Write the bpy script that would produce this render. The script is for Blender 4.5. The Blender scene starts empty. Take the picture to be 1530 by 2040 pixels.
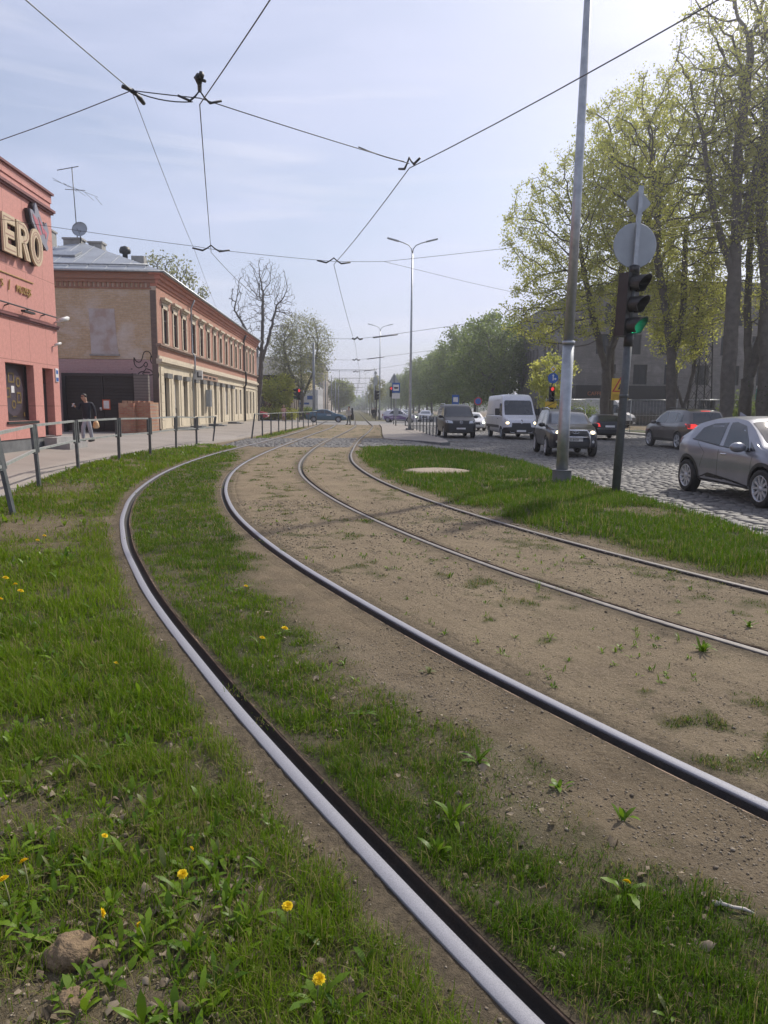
import bpy, bmesh, math, random
import numpy as np
from mathutils import Vector, Matrix
from mathutils.bvhtree import BVHTree
from mathutils.geometry import delaunay_2d_cdt
D = bpy.data
SC = bpy.context.scene
COL = SC.collection
rnd = random.Random(7)
NR = np.random.default_rng(11)
rad = math.radians
# ------------------------------------------------------------------ camera
cam = D.cameras.new('camera')
cam.sensor_fit = 'VERTICAL'; cam.sensor_height = 36.0; cam.lens = 25.41
cam.clip_start = 0.05; cam.clip_end = 6000
co = D.objects.new('camera', cam); COL.objects.link(co)
co.matrix_world = Matrix(((0.99910157, -0.00394325, -0.04219607, 0.0),
                          (-0.04120769, 0.14216654, -0.98898463, 0.0),
                          (0.00989868, 0.98983490, 0.14187632, 1.6),
                          (0, 0, 0, 1)))
SC.camera = co
# ------------------------------------------------------------------ light
SUN_AZ, SUN_EL = rad(42), rad(43)          # azimuth measured from +Y (street) towards +X
SC.view_settings.view_transform = 'Standard'; SC.view_settings.look = 'None'
SC.view_settings.exposure = 0.0; SC.view_settings.gamma = 1.0
W = D.worlds.new('World'); SC.world = W; W.use_nodes = True
nt = W.node_tree; nt.nodes.clear()
sky = nt.nodes.new('ShaderNodeTexSky'); sky.sky_type = 'NISHITA'; sky.sun_disc = False
sky.sun_elevation = SUN_EL; sky.sun_rotation = SUN_AZ
sky.air_density = 1.0; sky.dust_density = 2.6; sky.ozone_density = 2.2; sky.altitude = 0
tc = nt.nodes.new('ShaderNodeTexCoord')
mp = nt.nodes.new('ShaderNodeMapping'); mp.inputs['Scale'].default_value = (1.0, 1.0, 4.5)
mp.inputs['Rotation'].default_value = (0.0, rad(7), rad(25))
nz = nt.nodes.new('ShaderNodeTexNoise'); nz.inputs['Scale'].default_value = 1.7; nz.inputs['Detail'].default_value = 7; nz.inputs['Roughness'].default_value = 0.55
nz.inputs['Distortion'].default_value = 0.35
rp = nt.nodes.new('ShaderNodeMapRange'); rp.inputs['From Min'].default_value = 0.30; rp.inputs['From Max'].default_value = 0.74
rp.inputs['To Min'].default_value = 0.22; rp.inputs['To Max'].default_value = 0.86
mx = nt.nodes.new('ShaderNodeMix'); mx.data_type = 'RGBA'
mx.inputs['B'].default_value = (6.0, 6.3, 8.1, 1)
bg = nt.nodes.new('ShaderNodeBackground'); bg.inputs['Strength'].default_value = 0.125
wo = nt.nodes.new('ShaderNodeOutputWorld')
L = nt.links.new
L(tc.outputs['Generated'], mp.inputs['Vector']); L(mp.outputs['Vector'], nz.inputs['Vector'])
L(nz.outputs['Fac'], rp.inputs['Value']); L(rp.outputs['Result'], mx.inputs['Factor'])
mp2 = nt.nodes.new('ShaderNodeMapping'); mp2.inputs['Scale'].default_value = (1.6, 1.6, 16); mp2.inputs['Rotation'].default_value = (0, rad(-3), rad(60))
nz2 = nt.nodes.new('ShaderNodeTexNoise'); nz2.inputs['Scale'].default_value = 1.9; nz2.inputs['Detail'].default_value = 6; nz2.inputs['Distortion'].default_value = .5
rp2 = nt.nodes.new('ShaderNodeMapRange'); rp2.inputs['From Min'].default_value = .55; rp2.inputs['From Max'].default_value = .74; rp2.inputs['To Max'].default_value = .30
mx2 = nt.nodes.new('ShaderNodeMix'); mx2.data_type = 'RGBA'; mx2.inputs['B'].default_value = (7.5, 7.5, 8.4, 1)
L(tc.outputs['Generated'], mp2.inputs['Vector']); L(mp2.outputs['Vector'], nz2.inputs['Vector']); L(nz2.outputs['Fac'], rp2.inputs['Value']); L(rp2.outputs['Result'], mx2.inputs['Factor'])
L(sky.outputs['Color'], mx.inputs['A']); L(mx.outputs['Result'], mx2.inputs['A']); L(mx2.outputs['Result'], bg.inputs['Color']); L(bg.outputs['Background'], wo.inputs['Surface'])
sl = D.lights.new('sun', 'SUN'); sl.energy = 4.3; sl.angle = rad(1.6); sl.color = (1.0, 0.93, 0.82)
so = D.objects.new('sun', sl); COL.objects.link(so)
sdir = Vector((math.sin(SUN_AZ) * math.cos(SUN_EL), math.cos(SUN_AZ) * math.cos(SUN_EL), math.sin(SUN_EL)))
so.rotation_euler = sdir.to_track_quat('Z', 'Y').to_euler()
so.location = (0, 0, 60)
SC.cycles.max_bounces = 6; SC.cycles.diffuse_bounces = 3; SC.cycles.transparent_max_bounces = 8; SC.cycles.volume_bounces = 0
SC.cycles.use_adaptive_sampling = True; SC.cycles.adaptive_threshold = 0.02
try: SC.cycles.use_denoising = True
except Exception: pass

# ------------------------------------------------------------------ helpers
def tag(o, label=None, cat=None, group=None, kind=None):
    if label: o['label'] = label
    if cat: o['category'] = cat
    if group: o['group'] = group
    if kind: o['kind'] = kind
    return o

def thing(name, label, cat, loc=(0, 0, 0), rz=0.0, group=None):
    o = D.objects.new(name, None); COL.objects.link(o)
    o.empty_display_size = 0.2
    o.location = loc; o.rotation_euler = (0, 0, rz)
    return tag(o, label, cat, group)

def kids(o): return [c for c in D.objects if c.parent == o]

def copy_tree(o, parent=None):
    c = o.copy(); COL.objects.link(c)
    if parent: c.parent = parent
    for ch in KIDS.get(o.name, []):
        KIDS.setdefault(c.name, []).append(copy_tree(ch, c))
    return c
KIDS = {}

def link(o, parent):
    COL.objects.link(o)
    if parent is not None:
        o.parent = parent
        KIDS.setdefault(parent.name, []).append(o)
    return o

class MB:
    """collects faces; build() links them as one mesh object"""
    def __init__(s, M=None): s.v = []; s.f = []; s.M = M; s.sm = []
    def add(s, vs, fs, smooth=False):
        b = len(s.v)
        if s.M is not None: vs = [s.M @ Vector(p) for p in vs]
        s.v.extend([tuple(p) for p in vs])
        s.f.extend([tuple(b + i for i in f) for f in fs]); s.sm.extend([smooth] * len(fs))
        return s
    def poly(s, pts): return s.add(pts, [tuple(range(len(pts)))])
    def box(s, x0, x1, y0, y1, z0, z1):
        vs = [(x0, y0, z0), (x1, y0, z0), (x1, y1, z0), (x0, y1, z0), (x0, y0, z1), (x1, y0, z1), (x1, y1, z1), (x0, y1, z1)]
        return s.add(vs, [(0, 3, 2, 1), (4, 5, 6, 7), (0, 1, 5, 4), (1, 2, 6, 5), (2, 3, 7, 6), (3, 0, 4, 7)])
    def beam(s, a, b, w, h, up=(0, 0, 1)):
        a = Vector(a); b = Vector(b); d = (b - a).normalized(); u = Vector(up)
        sd = d.cross(u)
        if sd.length < 1e-4: sd = d.cross(Vector((0, 1, 0)))
        sd.normalize(); u = sd.cross(d)
        vs = []
        for p in (a, b):
            for i, j in ((-1, -1), (1, -1), (1, 1), (-1, 1)): vs.append(p + sd * (i * w / 2) + u * (j * h / 2))
        return s.add(vs, [(0, 3, 2, 1), (4, 5, 6, 7), (0, 1, 5, 4), (1, 2, 6, 5), (2, 3, 7, 6), (3, 0, 4, 7)])
    def tube(s, pts, r, n=8, cap=True, smooth=True):
        pts = [Vector(p) for p in pts]; m = len(pts)
        rs = r if isinstance(r, (list, tuple)) else [r] * m
        vs = []; fs = []; ref = None
        for i in range(m):
            d = (pts[min(i + 1, m - 1)] - pts[max(i - 1, 0)])
            if d.length < 1e-9: d = Vector((0, 0, 1))
            d.normalize()
            if ref is None: ref = d.orthogonal().normalized()
            else:
                ref = ref - d * ref.dot(d)
                ref = ref.normalized() if ref.length > 1e-6 else d.orthogonal().normalized()
            bb = d.cross(ref)
            for k in range(n):
                a = 2 * math.pi * k / n
                vs.append(pts[i] + (ref * math.cos(a) + bb * math.sin(a)) * rs[i])
        for i in range(m - 1):
            for k in range(n):
                k2 = (k + 1) % n
                fs.append((i * n + k, i * n + k2, (i + 1) * n + k2, (i + 1) * n + k))
        if cap:
            fs.append(tuple(range(n - 1, -1, -1))); fs.append(tuple((m - 1) * n + k for k in range(n)))
        return s.add(vs, fs, smooth)
    def lathe(s, prof, n=16, smooth=True, cap=True):
        vs = []; fs = []; m = len(prof)
        for r, z in prof:
            for k in range(n):
                a = 2 * math.pi * k / n; vs.append((r * math.cos(a), r * math.sin(a), z))
        for i in range(m - 1):
            for k in range(n):
                k2 = (k + 1) % n; fs.append((i * n + k, i * n + k2, (i + 1) * n + k2, (i + 1) * n + k))
        if cap and prof[0][0] > 1e-5: fs.append(tuple(range(n - 1, -1, -1)))
        if cap and prof[-1][0] > 1e-5: fs.append(tuple((m - 1) * n + k for k in range(n)))
        return s.add(vs, fs, smooth)
    def ball(s, c, rx, ry=None, rz=None, n=12, m=8):
        ry = ry or rx; rz = rz or rx; vs = []; fs = []
        for i in range(m + 1):
            t = math.pi * i / m
            for k in range(n):
                a = 2 * math.pi * k / n
                vs.append((c[0] + rx * math.sin(t) * math.cos(a), c[1] + ry * math.sin(t) * math.sin(a), c[2] + rz * math.cos(t)))
        for i in range(m):
            for k in range(n):
                k2 = (k + 1) % n; fs.append((i * n + k, (i + 1) * n + k, (i + 1) * n + k2, i * n + k2))
        return s.add(vs, fs, True)
    def prism(s, poly, F, d0, d1):
        """poly in 2-D, F(u, v, d) -> 3-D"""
        n = len(poly)
        ar = sum(poly[i][0] * poly[(i + 1) % n][1] - poly[(i + 1) % n][0] * poly[i][1] for i in range(n))
        if ar < 0: poly = poly[::-1]
        vs = [F(u, v, d0) for u, v in poly] + [F(u, v, d1) for u, v in poly]
        fs = [tuple(range(n - 1, -1, -1)), tuple(range(n, 2 * n))] + [(i, (i + 1) % n, n + (i + 1) % n, n + i) for i in range(n)]
        return s.add(vs, fs)
    def rect(s, F, u0, u1, v0, v1, d0, d1): return s.prism([(u0, v0), (u1, v0), (u1, v1), (u0, v1)], F, d0, d1)
    def build(s, name, m, parent=None, world=False, fix=False):
        me = D.meshes.new(name)
        vs = s.v
        if world and parent is not None:
            l = parent.location; vs = [(p[0] - l[0], p[1] - l[1], p[2] - l[2]) for p in vs]
        me.from_pydata(vs, [], s.f)
        if any(s.sm): me.polygons.foreach_set('use_smooth', s.sm)
        if fix:
            bm = bmesh.new(); bm.from_mesh(me); bmesh.ops.recalc_face_normals(bm, faces=bm.faces); bm.to_mesh(me); bm.free()
        if m is not None: me.materials.append(m)
        me.update()
        return link(D.objects.new(name, me), parent)

def np_mesh(name, V, F, m, parent=None, attrs=None, smooth=False):
    """V (n,3) float array, F list of (k, m) int arrays with k corners each"""
    me = D.meshes.new(name)
    me.vertices.add(len(V)); me.vertices.foreach_set('co', np.ascontiguousarray(V, np.float32).ravel())
    nl = sum(f.size for f in F); nf = sum(len(f) for f in F)
    me.loops.add(nl); me.polygons.add(nf)
    me.loops.foreach_set('vertex_index', np.concatenate([f.ravel() for f in F]).astype(np.int32))
    tot = np.concatenate([np.full(len(f), f.shape[1]) for f in F]).astype(np.int32)
    st = np.concatenate([[0], np.cumsum(tot)[:-1]]).astype(np.int32)
    me.polygons.foreach_set('loop_start', st)
    if smooth: me.polygons.foreach_set('use_smooth', np.ones(nf, bool))
    me.update(calc_edges=True)
    for k, a in (attrs or {}).items():
        at = me.attributes.new(k, 'FLOAT', 'POINT'); at.data.foreach_set('value', np.ascontiguousarray(a, np.float32))
    me.materials.append(m)
    return link(D.objects.new(name, me), parent)

# ------------------------------------------------------------------ materials
def nodes_of(name):
    m = D.materials.new(name); m.use_nodes = True; t = m.node_tree
    return m, t, t.nodes['Principled BSDF'], t.nodes['Material Output']
def c4(c): return (c[0], c[1], c[2], 1)
def mixc(t, fac, a, b):
    n = t.nodes.new('ShaderNodeMix'); n.data_type = 'RGBA'
    for key, val in (('Factor', fac), ('A', a), ('B', b)):
        if isinstance(val, (float, int)): n.inputs[key].default_value = val
        elif isinstance(val, tuple): n.inputs[key].default_value = c4(val)
        else: t.links.new(val, n.inputs[key])
    return n.outputs['Result']
def noise(t, vec, scale, detail=4, rough=.55, dist=0.):
    n = t.nodes.new('ShaderNodeTexNoise'); n.inputs['Scale'].default_value = scale; n.inputs['Detail'].default_value = detail
    n.inputs['Roughness'].default_value = rough; n.inputs['Distortion'].default_value = dist
    if vec is not None: t.links.new(vec, n.inputs['Vector'])
    return n.outputs['Fac']
def mrange(t, v, a, b, c=0., d=1.):
    n = t.nodes.new('ShaderNodeMapRange'); t.links.new(v, n.inputs['Value'])
    for k, x in (('From Min', a), ('From Max', b), ('To Min', c), ('To Max', d)): n.inputs[k].default_value = x
    return n.outputs['Result']
def math_n(t, op, a, b=None):
    n = t.nodes.new('ShaderNodeMath'); n.operation = op
    for i, x in enumerate((a, b)):
        if x is None: continue
        if isinstance(x, (int, float)): n.inputs[i].default_value = x
        else: t.links.new(x, n.inputs[i])
    return n.outputs[0]
def bump_n(t, h, strength, dist, bs):
    n = t.nodes.new('ShaderNodeBump'); n.inputs['Strength'].default_value = strength; n.inputs['Distance'].default_value = dist
    t.links.new(h, n.inputs['Height']); t.links.new(n.outputs['Normal'], bs.inputs['Normal'])
def attr(t, k):
    n = t.nodes.new('ShaderNodeAttribute'); n.attribute_name = k; return n.outputs['Fac']
def objvec(t, scale=None, rot=None):
    n = t.nodes.new('ShaderNodeTexCoord'); o = n.outputs['Object']
    if scale or rot:
        p = t.nodes.new('ShaderNodeMapping')
        if scale: p.inputs['Scale'].default_value = scale
        if rot: p.inputs['Rotation'].default_value = rot
        t.links.new(o, p.inputs['Vector']); o = p.outputs['Vector']
    return o
def mat(name, col, rough=.6, metal=0., col2=None, vs=4., bump=0., bs=30., bd=.01, emit=None, es=1., coat=0., spec=.5, lo=.35, hi=.7, ruv=0.):
    m, t, b, o = nodes_of(name)
    if col2 is None: col2 = tuple(x * .78 for x in col)
    v = objvec(t)
    f = mrange(t, noise(t, v, vs, 5), lo, hi)
    t.links.new(mixc(t, f, tuple(col), tuple(col2)), b.inputs['Base Color'])
    if ruv: t.links.new(mrange(t, noise(t, v, vs * 2.3, 4), .3, .7, rough - ruv, rough + ruv), b.inputs['Roughness'])
    else: b.inputs['Roughness'].default_value = rough
    b.inputs['Metallic'].default_value = metal
    b.inputs['Specular IOR Level'].default_value = spec
    b.inputs['Coat Weight'].default_value = coat; b.inputs['Coat Roughness'].default_value = .05
    if emit: b.inputs['Emission Color'].default_value = c4(emit); b.inputs['Emission Strength'].default_value = es
    if bump: bump_n(t, noise(t, v, bs, 6), bump, bd, b)
    return m
def leafmat(name, c1, c2, trans=.45, rough=.55, c3=None, spec=.3):
    m, t, b, o = nodes_of(name)
    col = mixc(t, attr(t, 'tint'), tuple(c1), tuple(c2))
    if c3: col = mixc(t, attr(t, 'dry'), col, tuple(c3))
    t.links.new(col, b.inputs['Base Color']); b.inputs['Roughness'].default_value = rough; b.inputs['Specular IOR Level'].default_value = spec
    tr = t.nodes.new('ShaderNodeBsdfTranslucent'); t.links.new(col, tr.inputs['Color'])
    ms = t.nodes.new('ShaderNodeMixShader'); ms.inputs['Fac'].default_value = trans
    t.links.new(b.outputs[0], ms.inputs[1]); t.links.new(tr.outputs[0], ms.inputs[2]); t.links.new(ms.outputs[0], o.inputs['Surface'])
    return m
def brickmat(name, plane, c1, c2, mortar, bw=.26, bh=.075, blotch=None, bl_lo=.5, bl_hi=.68, bscale=.5, msize=.008, rough=.85, bump=.4, offset=.5):
    """plane 'y' = wall facing +-X (uses y,z), 'x' = wall facing +-Y (uses x,z)"""
    m, t, b, o = nodes_of(name)
    tcn = t.nodes.new('ShaderNodeTexCoord'); sp = t.nodes.new('ShaderNodeSeparateXYZ'); t.links.new(tcn.outputs['Object'], sp.inputs[0])
    cb = t.nodes.new('ShaderNodeCombineXYZ'); t.links.new(sp.outputs['Y' if plane == 'y' else 'X'], cb.inputs[0]); t.links.new(sp.outputs['Z'], cb.inputs[1])
    br = t.nodes.new('ShaderNodeTexBrick'); t.links.new(cb.outputs[0], br.inputs['Vector'])
    br.offset = offset; br.inputs['Scale'].default_value = 1.0; br.inputs['Brick Width'].default_value = bw; br.inputs['Row Height'].default_value = bh
    br.inputs['Mortar Size'].default_value = msize; br.inputs['Mortar Smooth'].default_value = .2
    br.inputs['Color1'].default_value = c4(c1); br.inputs['Color2'].default_value = c4(c2); br.inputs['Mortar'].default_value = c4(mortar)
    col = br.outputs['Color']
    v = tcn.outputs['Object']
    col = mixc(t, mrange(t, noise(t, v, 9, 5), .3, .75, 0, .5), col, tuple(x * .62 for x in c1))
    if blotch:
        col = mixc(t, mrange(t, noise(t, v, bscale, 7, .62, .4), bl_lo, bl_hi, 0, .85), col, tuple(blotch))
    t.links.new(col, b.inputs['Base Color']); b.inputs['Roughness'].default_value = rough
    h = math_n(t, 'ADD', math_n(t, 'MULTIPLY', br.outputs['Fac'], -1.0), math_n(t, 'MULTIPLY', noise(t, v, 60, 4), .5))
    bump_n(t, h, bump, .01, b)
    return m

MT = {}
MT['steel_galv'] = mat('galvanised_steel', (.42, .44, .46), .42, .75, (.30, .32, .34), 6, ruv=.1)
MT['post_grey'] = mat('weathered_grey_steel', (.105, .115, .12), .55, .2, (.065, .072, .075), 9, .2, 60)
MT['rail_grey'] = mat('pale_galvanised_rail', (.40, .42, .40), .5, .3, (.28, .30, .29), 5)
MT['dark'] = mat('dark_painted_metal', (.022, .024, .026), .5, 0, (.035, .036, .037), 8)
MT['black'] = mat('black_plastic', (.012, .012, .013), .45, 0, (.02, .02, .021), 10)
MT['rubber'] = mat('tyre_rubber', (.018, .018, .019), .8, 0, (.03, .029, .027), 12)
MT['rim'] = mat('alloy_rim', (.52, .53, .55), .35, .35, (.42, .43, .45), 9)
MT['glass'] = mat('tinted_glass', (.016, .02, .023), .04, 0, (.03, .035, .04), 1.5, spec=.9)
MT['glass_lit'] = mat('clear_glass', (.12, .14, .16), .05, 0, (.2, .22, .24), 2., spec=.9)
MT['dull_pane'] = mat('dull_dark_pane', (.014, .016, .018), .3, 0, (.03, .034, .038), .6, spec=.25)
MT['chrome'] = mat('chrome_trim', (.7, .71, .73), .15, 1.0, (.6, .6, .62), 6)
MT['lamp_glass'] = mat('headlamp_glass', (.42, .44, .46), .08, .3, (.6, .62, .64), 20, spec=.8)
MT['lamp_on'] = mat('lit_headlamp', (.9, .85, .7), .2, emit=(1, .80, .45), es=3.2)
MT['lamp_on_cool'] = mat('lit_headlamp_cool', (.9, .95, .8), .2, emit=(.93, 1, .8), es=3.0)
MT['tail'] = mat('tail_lamp_red', (.32, .012, .012), .2, 0, (.22, .01, .01), 14, spec=.7)
MT['tail_on'] = mat('lit_tail_lamp', (.5, .02, .02), .25, emit=(1, .05, .04), es=.9)
MT['white_plate'] = mat('plate_white', (.72, .72, .70), .5)
MT['concrete'] = mat('concrete', (.34, .33, .31), .85, 0, (.24, .235, .22), 3.5, .3, 40)
MT['concrete_dark'] = mat('dark_concrete', (.16, .165, .17), .85, 0, (.10, .105, .11), 3.5, .3, 40)
MT['wire'] = mat('overhead_wire', (.10, .105, .115), .5, .3)
MT['sign_back'] = mat('sign_back_aluminium', (.36, .39, .42), .5, .35, (.30, .33, .36), 3)
MT['sign_blue'] = mat('sign_blue', (.03, .12, .42), .45)
MT['sign_white'] = mat('sign_white', (.75, .75, .75), .5)
MT['sign_yellow'] = mat('sign_yellow', (.75, .48, .03), .5)
MT['sign_red'] = mat('sign_red', (.5, .03, .03), .5)
MT['green_on'] = mat('lit_green_lens', (.05, .5, .3), .3, emit=(.03, .95, .45), es=4.5)
MT['red_on'] = mat('lit_red_lens', (.6, .05, .04), .3, emit=(1, .06, .05), es=.85)
MT['lens_off'] = mat('unlit_lens', (.03, .025, .02), .25)
# ------------------------------------------------------------------ noise and layout functions
def h2(ix, iy, s):
    n = (ix.astype(np.int64) * 374761393 + iy.astype(np.int64) * 668265263 + s * 982451653) & 0x7fffffff
    n = ((n ^ (n >> 13)) * 1274126177) & 0x7fffffff
    return ((n ^ (n >> 16)) & 0xffff) / 65535.
def vn(x, y, s=0):
    ix = np.floor(x); iy = np.floor(y); fx = x - ix; fy = y - iy
    fx = fx * fx * (3 - 2 * fx); fy = fy * fy * (3 - 2 * fy)
    a = h2(ix, iy, s); b = h2(ix + 1, iy, s); c = h2(ix, iy + 1, s); d = h2(ix + 1, iy + 1, s)
    return (a * (1 - fx) + b * fx) * (1 - fy) + (c * (1 - fx) + d * fx) * fy
def fbm(x, y, s=0, o=4):
    r = 0; w = 0; a = 1.
    for i in range(o):
        r = r + a * vn(x * 2 ** i + 17.3 * i, y * 2 ** i - 9.1 * i, s + i); w += a; a *= .55
    return r / w
def ss(a, b, x):
    t = np.clip((np.asarray(x, float) - a) / (b - a), 0, 1); return t * t * (3 - 2 * t)

RY = [-4,-2,-1,0,.6,1.2,1.8,2.4,3,3.6,4.4,5.2,6,7,8,9,10,11,12,13.5,15,17,19,21,23,25,27,30,33,36,40,45,50,56,64,75]
RX = [[3.72,2.56,1.98,1.4,1.05,.71,.36,.03,-.29,-.6,-.99,-1.37,-1.73,-2.14,-2.53,-2.87,-3.19,-3.46,-3.71,-4.01,-4.24,-4.47,-4.61,-4.67,-4.67,-4.62,-4.52,-4.35,-4.18,-4.03,-3.86,-3.69,-3.57,-3.46,-3.35,-3.35],
      [5.56,4.38,3.79,3.19,2.84,2.49,2.13,1.78,1.43,1.1,.68,.3,-.06,-.49,-.88,-1.23,-1.55,-1.83,-2.07,-2.38,-2.62,-2.86,-3.01,-3.08,-3.09,-3.07,-3.03,-2.94,-2.83,-2.72,-2.57,-2.37,-2.13,-1.85,-1.72,-1.72],
      [7.62,6.45,5.87,5.28,4.93,4.58,4.23,3.87,3.52,3.17,2.7,2.25,1.85,1.39,.99,.63,.31,.01,-.26,-.61,-.91,-1.23,-1.43,-1.54,-1.58,-1.58,-1.56,-1.49,-1.38,-1.22,-1.,-.72,-.45,-.18,.12,.12],
      [8.48,7.5,7.02,6.53,6.24,5.95,5.66,5.37,5.08,4.79,4.4,4.01,3.62,3.16,2.73,2.34,1.99,1.67,1.38,1.01,.7,.38,.15,-.01,-.08,-.09,-.04,.04,.14,.27,.48,.79,1.07,1.35,1.68,1.68]]
# Catmull-Rom densification so that the rails bend smoothly
def densify(Y, X, per=8):
    Y = np.array(Y, float); X = np.array(X, float); m = np.gradient(X, Y)
    oy = []; ox = []
    for i in range(len(Y) - 1):
        t = np.linspace(0, 1, per, endpoint=False); h = Y[i + 1] - Y[i]
        oy.append(Y[i] + t * h)
        ox.append((2*t**3-3*t**2+1)*X[i] + (t**3-2*t**2+t)*h*m[i] + (-2*t**3+3*t**2)*X[i+1] + (t**3-t**2)*h*m[i+1])
    return np.append(np.concatenate(oy), Y[-1]), np.append(np.concatenate(ox), X[-1])
RD = [densify(RY, x) for x in RX]
def rx(i, y): return np.interp(y, RD[i][0], RD[i][1])
def rslope(i, y): return np.interp(y, RD[i][0], np.gradient(RD[i][1], RD[i][0]))
def rdist(i, x, y):                                    # signed lateral distance to a rail
    return (x - rx(i, y)) / np.sqrt(1 + rslope(i, y) ** 2)
XS_Y = [-6, 2, 8, 12, 14, 16, 19, 22.5, 25.8, 30.7, 34, 38, 50, 65, 72]
XS_X = [-3.6, -4.3, -5.2, -5.79, -6.16, -6.52, -6.9, -6.98, -6.62, -6.0, -5.6, -5.35, -4.95, -3.75, -3.4]
def xs(y): return np.interp(y, XS_Y, XS_X)             # right edge of the left pavement
XR_Y = [-6, 8.8, 10, 11.6, 13.7, 16.7, 21.2, 24, 25.9, 27.6, 28.6, 29.1, 29.3]
XR_X = [5.6, 5.26, 5.36, 5.33, 5.29, 5.23, 5.14, 4.8, 4.42, 3.75, 2.9, .9, .3]
def xr(y): return np.interp(y, XR_Y, XR_X)             # left edge of the cobbled road
def crossing(y, x): return (y > 29.2 - .02 * x) & (y < 38.2 + .25 * np.minimum(x, 0)) & (x > -5.5)
def zsw(x, y): return .10 + .15 * np.clip((xs(y) - x) / 3.2, 0, 1)
def zroad(x, y): return -.06 + .102 * ss(4.6, 2.6, x) * ss(25, 29, y)
def island_R(x, y): return (y < 29.3) & (x < xr(y)) & (rdist(3, x, y) > 0)

def bare_patch(x, y):                                   # 1 where the verge is worn to soil
    b = np.maximum(ss(.58, .72, fbm(x * .9 + 3, y * .9, 5, 4)), .5 * ss(.52, .66, fbm(x * 2.3, y * 2.3, 6, 4)) * ss(4.2, 2.4, y) * (x < 0))
    b = np.maximum(b, np.exp(-(((x + .72) / .42) ** 2 + ((y - 1.72) / .26) ** 2)) * 1.2)
    b = np.maximum(b, np.exp(-(((x + 1.25) / .40) ** 2 + ((y - 2.55) / .55) ** 2)) * .75)
    b = np.maximum(b, np.exp(-(((x + 4.1) / .9) ** 2 + ((y - 9.4) / 1.4) ** 2)) * 1.1)
    b = np.maximum(b, np.exp(-(((x + 5.3) / .8) ** 2 + ((y - 13.6) / 1.2) ** 2)) * .9)
    b = np.maximum(b, np.exp(-(((x + 3.5) / .5) ** 2 + ((y - 8.1) / .5) ** 2)) * .9)
    return np.clip(b, 0, 1)
def gmask(x, y):
    """how densely grass covers a point, 0..1"""
    x = np.asarray(x, float); y = np.asarray(y, float)
    d1 = rdist(0, x, y); d2 = rdist(1, x, y); d3 = rdist(2, x, y); d4 = rdist(3, x, y)
    n1 = fbm(x * 1.6, y * 1.6, 21, 4); n2 = fbm(x * 5, y * 5, 31, 3); n3 = fbm(x * .5, y * .5, 41, 3)
    g = np.zeros_like(x)
    # left verge
    zl = (d1 < 0) & (x > xs(y)) & (y < 31)
    edge = ss(-.07, -.26, d1 + (n2 - .5) * .16)
    gl = edge * (1 - .92 * bare_patch(x, y)) * (.55 + .45 * ss(.3, .6, n2))
    gl *= 1 - .9 * ss(29.5, 31, y)
    g = np.where(zl, gl, g)
    # inside track A
    t = d1 / np.maximum(d1 - d2, .2)
    thr = np.interp(y, [1.5, 2.2, 3, 4.5, 6, 9, 12, 16, 21, 26], [.60, .50, .44, .44, .55, .85, .98, .98, .8, .4])
    ga = ss(.17, -.15, t - thr + (n1 - .5) * .75) * ss(.10, .14, d1) * (.50 + .50 * ss(.30, .58, n2))
    ga = ga * ss(.10, .3, -d2) + .0
    ga *= 1 - ss(24, 28, y)
    ga = np.maximum(ga, .35 * ss(.60, .72, n1) * ss(.4, .6, n2) * (y < 25))
    g = np.where((d1 > 0) & (d2 < 0), ga, g)
    # between the tracks and inside track B: sandy, a few tufts
    band = np.exp(-((d2 - .62 - .1 * (n3 - .5)) / .22) ** 2)
    gb = (ss(.55, .68, n1 + .10 * band) * ss(.52, .68, n2) + .25 * ss(.64, .72, n2) * ss(.40, .55, n1)) * .6
    g = np.where((d2 > 0) & (d3 < 0), gb * (y < 27), g)
    gc = .8 * ss(.56, .68, n1 + .13 * np.exp(-((d4 + .5) / .3) ** 2) + .05 * ss(7, 4, y)) * ss(.46, .66, n2) * .6
    g = np.where((d3 > 0) & (d4 < 0), gc * (y < 26), g)
    # right grass island
    gr = ss(.12, .55, d4 + (n1 - .5) * .55 - .2 * ss(9, 5, y)) * ss(0.0, .22, xr(y) - x + (n2 - .5) * .25)
    gr *= 1 - .8 * ss(.58, .70, fbm(x * 1.1, y * 1.1, 77, 4))
    mh = ((x - 2.08) / .82) ** 2 + ((y - 17.7) / .85) ** 2
    gr = np.where(mh < 1.1, 0, gr)
    g = np.where(island_R(x, y), gr, g)
    g = np.where(crossing(y, x), 0, g)
    # strip below the second railing and the far green track
    st = (y > 38) & (y < 63) & (x > xs(y) + .1) & (d1 < -.55 + .25 * (n1 - .5))
    g = np.where(st, .8, g)
    g = np.where((y > 38) & (y < 72) & (x > xs(y)) & ~st, .30 * ss(.55, .7, n1), g)
    g = np.where(y > 93, np.where((x > -5) & (x < 4.6), .55 + .3 * n1, 0), g)
    return np.clip(g, 0, 1)
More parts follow.
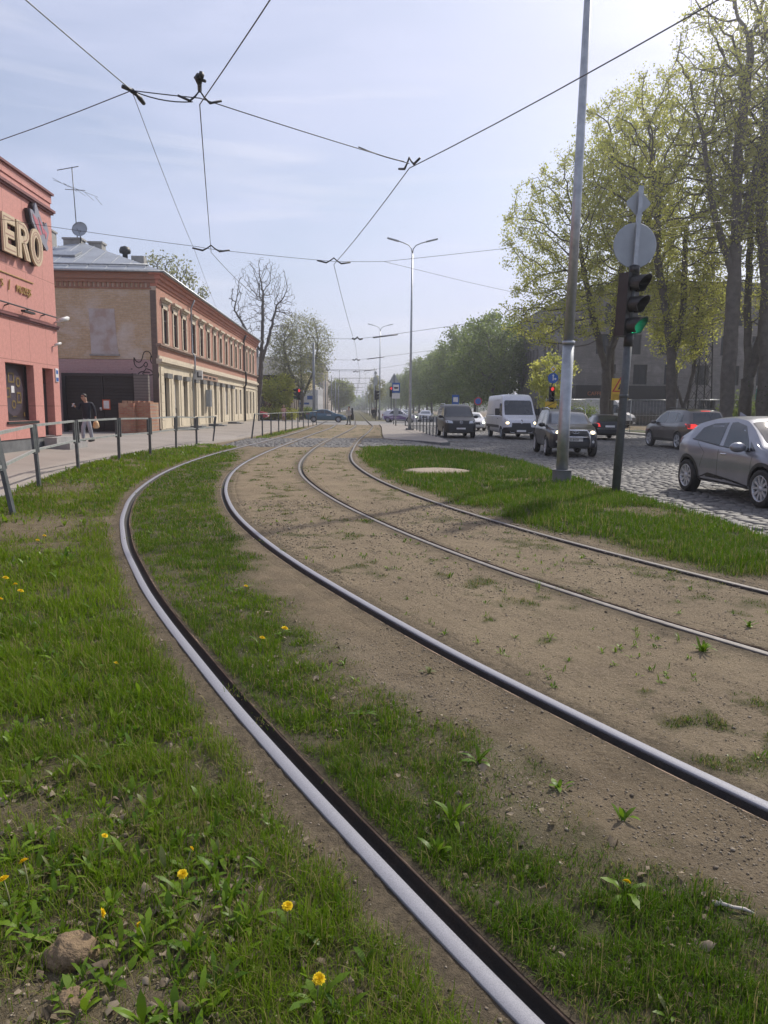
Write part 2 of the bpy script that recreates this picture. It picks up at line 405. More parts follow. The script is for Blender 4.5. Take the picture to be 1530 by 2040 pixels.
def zg(x, y, fine=True, dip=True):
    x = np.asarray(x, float); y = np.asarray(y, float)
    d1 = rdist(0, x, y)
    z = .10 * ss(-.4, -1., d1 / np.maximum(rx(0, y) - xs(y), .5)) * (y < 31) * ss(31, 28, y)
    isl = island_R(x, y)
    z = np.where(isl, .045 * ss(.2, 1.0, rdist(3, x, y)), z)
    z = np.where(isl, z - .11 * ss(.35, -.02, xr(y) - x), z)
    z = np.where((x < xs(y)) & (y < 72), zsw(x, y) - .07, z)
    onroad = ((y <= 29.3) & (x >= xr(y))) | ((y > 29.3) & (x > 3.9))
    z = np.where(onroad & (y < 400), -.17, z)
    cr = crossing(y, x) & (x < 4.6)
    z = np.where(cr, zroad(x, y) - .03, z)
    z = np.where((x > 20.5), .12 * ss(20.5, 24, x) + .06, z)
    z = np.where(y > 93, np.where((x > -5) & (x < 4.6), .0, -.14), z)
    z = np.where((y > 71.5) & (y <= 93), -.07, z)
    if fine:
        amp = np.where(onroad | cr | ((x < xs(y))), 0, 1.) * (y < 70)
        dm = np.minimum.reduce([np.abs(rdist(i, x, y)) for i in range(4)])
        amp = amp * (.2 + .8 * ss(.10, .34, dm))
        z = z + amp * ((fbm(x * 2.2, y * 2.2, 3, 3) - .5) * .045 + (fbm(x * 12, y * 12, 9, 3) - .5) * .020
                       + bare_patch(x, y) * (d1 < 0) * (fbm(x * 18, y * 18, 13, 3) - .45) * .05)
        bed = (y < 29.2) & (x > xs(y) - .2) & ~onroad
        z = z + np.where(bed, .040, 0) * ss(.0, .5, x - xs(y))
        for i, sg in enumerate((1, -1, 1, -1)):
            q = rdist(i, x, y) * sg; z = z - (np.where(bed | cr, .075, 0) * ss(-.16, -.11, q) * ss(.225, .175, q) if dip else 0)
        # ruts dragged along the track
        sl = rdist(1, x, y); z = z + amp * (vn(sl * 26, y * .8 + x * .8, 55) - .5) * .010 * ((sl > -1) & (sl < 1.3))
    return z

# ------------------------------------------------------------------ ground sheet
def axis(segs):
    out = [np.arange(a, b, s) for a, b, s in segs]; return np.concatenate(out)
gx = np.concatenate([-np.geomspace(1500, 30, 22), np.linspace(-28, -7.2, 36), np.arange(-7.1, -2.0, .045), np.arange(-2.0, 3.2, .024), np.arange(3.2, 9.0, .05), np.linspace(9.2, 28, 36), np.geomspace(30, 1500, 22)])
gy = np.concatenate([-np.geomspace(300, 4, 14), np.arange(-3.6, 1.1, .2), np.arange(1.1, 4.2, .022), np.arange(4.2, 9, .045), np.arange(9, 20, .1), np.arange(20, 42, .3), np.arange(42, 100, 1.5), np.geomspace(101, 1500, 30)])
GX, GY = np.meshgrid(gx, gy)
fx, fy = GX.ravel(), GY.ravel()
V = np.stack([fx, fy, zg(fx, fy)], 1)
nx, ny = len(gx), len(gy)
idx = np.arange(nx * ny).reshape(ny, nx)
Fq = np.stack([idx[:-1, :-1], idx[:-1, 1:], idx[1:, 1:], idx[1:, :-1]], -1).reshape(-1, 4)
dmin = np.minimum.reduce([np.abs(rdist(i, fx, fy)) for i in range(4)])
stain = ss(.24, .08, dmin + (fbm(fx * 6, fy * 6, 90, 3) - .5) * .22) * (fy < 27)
d2a = rdist(1, fx, fy)
grav = ss(.2, .8, -d2a) * ((rdist(0, fx, fy) > .3) & (fy < 5.0)) * ss(.40, .6, fbm(fx * 1.3, fy * 1.3, 66, 3))
d1a = rdist(0, fx, fy); sandy = np.maximum((d2a > 0) & (rdist(3, fx, fy) < .2), .75 * ss(-.45, -.25, d1a) * (d1a < 0) * (fy < 29))
gm, t, b, o = nodes_of('soil_and_sand')
v = objvec(t)
sand = mixc(t, mrange(t, noise(t, v, 1.3, 7, .6), .35, .68), (.232, .186, .118), (.155, .122, .078))
sand = mixc(t, mrange(t, noise(t, v, 55, 5, .7), .35, .72, 0, .55), sand, (.43, .345, .25))
sand = mixc(t, mrange(t, noise(t, v, 140, 3, .7), .52, .72, 0, .6), sand, (.10, .075, .05))
soil = mixc(t, mrange(t, noise(t, v, 4, 7, .6), .35, .68), (.15, .117, .076), (.22, .172, .112))
soil = mixc(t, mrange(t, noise(t, v, 75, 4, .7), .45, .75, 0, .7), soil, (.30, .25, .18))
col = mixc(t, attr(t, 'sandy'), soil, sand)
col = mixc(t, math_n(t, 'MULTIPLY', attr(t, 'grav'), mrange(t, noise(t, v, 90, 3, .7), .4, .6, .2, .8)), col, (.27, .225, .16))
col = mixc(t, math_n(t, 'MULTIPLY', attr(t, 'grass'), .75), col, (.034, .050, .014))
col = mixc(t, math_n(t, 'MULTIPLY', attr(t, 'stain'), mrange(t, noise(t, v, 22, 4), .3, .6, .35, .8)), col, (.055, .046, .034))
t.links.new(col, b.inputs['Base Color']); b.inputs['Roughness'].default_value = .95; b.inputs['Specular IOR Level'].default_value = .15
hh = math_n(t, 'ADD', math_n(t, 'MULTIPLY', noise(t, v, 34, 6, .7), 1.0), math_n(t, 'MULTIPLY', noise(t, v, 130, 4, .7), .55))
bump_n(t, hh, 1.0, .026, b)
tag(np_mesh('ground', V, [Fq], gm, attrs={'grass': gmask(fx, fy) ** .6, 'stain': stain, 'grav': grav, 'sandy': sandy * (fy < 72)}, smooth=True), kind='structure')

# packed earth that meets the rails on both sides
def earth_edge(i, sg):
    y = np.unique(np.concatenate([np.arange(-3, 1.2, .1), np.arange(1.2, 9, .022), np.arange(9, 20, .05), np.arange(20, 40, .12)]))
    sl = rslope(i, y); nr = 1 / np.sqrt(1 + sl ** 2); Vs = []; Fs = []; off = 0; n = len(y)
    for qs in (np.array([-.24, -.20, -.15, -.11, -.08, -.055, -.030]), np.array([.098, .12, .145, .175, .21, .25, .30])):
        cols = []
        for q in qs:
            X = rx(i, y) + nr * q * sg; Y = y - sl * nr * q * sg; Z = zg(X, Y, True, False)
            e = np.where(crossing(Y, X), .030 - Z, 0); Z = Z + e + (fbm(X * 30, Y * 30, 71, 3) - .5) * .010
            Z = np.minimum(Z, .047) if abs(q) < .13 else Z
            cols.append(np.stack([X, Y, Z - (.05 if abs(q) in (.24, .30) else .004 if abs(q) in (.20, .25) else 0)], 1))
        V_ = np.stack(cols, 1); k = len(qs); ii = np.arange(n * k).reshape(n, k) + off; Vs.append(V_.reshape(-1, 3)); off += n * k
        Fs.append(np.stack([ii[:-1, :-1], ii[:-1, 1:], ii[1:, 1:], ii[1:, :-1]], -1).reshape(-1, 4))
    V_ = np.concatenate(Vs); x, y = V_[:, 0], V_[:, 1]
    dm = np.minimum.reduce([np.abs(rdist(j, x, y)) for j in range(4)]); d2 = rdist(1, x, y)
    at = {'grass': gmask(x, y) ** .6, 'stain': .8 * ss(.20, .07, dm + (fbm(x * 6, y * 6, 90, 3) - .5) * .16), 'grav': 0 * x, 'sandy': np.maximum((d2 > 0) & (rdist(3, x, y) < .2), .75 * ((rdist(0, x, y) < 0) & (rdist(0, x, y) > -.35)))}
    tag(np_mesh('rail_bed', V_, [np.concatenate(Fs)], gm, attrs=at, smooth=True), kind='structure')
for i, sg in enumerate((1, -1, 1, -1)): earth_edge(i, sg)

def zgs(x, y): return zg(x, y, True, False)
# ------------------------------------------------------------------ grass, weeds, litter, pebbles
def in_view(x, y, m=1.0): return np.abs(x - .042 * y) < .555 * y + m
def blades(P, h, w, yaw, lean, prof, tint, dry=None, curl=.6, roll=None):
    n = len(P); lv = len(prof)
    dx, dy = np.cos(yaw), np.sin(yaw); rx_, ry_ = -dy, dx
    V = []
    for tt, wm in prof:
        a = lean * (.45 + curl * tt)
        cx_ = np.sin(a) * h * tt; cz = np.cos(a) * h * tt
        px = P[:, 0] + dx * cx_; py = P[:, 1] + dy * cx_; pz = P[:, 2] + cz
        ww = w * wm * .5
        if wm > 0:
            V.append(np.stack([px - rx_ * ww, py - ry_ * ww, pz], 1)); V.append(np.stack([px + rx_ * ww, py + ry_ * ww, pz], 1))
        else: V.append(np.stack([px, py, pz], 1))
    k = len(V); VV = np.stack(V, 1).reshape(-1, 3); base = np.arange(n) * k
    quads = []; tris = []
    for i in range(lv - 1):
        a0 = 2 * i
        if prof[i + 1][1] > 0: quads.append(np.stack([base + a0, base + a0 + 1, base + a0 + 3, base + a0 + 2], 1))
        else: tris.append(np.stack([base + a0, base + a0 + 1, base + a0 + 2], 1))
    F = []
    if quads: F.append(np.concatenate(quads))
    if tris: F.append(np.concatenate(tris))
    A = {'tint': np.repeat(tint, k), 'dry': np.repeat(dry if dry is not None else np.zeros(n), k)}
    return VV, F, A
def join(parts):
    V = np.concatenate([p[0] for p in parts]); off = 0; q = []; tr = []
    for p in parts:
        for f in p[1]: (q if f.shape[1] == 4 else tr).append(f + off)
        off += len(p[0])
    F = ([np.concatenate(q)] if q else []) + ([np.concatenate(tr)] if tr else [])
    A = {k: np.concatenate([p[2][k] for p in parts]) for k in parts[0][2]}
    return V, F, A
GR = leafmat('grass_blade', (.045, .112, .004), (.185, .285, .012), .45, .55, (.30, .235, .11), .14)
BANDS = [(.9, 1.9, 26000, .0022, 1.0), (1.9, 3.2, 18000, .0027, 1.), (3.2, 5.2, 9500, .0038, 1.0), (5.2, 8.5, 4200, .006, 1.05), (8.5, 14, 1800, .0095, 1.1), (14, 22, 850, .015, 1.15), (22, 31, 380, .022, 1.2), (38, 63, 90, .04, 1.2)]
parts = []
for y0, y1, dens, bw, hm in BANDS:
    xl = max(-8, -.53 * y1 - 1.2); xh = min(6.0, .62 * y1 + 1.2)
    n = int((xh - xl) * (y1 - y0) * dens)
    x = NR.uniform(xl, xh, n); y = NR.uniform(y0, y1, n)
    k = in_view(x, y); x, y = x[k], y[k]
    g = gmask(x, y)
    tuft = fbm(x * 7, y * 7, 101, 3)
    k = NR.random(len(x)) < g * ss(.14, .5, tuft) * 1.15
    x, y, g, tuft = x[k], y[k], g[k], tuft[k]; n = len(x)
    R_ = island_R(x, y); inn = (rdist(0, x, y) > 0) & ~R_
    hh = (.020 + .040 * tuft + .05 * NR.random(n) ** 3) * hm
    hh = np.where(R_, hh * (.75 + .7 * fbm(x * 1.3, y * 1.3, 62, 3)), hh)
    hh = np.where(inn, hh * (.50 + .35 * g), hh * (.95 + .7 * fbm(x * .7, y * .7, 61, 3)))
    hh *= .55 + .6 * g
    yaw = NR.uniform(0, 2 * np.pi, n); lean = np.abs(NR.normal(.45, .35, n))
    tint = np.clip(.45 * NR.random(n) + .9 * (fbm(x * .8, y * .8, 8, 3) - .25), 0, 1)
    tint = np.where(rdist(0, x, y) < 0, np.clip(tint + .18, 0, 1), tint * .8) * np.where(R_, .55 + .35 * fbm(x * 1.2, y * 1.2, 64, 3), 1)
    onsand = (rdist(1, x, y) > 0) & ~R_ & (y < 29); hh = np.where(onsand, hh * .7, hh); tint = np.where(onsand, tint * .5, tint)
    dry = np.where(NR.random(n) < .15 + .32 * (1 - g) + .25 * onsand, NR.uniform(.4, 1, n), 0)
    P = np.stack([x, y, zgs(x, y) - .004], 1)
    prof = [(0, .8), (.45, 1.), (.8, .6), (1, 0)] if y1 < 5.3 else [(0, 1.), (.55, .8), (1, 0)]
    parts.append(blades(P, hh, np.full(n, bw) * NR.uniform(.7, 1.3, n), yaw, lean, prof, tint, dry, .9))
V, F, A = join(parts)
tag(np_mesh('grass', V, F, GR, attrs=A), 'short spring grass growing on the verge and between the rails', 'grass', kind='stuff')

# broad leaved ground cover
WD = leafmat('weed_leaf', (.055, .130, .008), (.19, .30, .018), .45, .42, (.2, .2, .10))
parts = []
for y0, y1, dens, sc in ((1.3, 2.6, 120, .9), (2.6, 4.2, 85, .95), (4.2, 8, 38, 1.05), (8, 16, 12, 1.15), (16, 30, 9, 1.4)):
    xl = max(-8, -.53 * y1 - 1); xh = min(6, .62 * y1 + 1); n = int((xh - xl) * (y1 - y0) * dens)
    x = NR.uniform(xl, xh, n); y = NR.uniform(y0, y1, n)
    cl = fbm(x * 1.2, y * 1.2, 303, 3)
    d1 = rdist(0, x, y)
    p = np.where((d1 < -.2) & (x > xs(y)), .15 + 1.35 * ss(.38, .60, cl) * ss(-.2, -.7, d1), np.where(d1 > .15, .28 * ss(.3, .6, cl) * (gmask(x, y) > .12), 0))
    p = np.where((y > 29.5) | (island_R(x, y) & (NR.random(n) < .7)), 0, p)
    edge = np.where((x - xs(y) < .8) & (x > xs(y)), .9, 0)
    p = np.maximum(p, edge * (y < 29.5) * (y > 9))
    sandw = (rdist(1, x, y) > .15) & (rdist(3, x, y) < -.15) & (np.abs(rdist(2, x, y)) > .12) & (y < 26); p = np.where(sandw, .55 * ss(.46, .62, fbm(x * 1.7, y * 1.7, 505, 3)), p)
    k = (NR.random(n) < p) & in_view(x, y, .4); x, y = x[k], y[k]
    for q in range(len(x)):
        m = rnd.randint(4, 8); a0 = rnd.random() * 6.28; s = sc * rnd.uniform(.6, 1.15) * (1. if rdist(0, x[q], y[q]) < 0 else .62 if rdist(1, x[q], y[q]) < 0 else .46)
        yaw = a0 + np.arange(m) * 6.28 / m + NR.normal(0, .3, m)
        hgt = s * NR.uniform(.045, .115, m); wd = s * NR.uniform(.012, .026, m) * (1.25 if y1 > 8 else 1)
        lean = NR.uniform(.15, 1.05, m)
        P = np.stack([np.full(m, x[q]) + NR.normal(0, .008, m), np.full(m, y[q]) + NR.normal(0, .008, m), np.full(m, 0.)], 1)
        P[:, 2] = zgs(P[:, 0], P[:, 1]) - .003
        tn = np.clip(NR.uniform(.1, .95) + NR.normal(0, .12, m), 0, 1)
        parts.append(blades(P, hgt, wd, yaw, lean, [(0, .22), (.22, .45), (.5, 1.), (.78, .85), (1, 0)], tn, np.where(NR.random(m) < .06, .7, 0.), 1.0))
V, F, A = join(parts)
tag(np_mesh('weed_cover', V, F, WD, attrs=A), 'broad leaved green weeds scattered through the grass', 'weeds', kind='stuff')

# dead leaves and straw
LT = leafmat('dead_leaf', (.13, .098, .065), (.31, .255, .18), .15, .8)
n = 11000; x = NR.uniform(-3.2, 2.6, n); y = 1.3 + 4.5 * NR.random(n) ** 1.5
b_ = bare_patch(x, y) * (rdist(0, x, y) < -.1)
p = .24 * (rdist(0, x, y) < -.15) + .5 * b_ + .22 * ((rdist(0, x, y) > .2) & (rdist(1, x, y) < -.15)) * (gmask(x, y) > .12) + .5 * (y < 2.6) * (x < -.3) * ss(.45, .6, fbm(x * 2.4, y * 2.4, 404, 3))
k = (NR.random(n) < p) & in_view(x, y, .3); x, y = x[k], y[k]; n = len(x)
Vs = []; Fs = []; off = 0
for q in range(n):
    s = rnd.uniform(.006, .017) * (1.6 if rnd.random() < .12 else 1); a = rnd.random() * 6.28; c, s_ = math.cos(a), math.sin(a); asp = rnd.uniform(.3, .9)
    g3 = [(-1, 0), (-.3, -1), (.5, -.8), (1, 0), (.4, .9), (-.4, 1), (0, 0)]
    z0 = float(zgs(np.array([x[q]]), np.array([y[q]]))[0]) + rnd.uniform(.002, .018)
    for u, w_ in g3:
        u2, w2 = u * s * rnd.uniform(.8, 1.2), w_ * s * asp * rnd.uniform(.7, 1.3)
        Vs.append((x[q] + u2 * c - w2 * s_, y[q] + u2 * s_ + w2 * c, z0 + rnd.uniform(-.6, .9) * s))
    Fs += [(off + i, off + (i + 1) % 6, off + 6) for i in range(6)]; off += 7
tag(np_mesh('leaf_litter', np.array(Vs), [np.array(Fs)], LT, attrs={'tint': np.repeat(NR.random(n), 7)}), 'grey brown dead leaves lying between the grass', 'dead leaves', kind='stuff')
# pebbles and grit on the bare soil
PB = leafmat('grit', (.085, .066, .045), (.40, .34, .26), 0.02, .9)
oct_ = np.array([(1, 0, 0), (.3, .95, .1), (-.8, .6, 0), (-.7, -.7, .1), (.4, -.9, 0), (.1, .1, .7), (0, 0, -.5)])
ofc = [(i, (i + 1) % 5, 5) for i in range(5)] + [((i + 1) % 5, i, 6) for i in range(5)]
n = 150000; x = NR.uniform(-2.8, 5.5, n); y = 1.35 + 11 * NR.random(n) ** 1.5
d1, d2 = rdist(0, x, y), rdist(1, x, y)
p = np.where((d1 > .15) & (d2 < -.1), .9 * ss(.30, .55, fbm(x * 1.3, y * 1.3, 66, 3)) * ss(5.4, 4, y), np.where((d2 > .1), .26 * ss(.35, .6, fbm(x * 1.1, y * 1.1, 67, 3)) + .05, np.where(d1 < -.06, .12 * (d1 > -.3) + .4 * bare_patch(x, y), 0)))
p *= (1 - gmask(x, y) * .8)
k = (NR.random(n) < p) & in_view(x, y, .2) & (np.abs(rdist(2, x, y)) > .1); x, y = x[k], y[k]; n = len(x)
s = NR.uniform(.002, .0062, n) * np.clip(y / 4, 1, 2.4) * np.where(NR.random(n) < .03, 1.9, 1); a = NR.uniform(0, 6.28, n)
V = np.repeat(oct_[None], n, 0) * NR.uniform(.7, 1.3, (n, 7, 1)) * s[:, None, None]
X = V[..., 0] * np.cos(a)[:, None] - V[..., 1] * np.sin(a)[:, None] + x[:, None]; Y = V[..., 0] * np.sin(a)[:, None] + V[..., 1] * np.cos(a)[:, None] + y[:, None]
Z = V[..., 2] * .8 + (zgs(x, y) + s * .25)[:, None]
F = (np.arange(n)[:, None, None] * 7 + np.array(ofc)[None]).reshape(-1, 3)
tag(np_mesh('gravel', np.stack([X, Y, Z], -1).reshape(-1, 3), [F], PB, attrs={'tint': np.repeat(NR.random(n), 7)}), 'small pale grit and gravel on the bare soil', 'gravel', kind='stuff')

# ------------------------------------------------------------------ dandelions, single weeds, clods
FY = leafmat('dandelion_yellow', (.84, .56, .008), (.92, .70, .02), .2, .6)
STM = mat('dandelion_stem', (.20, .22, .09), .6, 0, (.26, .2, .12), 30)
def flower_head_mb(r, tilt, az):
    M = Matrix.Rotation(az, 4, 'Z') @ Matrix.Rotation(tilt, 4, 'Y')
    Vs = []; Fs = []; T = []
    for ring, (ri, up, m) in enumerate(((1., .12, 26), (.82, .34, 22), (.58, .52, 16), (.34, .62, 10))):
        for i in range(m):
            a = 6.283 * i / m + ring * .13 + rnd.uniform(-.06, .06); w = .11 * r * (1.1 if ring < 2 else .9); rr = r * ri * rnd.uniform(.88, 1.08)
            ca, sa = math.cos(a), math.sin(a); z1 = up * r * rnd.uniform(.8, 1.2)
            q = [(.08 * r, -w * .4, .10 * r), (.08 * r, w * .4, .10 * r), (rr * .72, w, z1 * .9 + .06 * r), (rr, w * .55, z1), (rr, -w * .55, z1), (rr * .72, -w, z1 * .9 + .06 * r)]
            o = len(Vs)
            for u, v_, z_ in q: Vs.append(tuple(M @ Vector((u * ca - v_ * sa, u * sa + v_ * ca, z_))))
            Fs.append(tuple(range(o, o + 6))); T += [rnd.random()] * 6
    return np.array(Vs), [np.array(Fs)], {'tint': np.array(T)}
def dandelion(x, y, h, r, tilt, az, label, nleaf=7, bend=.02):
    z = float(zgs(np.array([x]), np.array([y]))[0])
    th = thing('dandelion', label, 'dandelion', (x, y, z), 0, 'yellow dandelions in the grass')
    top = Vector((math.cos(az) * bend, math.sin(az) * bend, h))
    V, F, A = flower_head_mb(r, tilt, az); V = V + np.array(top)
    np_mesh('flower_head', V, F, FY, th, A)
    m = MB(); m.tube([(0, 0, -.01), (top.x * .25, top.y * .25, h * .5), tuple(top)], [.0022, .002, .0018], 6); m.build('stem', STM, th)
    if nleaf:
        a = rnd.random() * 6.28 + np.arange(nleaf) * 6.28 / nleaf
        Pp = np.zeros((nleaf, 3)); Pp[:, 2] = -.003
        V, F, A = blades(Pp, NR.uniform(.06, .13, nleaf), NR.uniform(.016, .026, nleaf), a, NR.uniform(.5, 1.25, nleaf), [(0, .2), (.2, .5), (.35, .35), (.5, .9), (.62, .6), (.8, 1.), (1, 0)], NR.uniform(.2, .7, nleaf), None, 1.1)
        np_mesh('leaf_rosette', V, F, WD, th, A)
DND = [(-2.91, 6.0, .13, .026, .25, 0, 'uppermost of four dandelions clustered at the left picture edge'),
       (-2.62, 5.62, .12, .024, .3, 0, 'rightmost of four dandelions clustered at the left picture edge'),
       (-2.75, 5.86, .10, .023, .2, 2, 'middle dandelion of the cluster at the left picture edge'),
       (-2.68, 5.42, .10, .022, .2, 1, 'lowest of four dandelions clustered at the left picture edge'),
       (-3.51, 8.2, .09, .022, .2, 0, 'dandelion on bare soil below the leaning railing post, the farther of two'),
       (-3.46, 7.9, .09, .022, .2, 0, 'dandelion on bare soil below the leaning railing post, the nearer of two'),
       (-.54, 2.13, .10, .0165, .5, -1.2, 'bright round dandelion facing the viewer amid grass, left of the near rail'),
       (-.19, 1.96, .11, .017, .25, -1.5, 'large domed dandelion between the near rail and the lower left grass'),
       (-.09, 1.70, .10, .0175, .35, -1.3, 'lowest dandelion, large open bloom near the bottom edge'),
       (-.86, 2.31, .11, .011, .3, 0, 'small dandelion above dead leaves, left foreground'),
       (-1.02, 2.14, .13, .0165, .6, 2.6, 'tall dandelion tilted left on a long stem at left edge, upper of a pair'),
       (-1.05, 2.08, .12, .0165, .4, 2.9, 'tall dandelion on a pale stem at left edge, lower of a pair'),
       (-.75, 1.95, .09, .016, 1.4, .3, 'dandelion seen edge on beside the clod of earth'),
       (-.59, 1.91, .075, .011, 1.2, 3.0, 'half closed dandelion drooping on a curved stem'),
       (-.94, 6.09, .05, .02, .2, 0, 'lone dandelion in the grass strip between the two near rails, farthest of its strip'),
       (-.49, 4.84, .05, .024, .2, 0, 'dandelion at the edge of the grass strip and the sandy soil, the brightest there'),
       (-.62, 4.64, .05, .02, .2, 0, 'dandelion in the grass strip just left of the brightest one'),
       (.88, 2.10, .04, .014, .8, 1, 'wilting dandelion in sparse grass right of the near rail'),
       (-1.41, 4.14, .05, .014, .3, 0, 'small closed dandelion among broad leaves left of the rail'),
       (-.56, 2.27, .085, .010, 1.0, .5, 'tiny dandelion on an arched stem above the bright round bloom')]
for x, y, h, r, tl, az, lb in DND: dandelion(x, y, h, r, tl, az, lb, 7 if y < 3 else 5)
SPR = [(1.59, 6.01, .16, 14, 'spiky grass tuft on the sand between the tracks, tallest there'), (2.30, 4.48, .12, 16, 'dark leafy weed clump on the sand near the right picture edge'),
       (1.30, 6.01, .08, 9, 'low weed on the sand left of the spiky tuft'), (1.05, 2.56, .09, 5, 'upright two leaved seedling on bare gravel'),
       (.87, 2.80, .08, 8, 'weed rosette at the edge of the bare gravel'), (.45, 4.11, .06, 8, 'brownish dry weed on the soil between the near rails'),
       (1.98, 4.79, .10, 10, 'thin grass tuft on the sand, nearest the middle rail'), (2.22, 4.68, .10, 10, 'thin grass tuft on the sand left of the dark clump'),
       (.05, 3.52, .10, 10, 'dark green broad rosette at the edge of the grass strip'), (.55, 3.0, .1, 9, 'weed clump with upright leaves beside the gravel patch'),
       (.9, 6.6, .07, 9, 'small green weed in the sandy strip beyond the second rail'), (2.9, 5.0, .09, 9, 'low weed between the third and fourth rails at right'),
       (.38, 2.55, .12, 11, 'tall leafy weed growing beside the near rail groove'), (.30, 2.35, .1, 9, 'broad pale leaves beside the near rail groove')]
for x, y, h, m, lb in SPR:
    z = float(zgs(np.array([x]), np.array([y]))[0])
    th = thing('weed_plant', lb, 'weed', (x, y, z), 0, 'weeds growing on the track bed')
    a = rnd.random() * 6.28 + np.arange(m) * 6.28 / m + NR.normal(0, .3, m); narrow = 'tuft' in lb
    V, F, A = blades(np.stack([NR.normal(0, .01, m), NR.normal(0, .01, m), np.full(m, -.004)], 1), h * NR.uniform(.5, 1, m), (NR.uniform(.004, .006, m) if narrow else NR.uniform(.014, .026, m)), a, NR.uniform(.1, .8, m) if narrow else NR.uniform(.2, 1.0, m), [(0, .3), (.25, .6), (.55, 1.), (.8, .75), (1, 0)], NR.uniform(.2, .9, m), (np.full(m, .8) if 'dry' in lb else None), 1.)
    np_mesh('leaves', V, F, WD, th, A)
CL = mat('earth_clod', (.235, .165, .095), .95, 0, (.15, .105, .062), 30, .9, 60, .02)
def clod(x, y, r, h, label):
    bm = bmesh.new(); bmesh.ops.create_icosphere(bm, subdivisions=4, radius=1)
    for v_ in bm.verts:
        p = v_.co; q = np.array([p.x]), np.array([p.y])
        k = .75 + .55 * float(fbm(q[0] * 2.1 + 5 + p.z * 1.7, q[1] * 2.1 + x * 9 - p.z, 12, 4)[0]) + .12 * float(fbm(q[0] * 9 + p.z * 7, q[1] * 9, 15, 2)[0])
        v_.co = Vector((p.x * r * k, p.y * r * .85 * k, p.z * h * k))
    me = D.meshes.new('earth_clod'); bm.to_mesh(me); bm.free(); me.materials.append(CL)
    for p in me.polygons: p.use_smooth = True
    o_ = D.objects.new('earth_clod', me); COL.objects.link(o_); o_.location = (x, y, float(zgs(np.array([x]), np.array([y]))[0]) + h * .25)
    tag(o_, label, 'clod')
clod(-.80, 1.90, .068, .045, 'crumbly brown clod of earth with a dark shadowed side, lower left')
clod(-.735, 1.73, .05, .026, 'smooth low sandy clod at the bottom left edge')
m = MB(); m.tube([(-.055, .02, .012), (-.03, .012, .016), (0, 0, .012), (.03, -.012, .014), (.055, -.03, .010)], [.010, .006, .005, .0055, .003], 6)
m.tube([(-.03, .012, .016), (-.03, .035, .02)], [.006, .003], 5)
o_ = m.build('paper_strip', mat('pale_litter', (.5, .46, .42), .8)); o_.location = (1.2, 2.03, float(zgs(np.array([1.2]), np.array([2.03]))[0])); tag(o_, 'pale twisted strip of litter lying in the grass at lower right', 'litter')

# ------------------------------------------------------------------ rails
RT, t, b, o = nodes_of('polished_rail_head')
v = objvec(t)
t.links.new(mixc(t, mrange(t, noise(t, v, 420, 3, .7), .38, .66), (.31, .312, .345), (.19, .19, .21)), b.inputs['Base Color'])
b.inputs['Metallic'].default_value = .15; b.inputs['Specular IOR Level'].default_value = .2; t.links.new(mrange(t, noise(t, v, 160, 3), .3, .7, .50, .70), b.inputs['Roughness'])
bump_n(t, noise(t, v, 600, 2), .2, .001, b)
MT['rail_web'] = mat('rail_dark_steel', (.016, .014, .012), .75, .2, (.030, .023, .017), 12, .3, 90)
MT['rail_lip'] = mat('rusty_rail_lip', (.27, .19, .125), .75, .15, (.15, .095, .06), 9, .3, 120)
MT['rail_dull'] = mat('dull_rail_head', (.15, .135, .125), .62, .2, (.21, .195, .185), 14, .2, 200)  # weaker reflection on the third and fourth rails, put into the head colour
def rail(i, label, sgn):
    y = np.unique(np.concatenate([np.arange(-3.5, 14, .12), np.arange(14, 75, .4), np.arange(75, 430, 12.)]))
    x = rx(i, y); th = np.gradient(x, y); nrm = 1 / np.sqrt(1 + th ** 2)
    lx, ly = nrm, -th * nrm                             # unit vector to the right of the track
    root = thing('tram_rail', label, 'rail', (0, 0, 0), 0, 'tram rails')
    zb = .0
    def sweep(name, prof, m, closed=True):
        prof = [(u * sgn, w) for u, w in prof]; k = len(prof); n = len(y)
        Vv = np.zeros((n, k, 3))
        for j, (u, w) in enumerate(prof): Vv[:, j] = np.stack([x + lx * u, y + ly * u, np.full(n, w + zb)], 1)
        ii = np.arange(n * k).reshape(n, k); F = []
        for j in range(k if closed else k - 1):
            j2 = (j + 1) % k; F.append(np.stack([ii[:-1, j], ii[:-1, j2], ii[1:, j2], ii[1:, j]], 1))
        np_mesh(name, Vv.reshape(-1, 3), [np.concatenate(F)], m, root, smooth=False)
    sweep('rail_web', [(-.034, -.05), (-.033, .036), (.031, .036), (.037, .000), (.090, .000), (.0905, .033), (.1035, .033), (.1035, -.05)], MT['rail_web'])
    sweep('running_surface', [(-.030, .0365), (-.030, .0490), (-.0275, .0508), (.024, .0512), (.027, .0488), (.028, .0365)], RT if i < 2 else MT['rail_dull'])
    sweep('guard_lip', [(.0905, .0335), (.092, .038), (.102, .038), (.1035, .0335)], MT['rail_lip'])
rail(0, 'nearest grooved tram rail with bright head, curving from bottom right up the left side', 1)
rail(1, 'second tram rail, edge between the grass strip and the sandy bed', -1)
rail(2, 'third tram rail, running through the middle of the sandy bed', 1)
rail(3, 'farthest tram rail along the grassy island at right', -1)

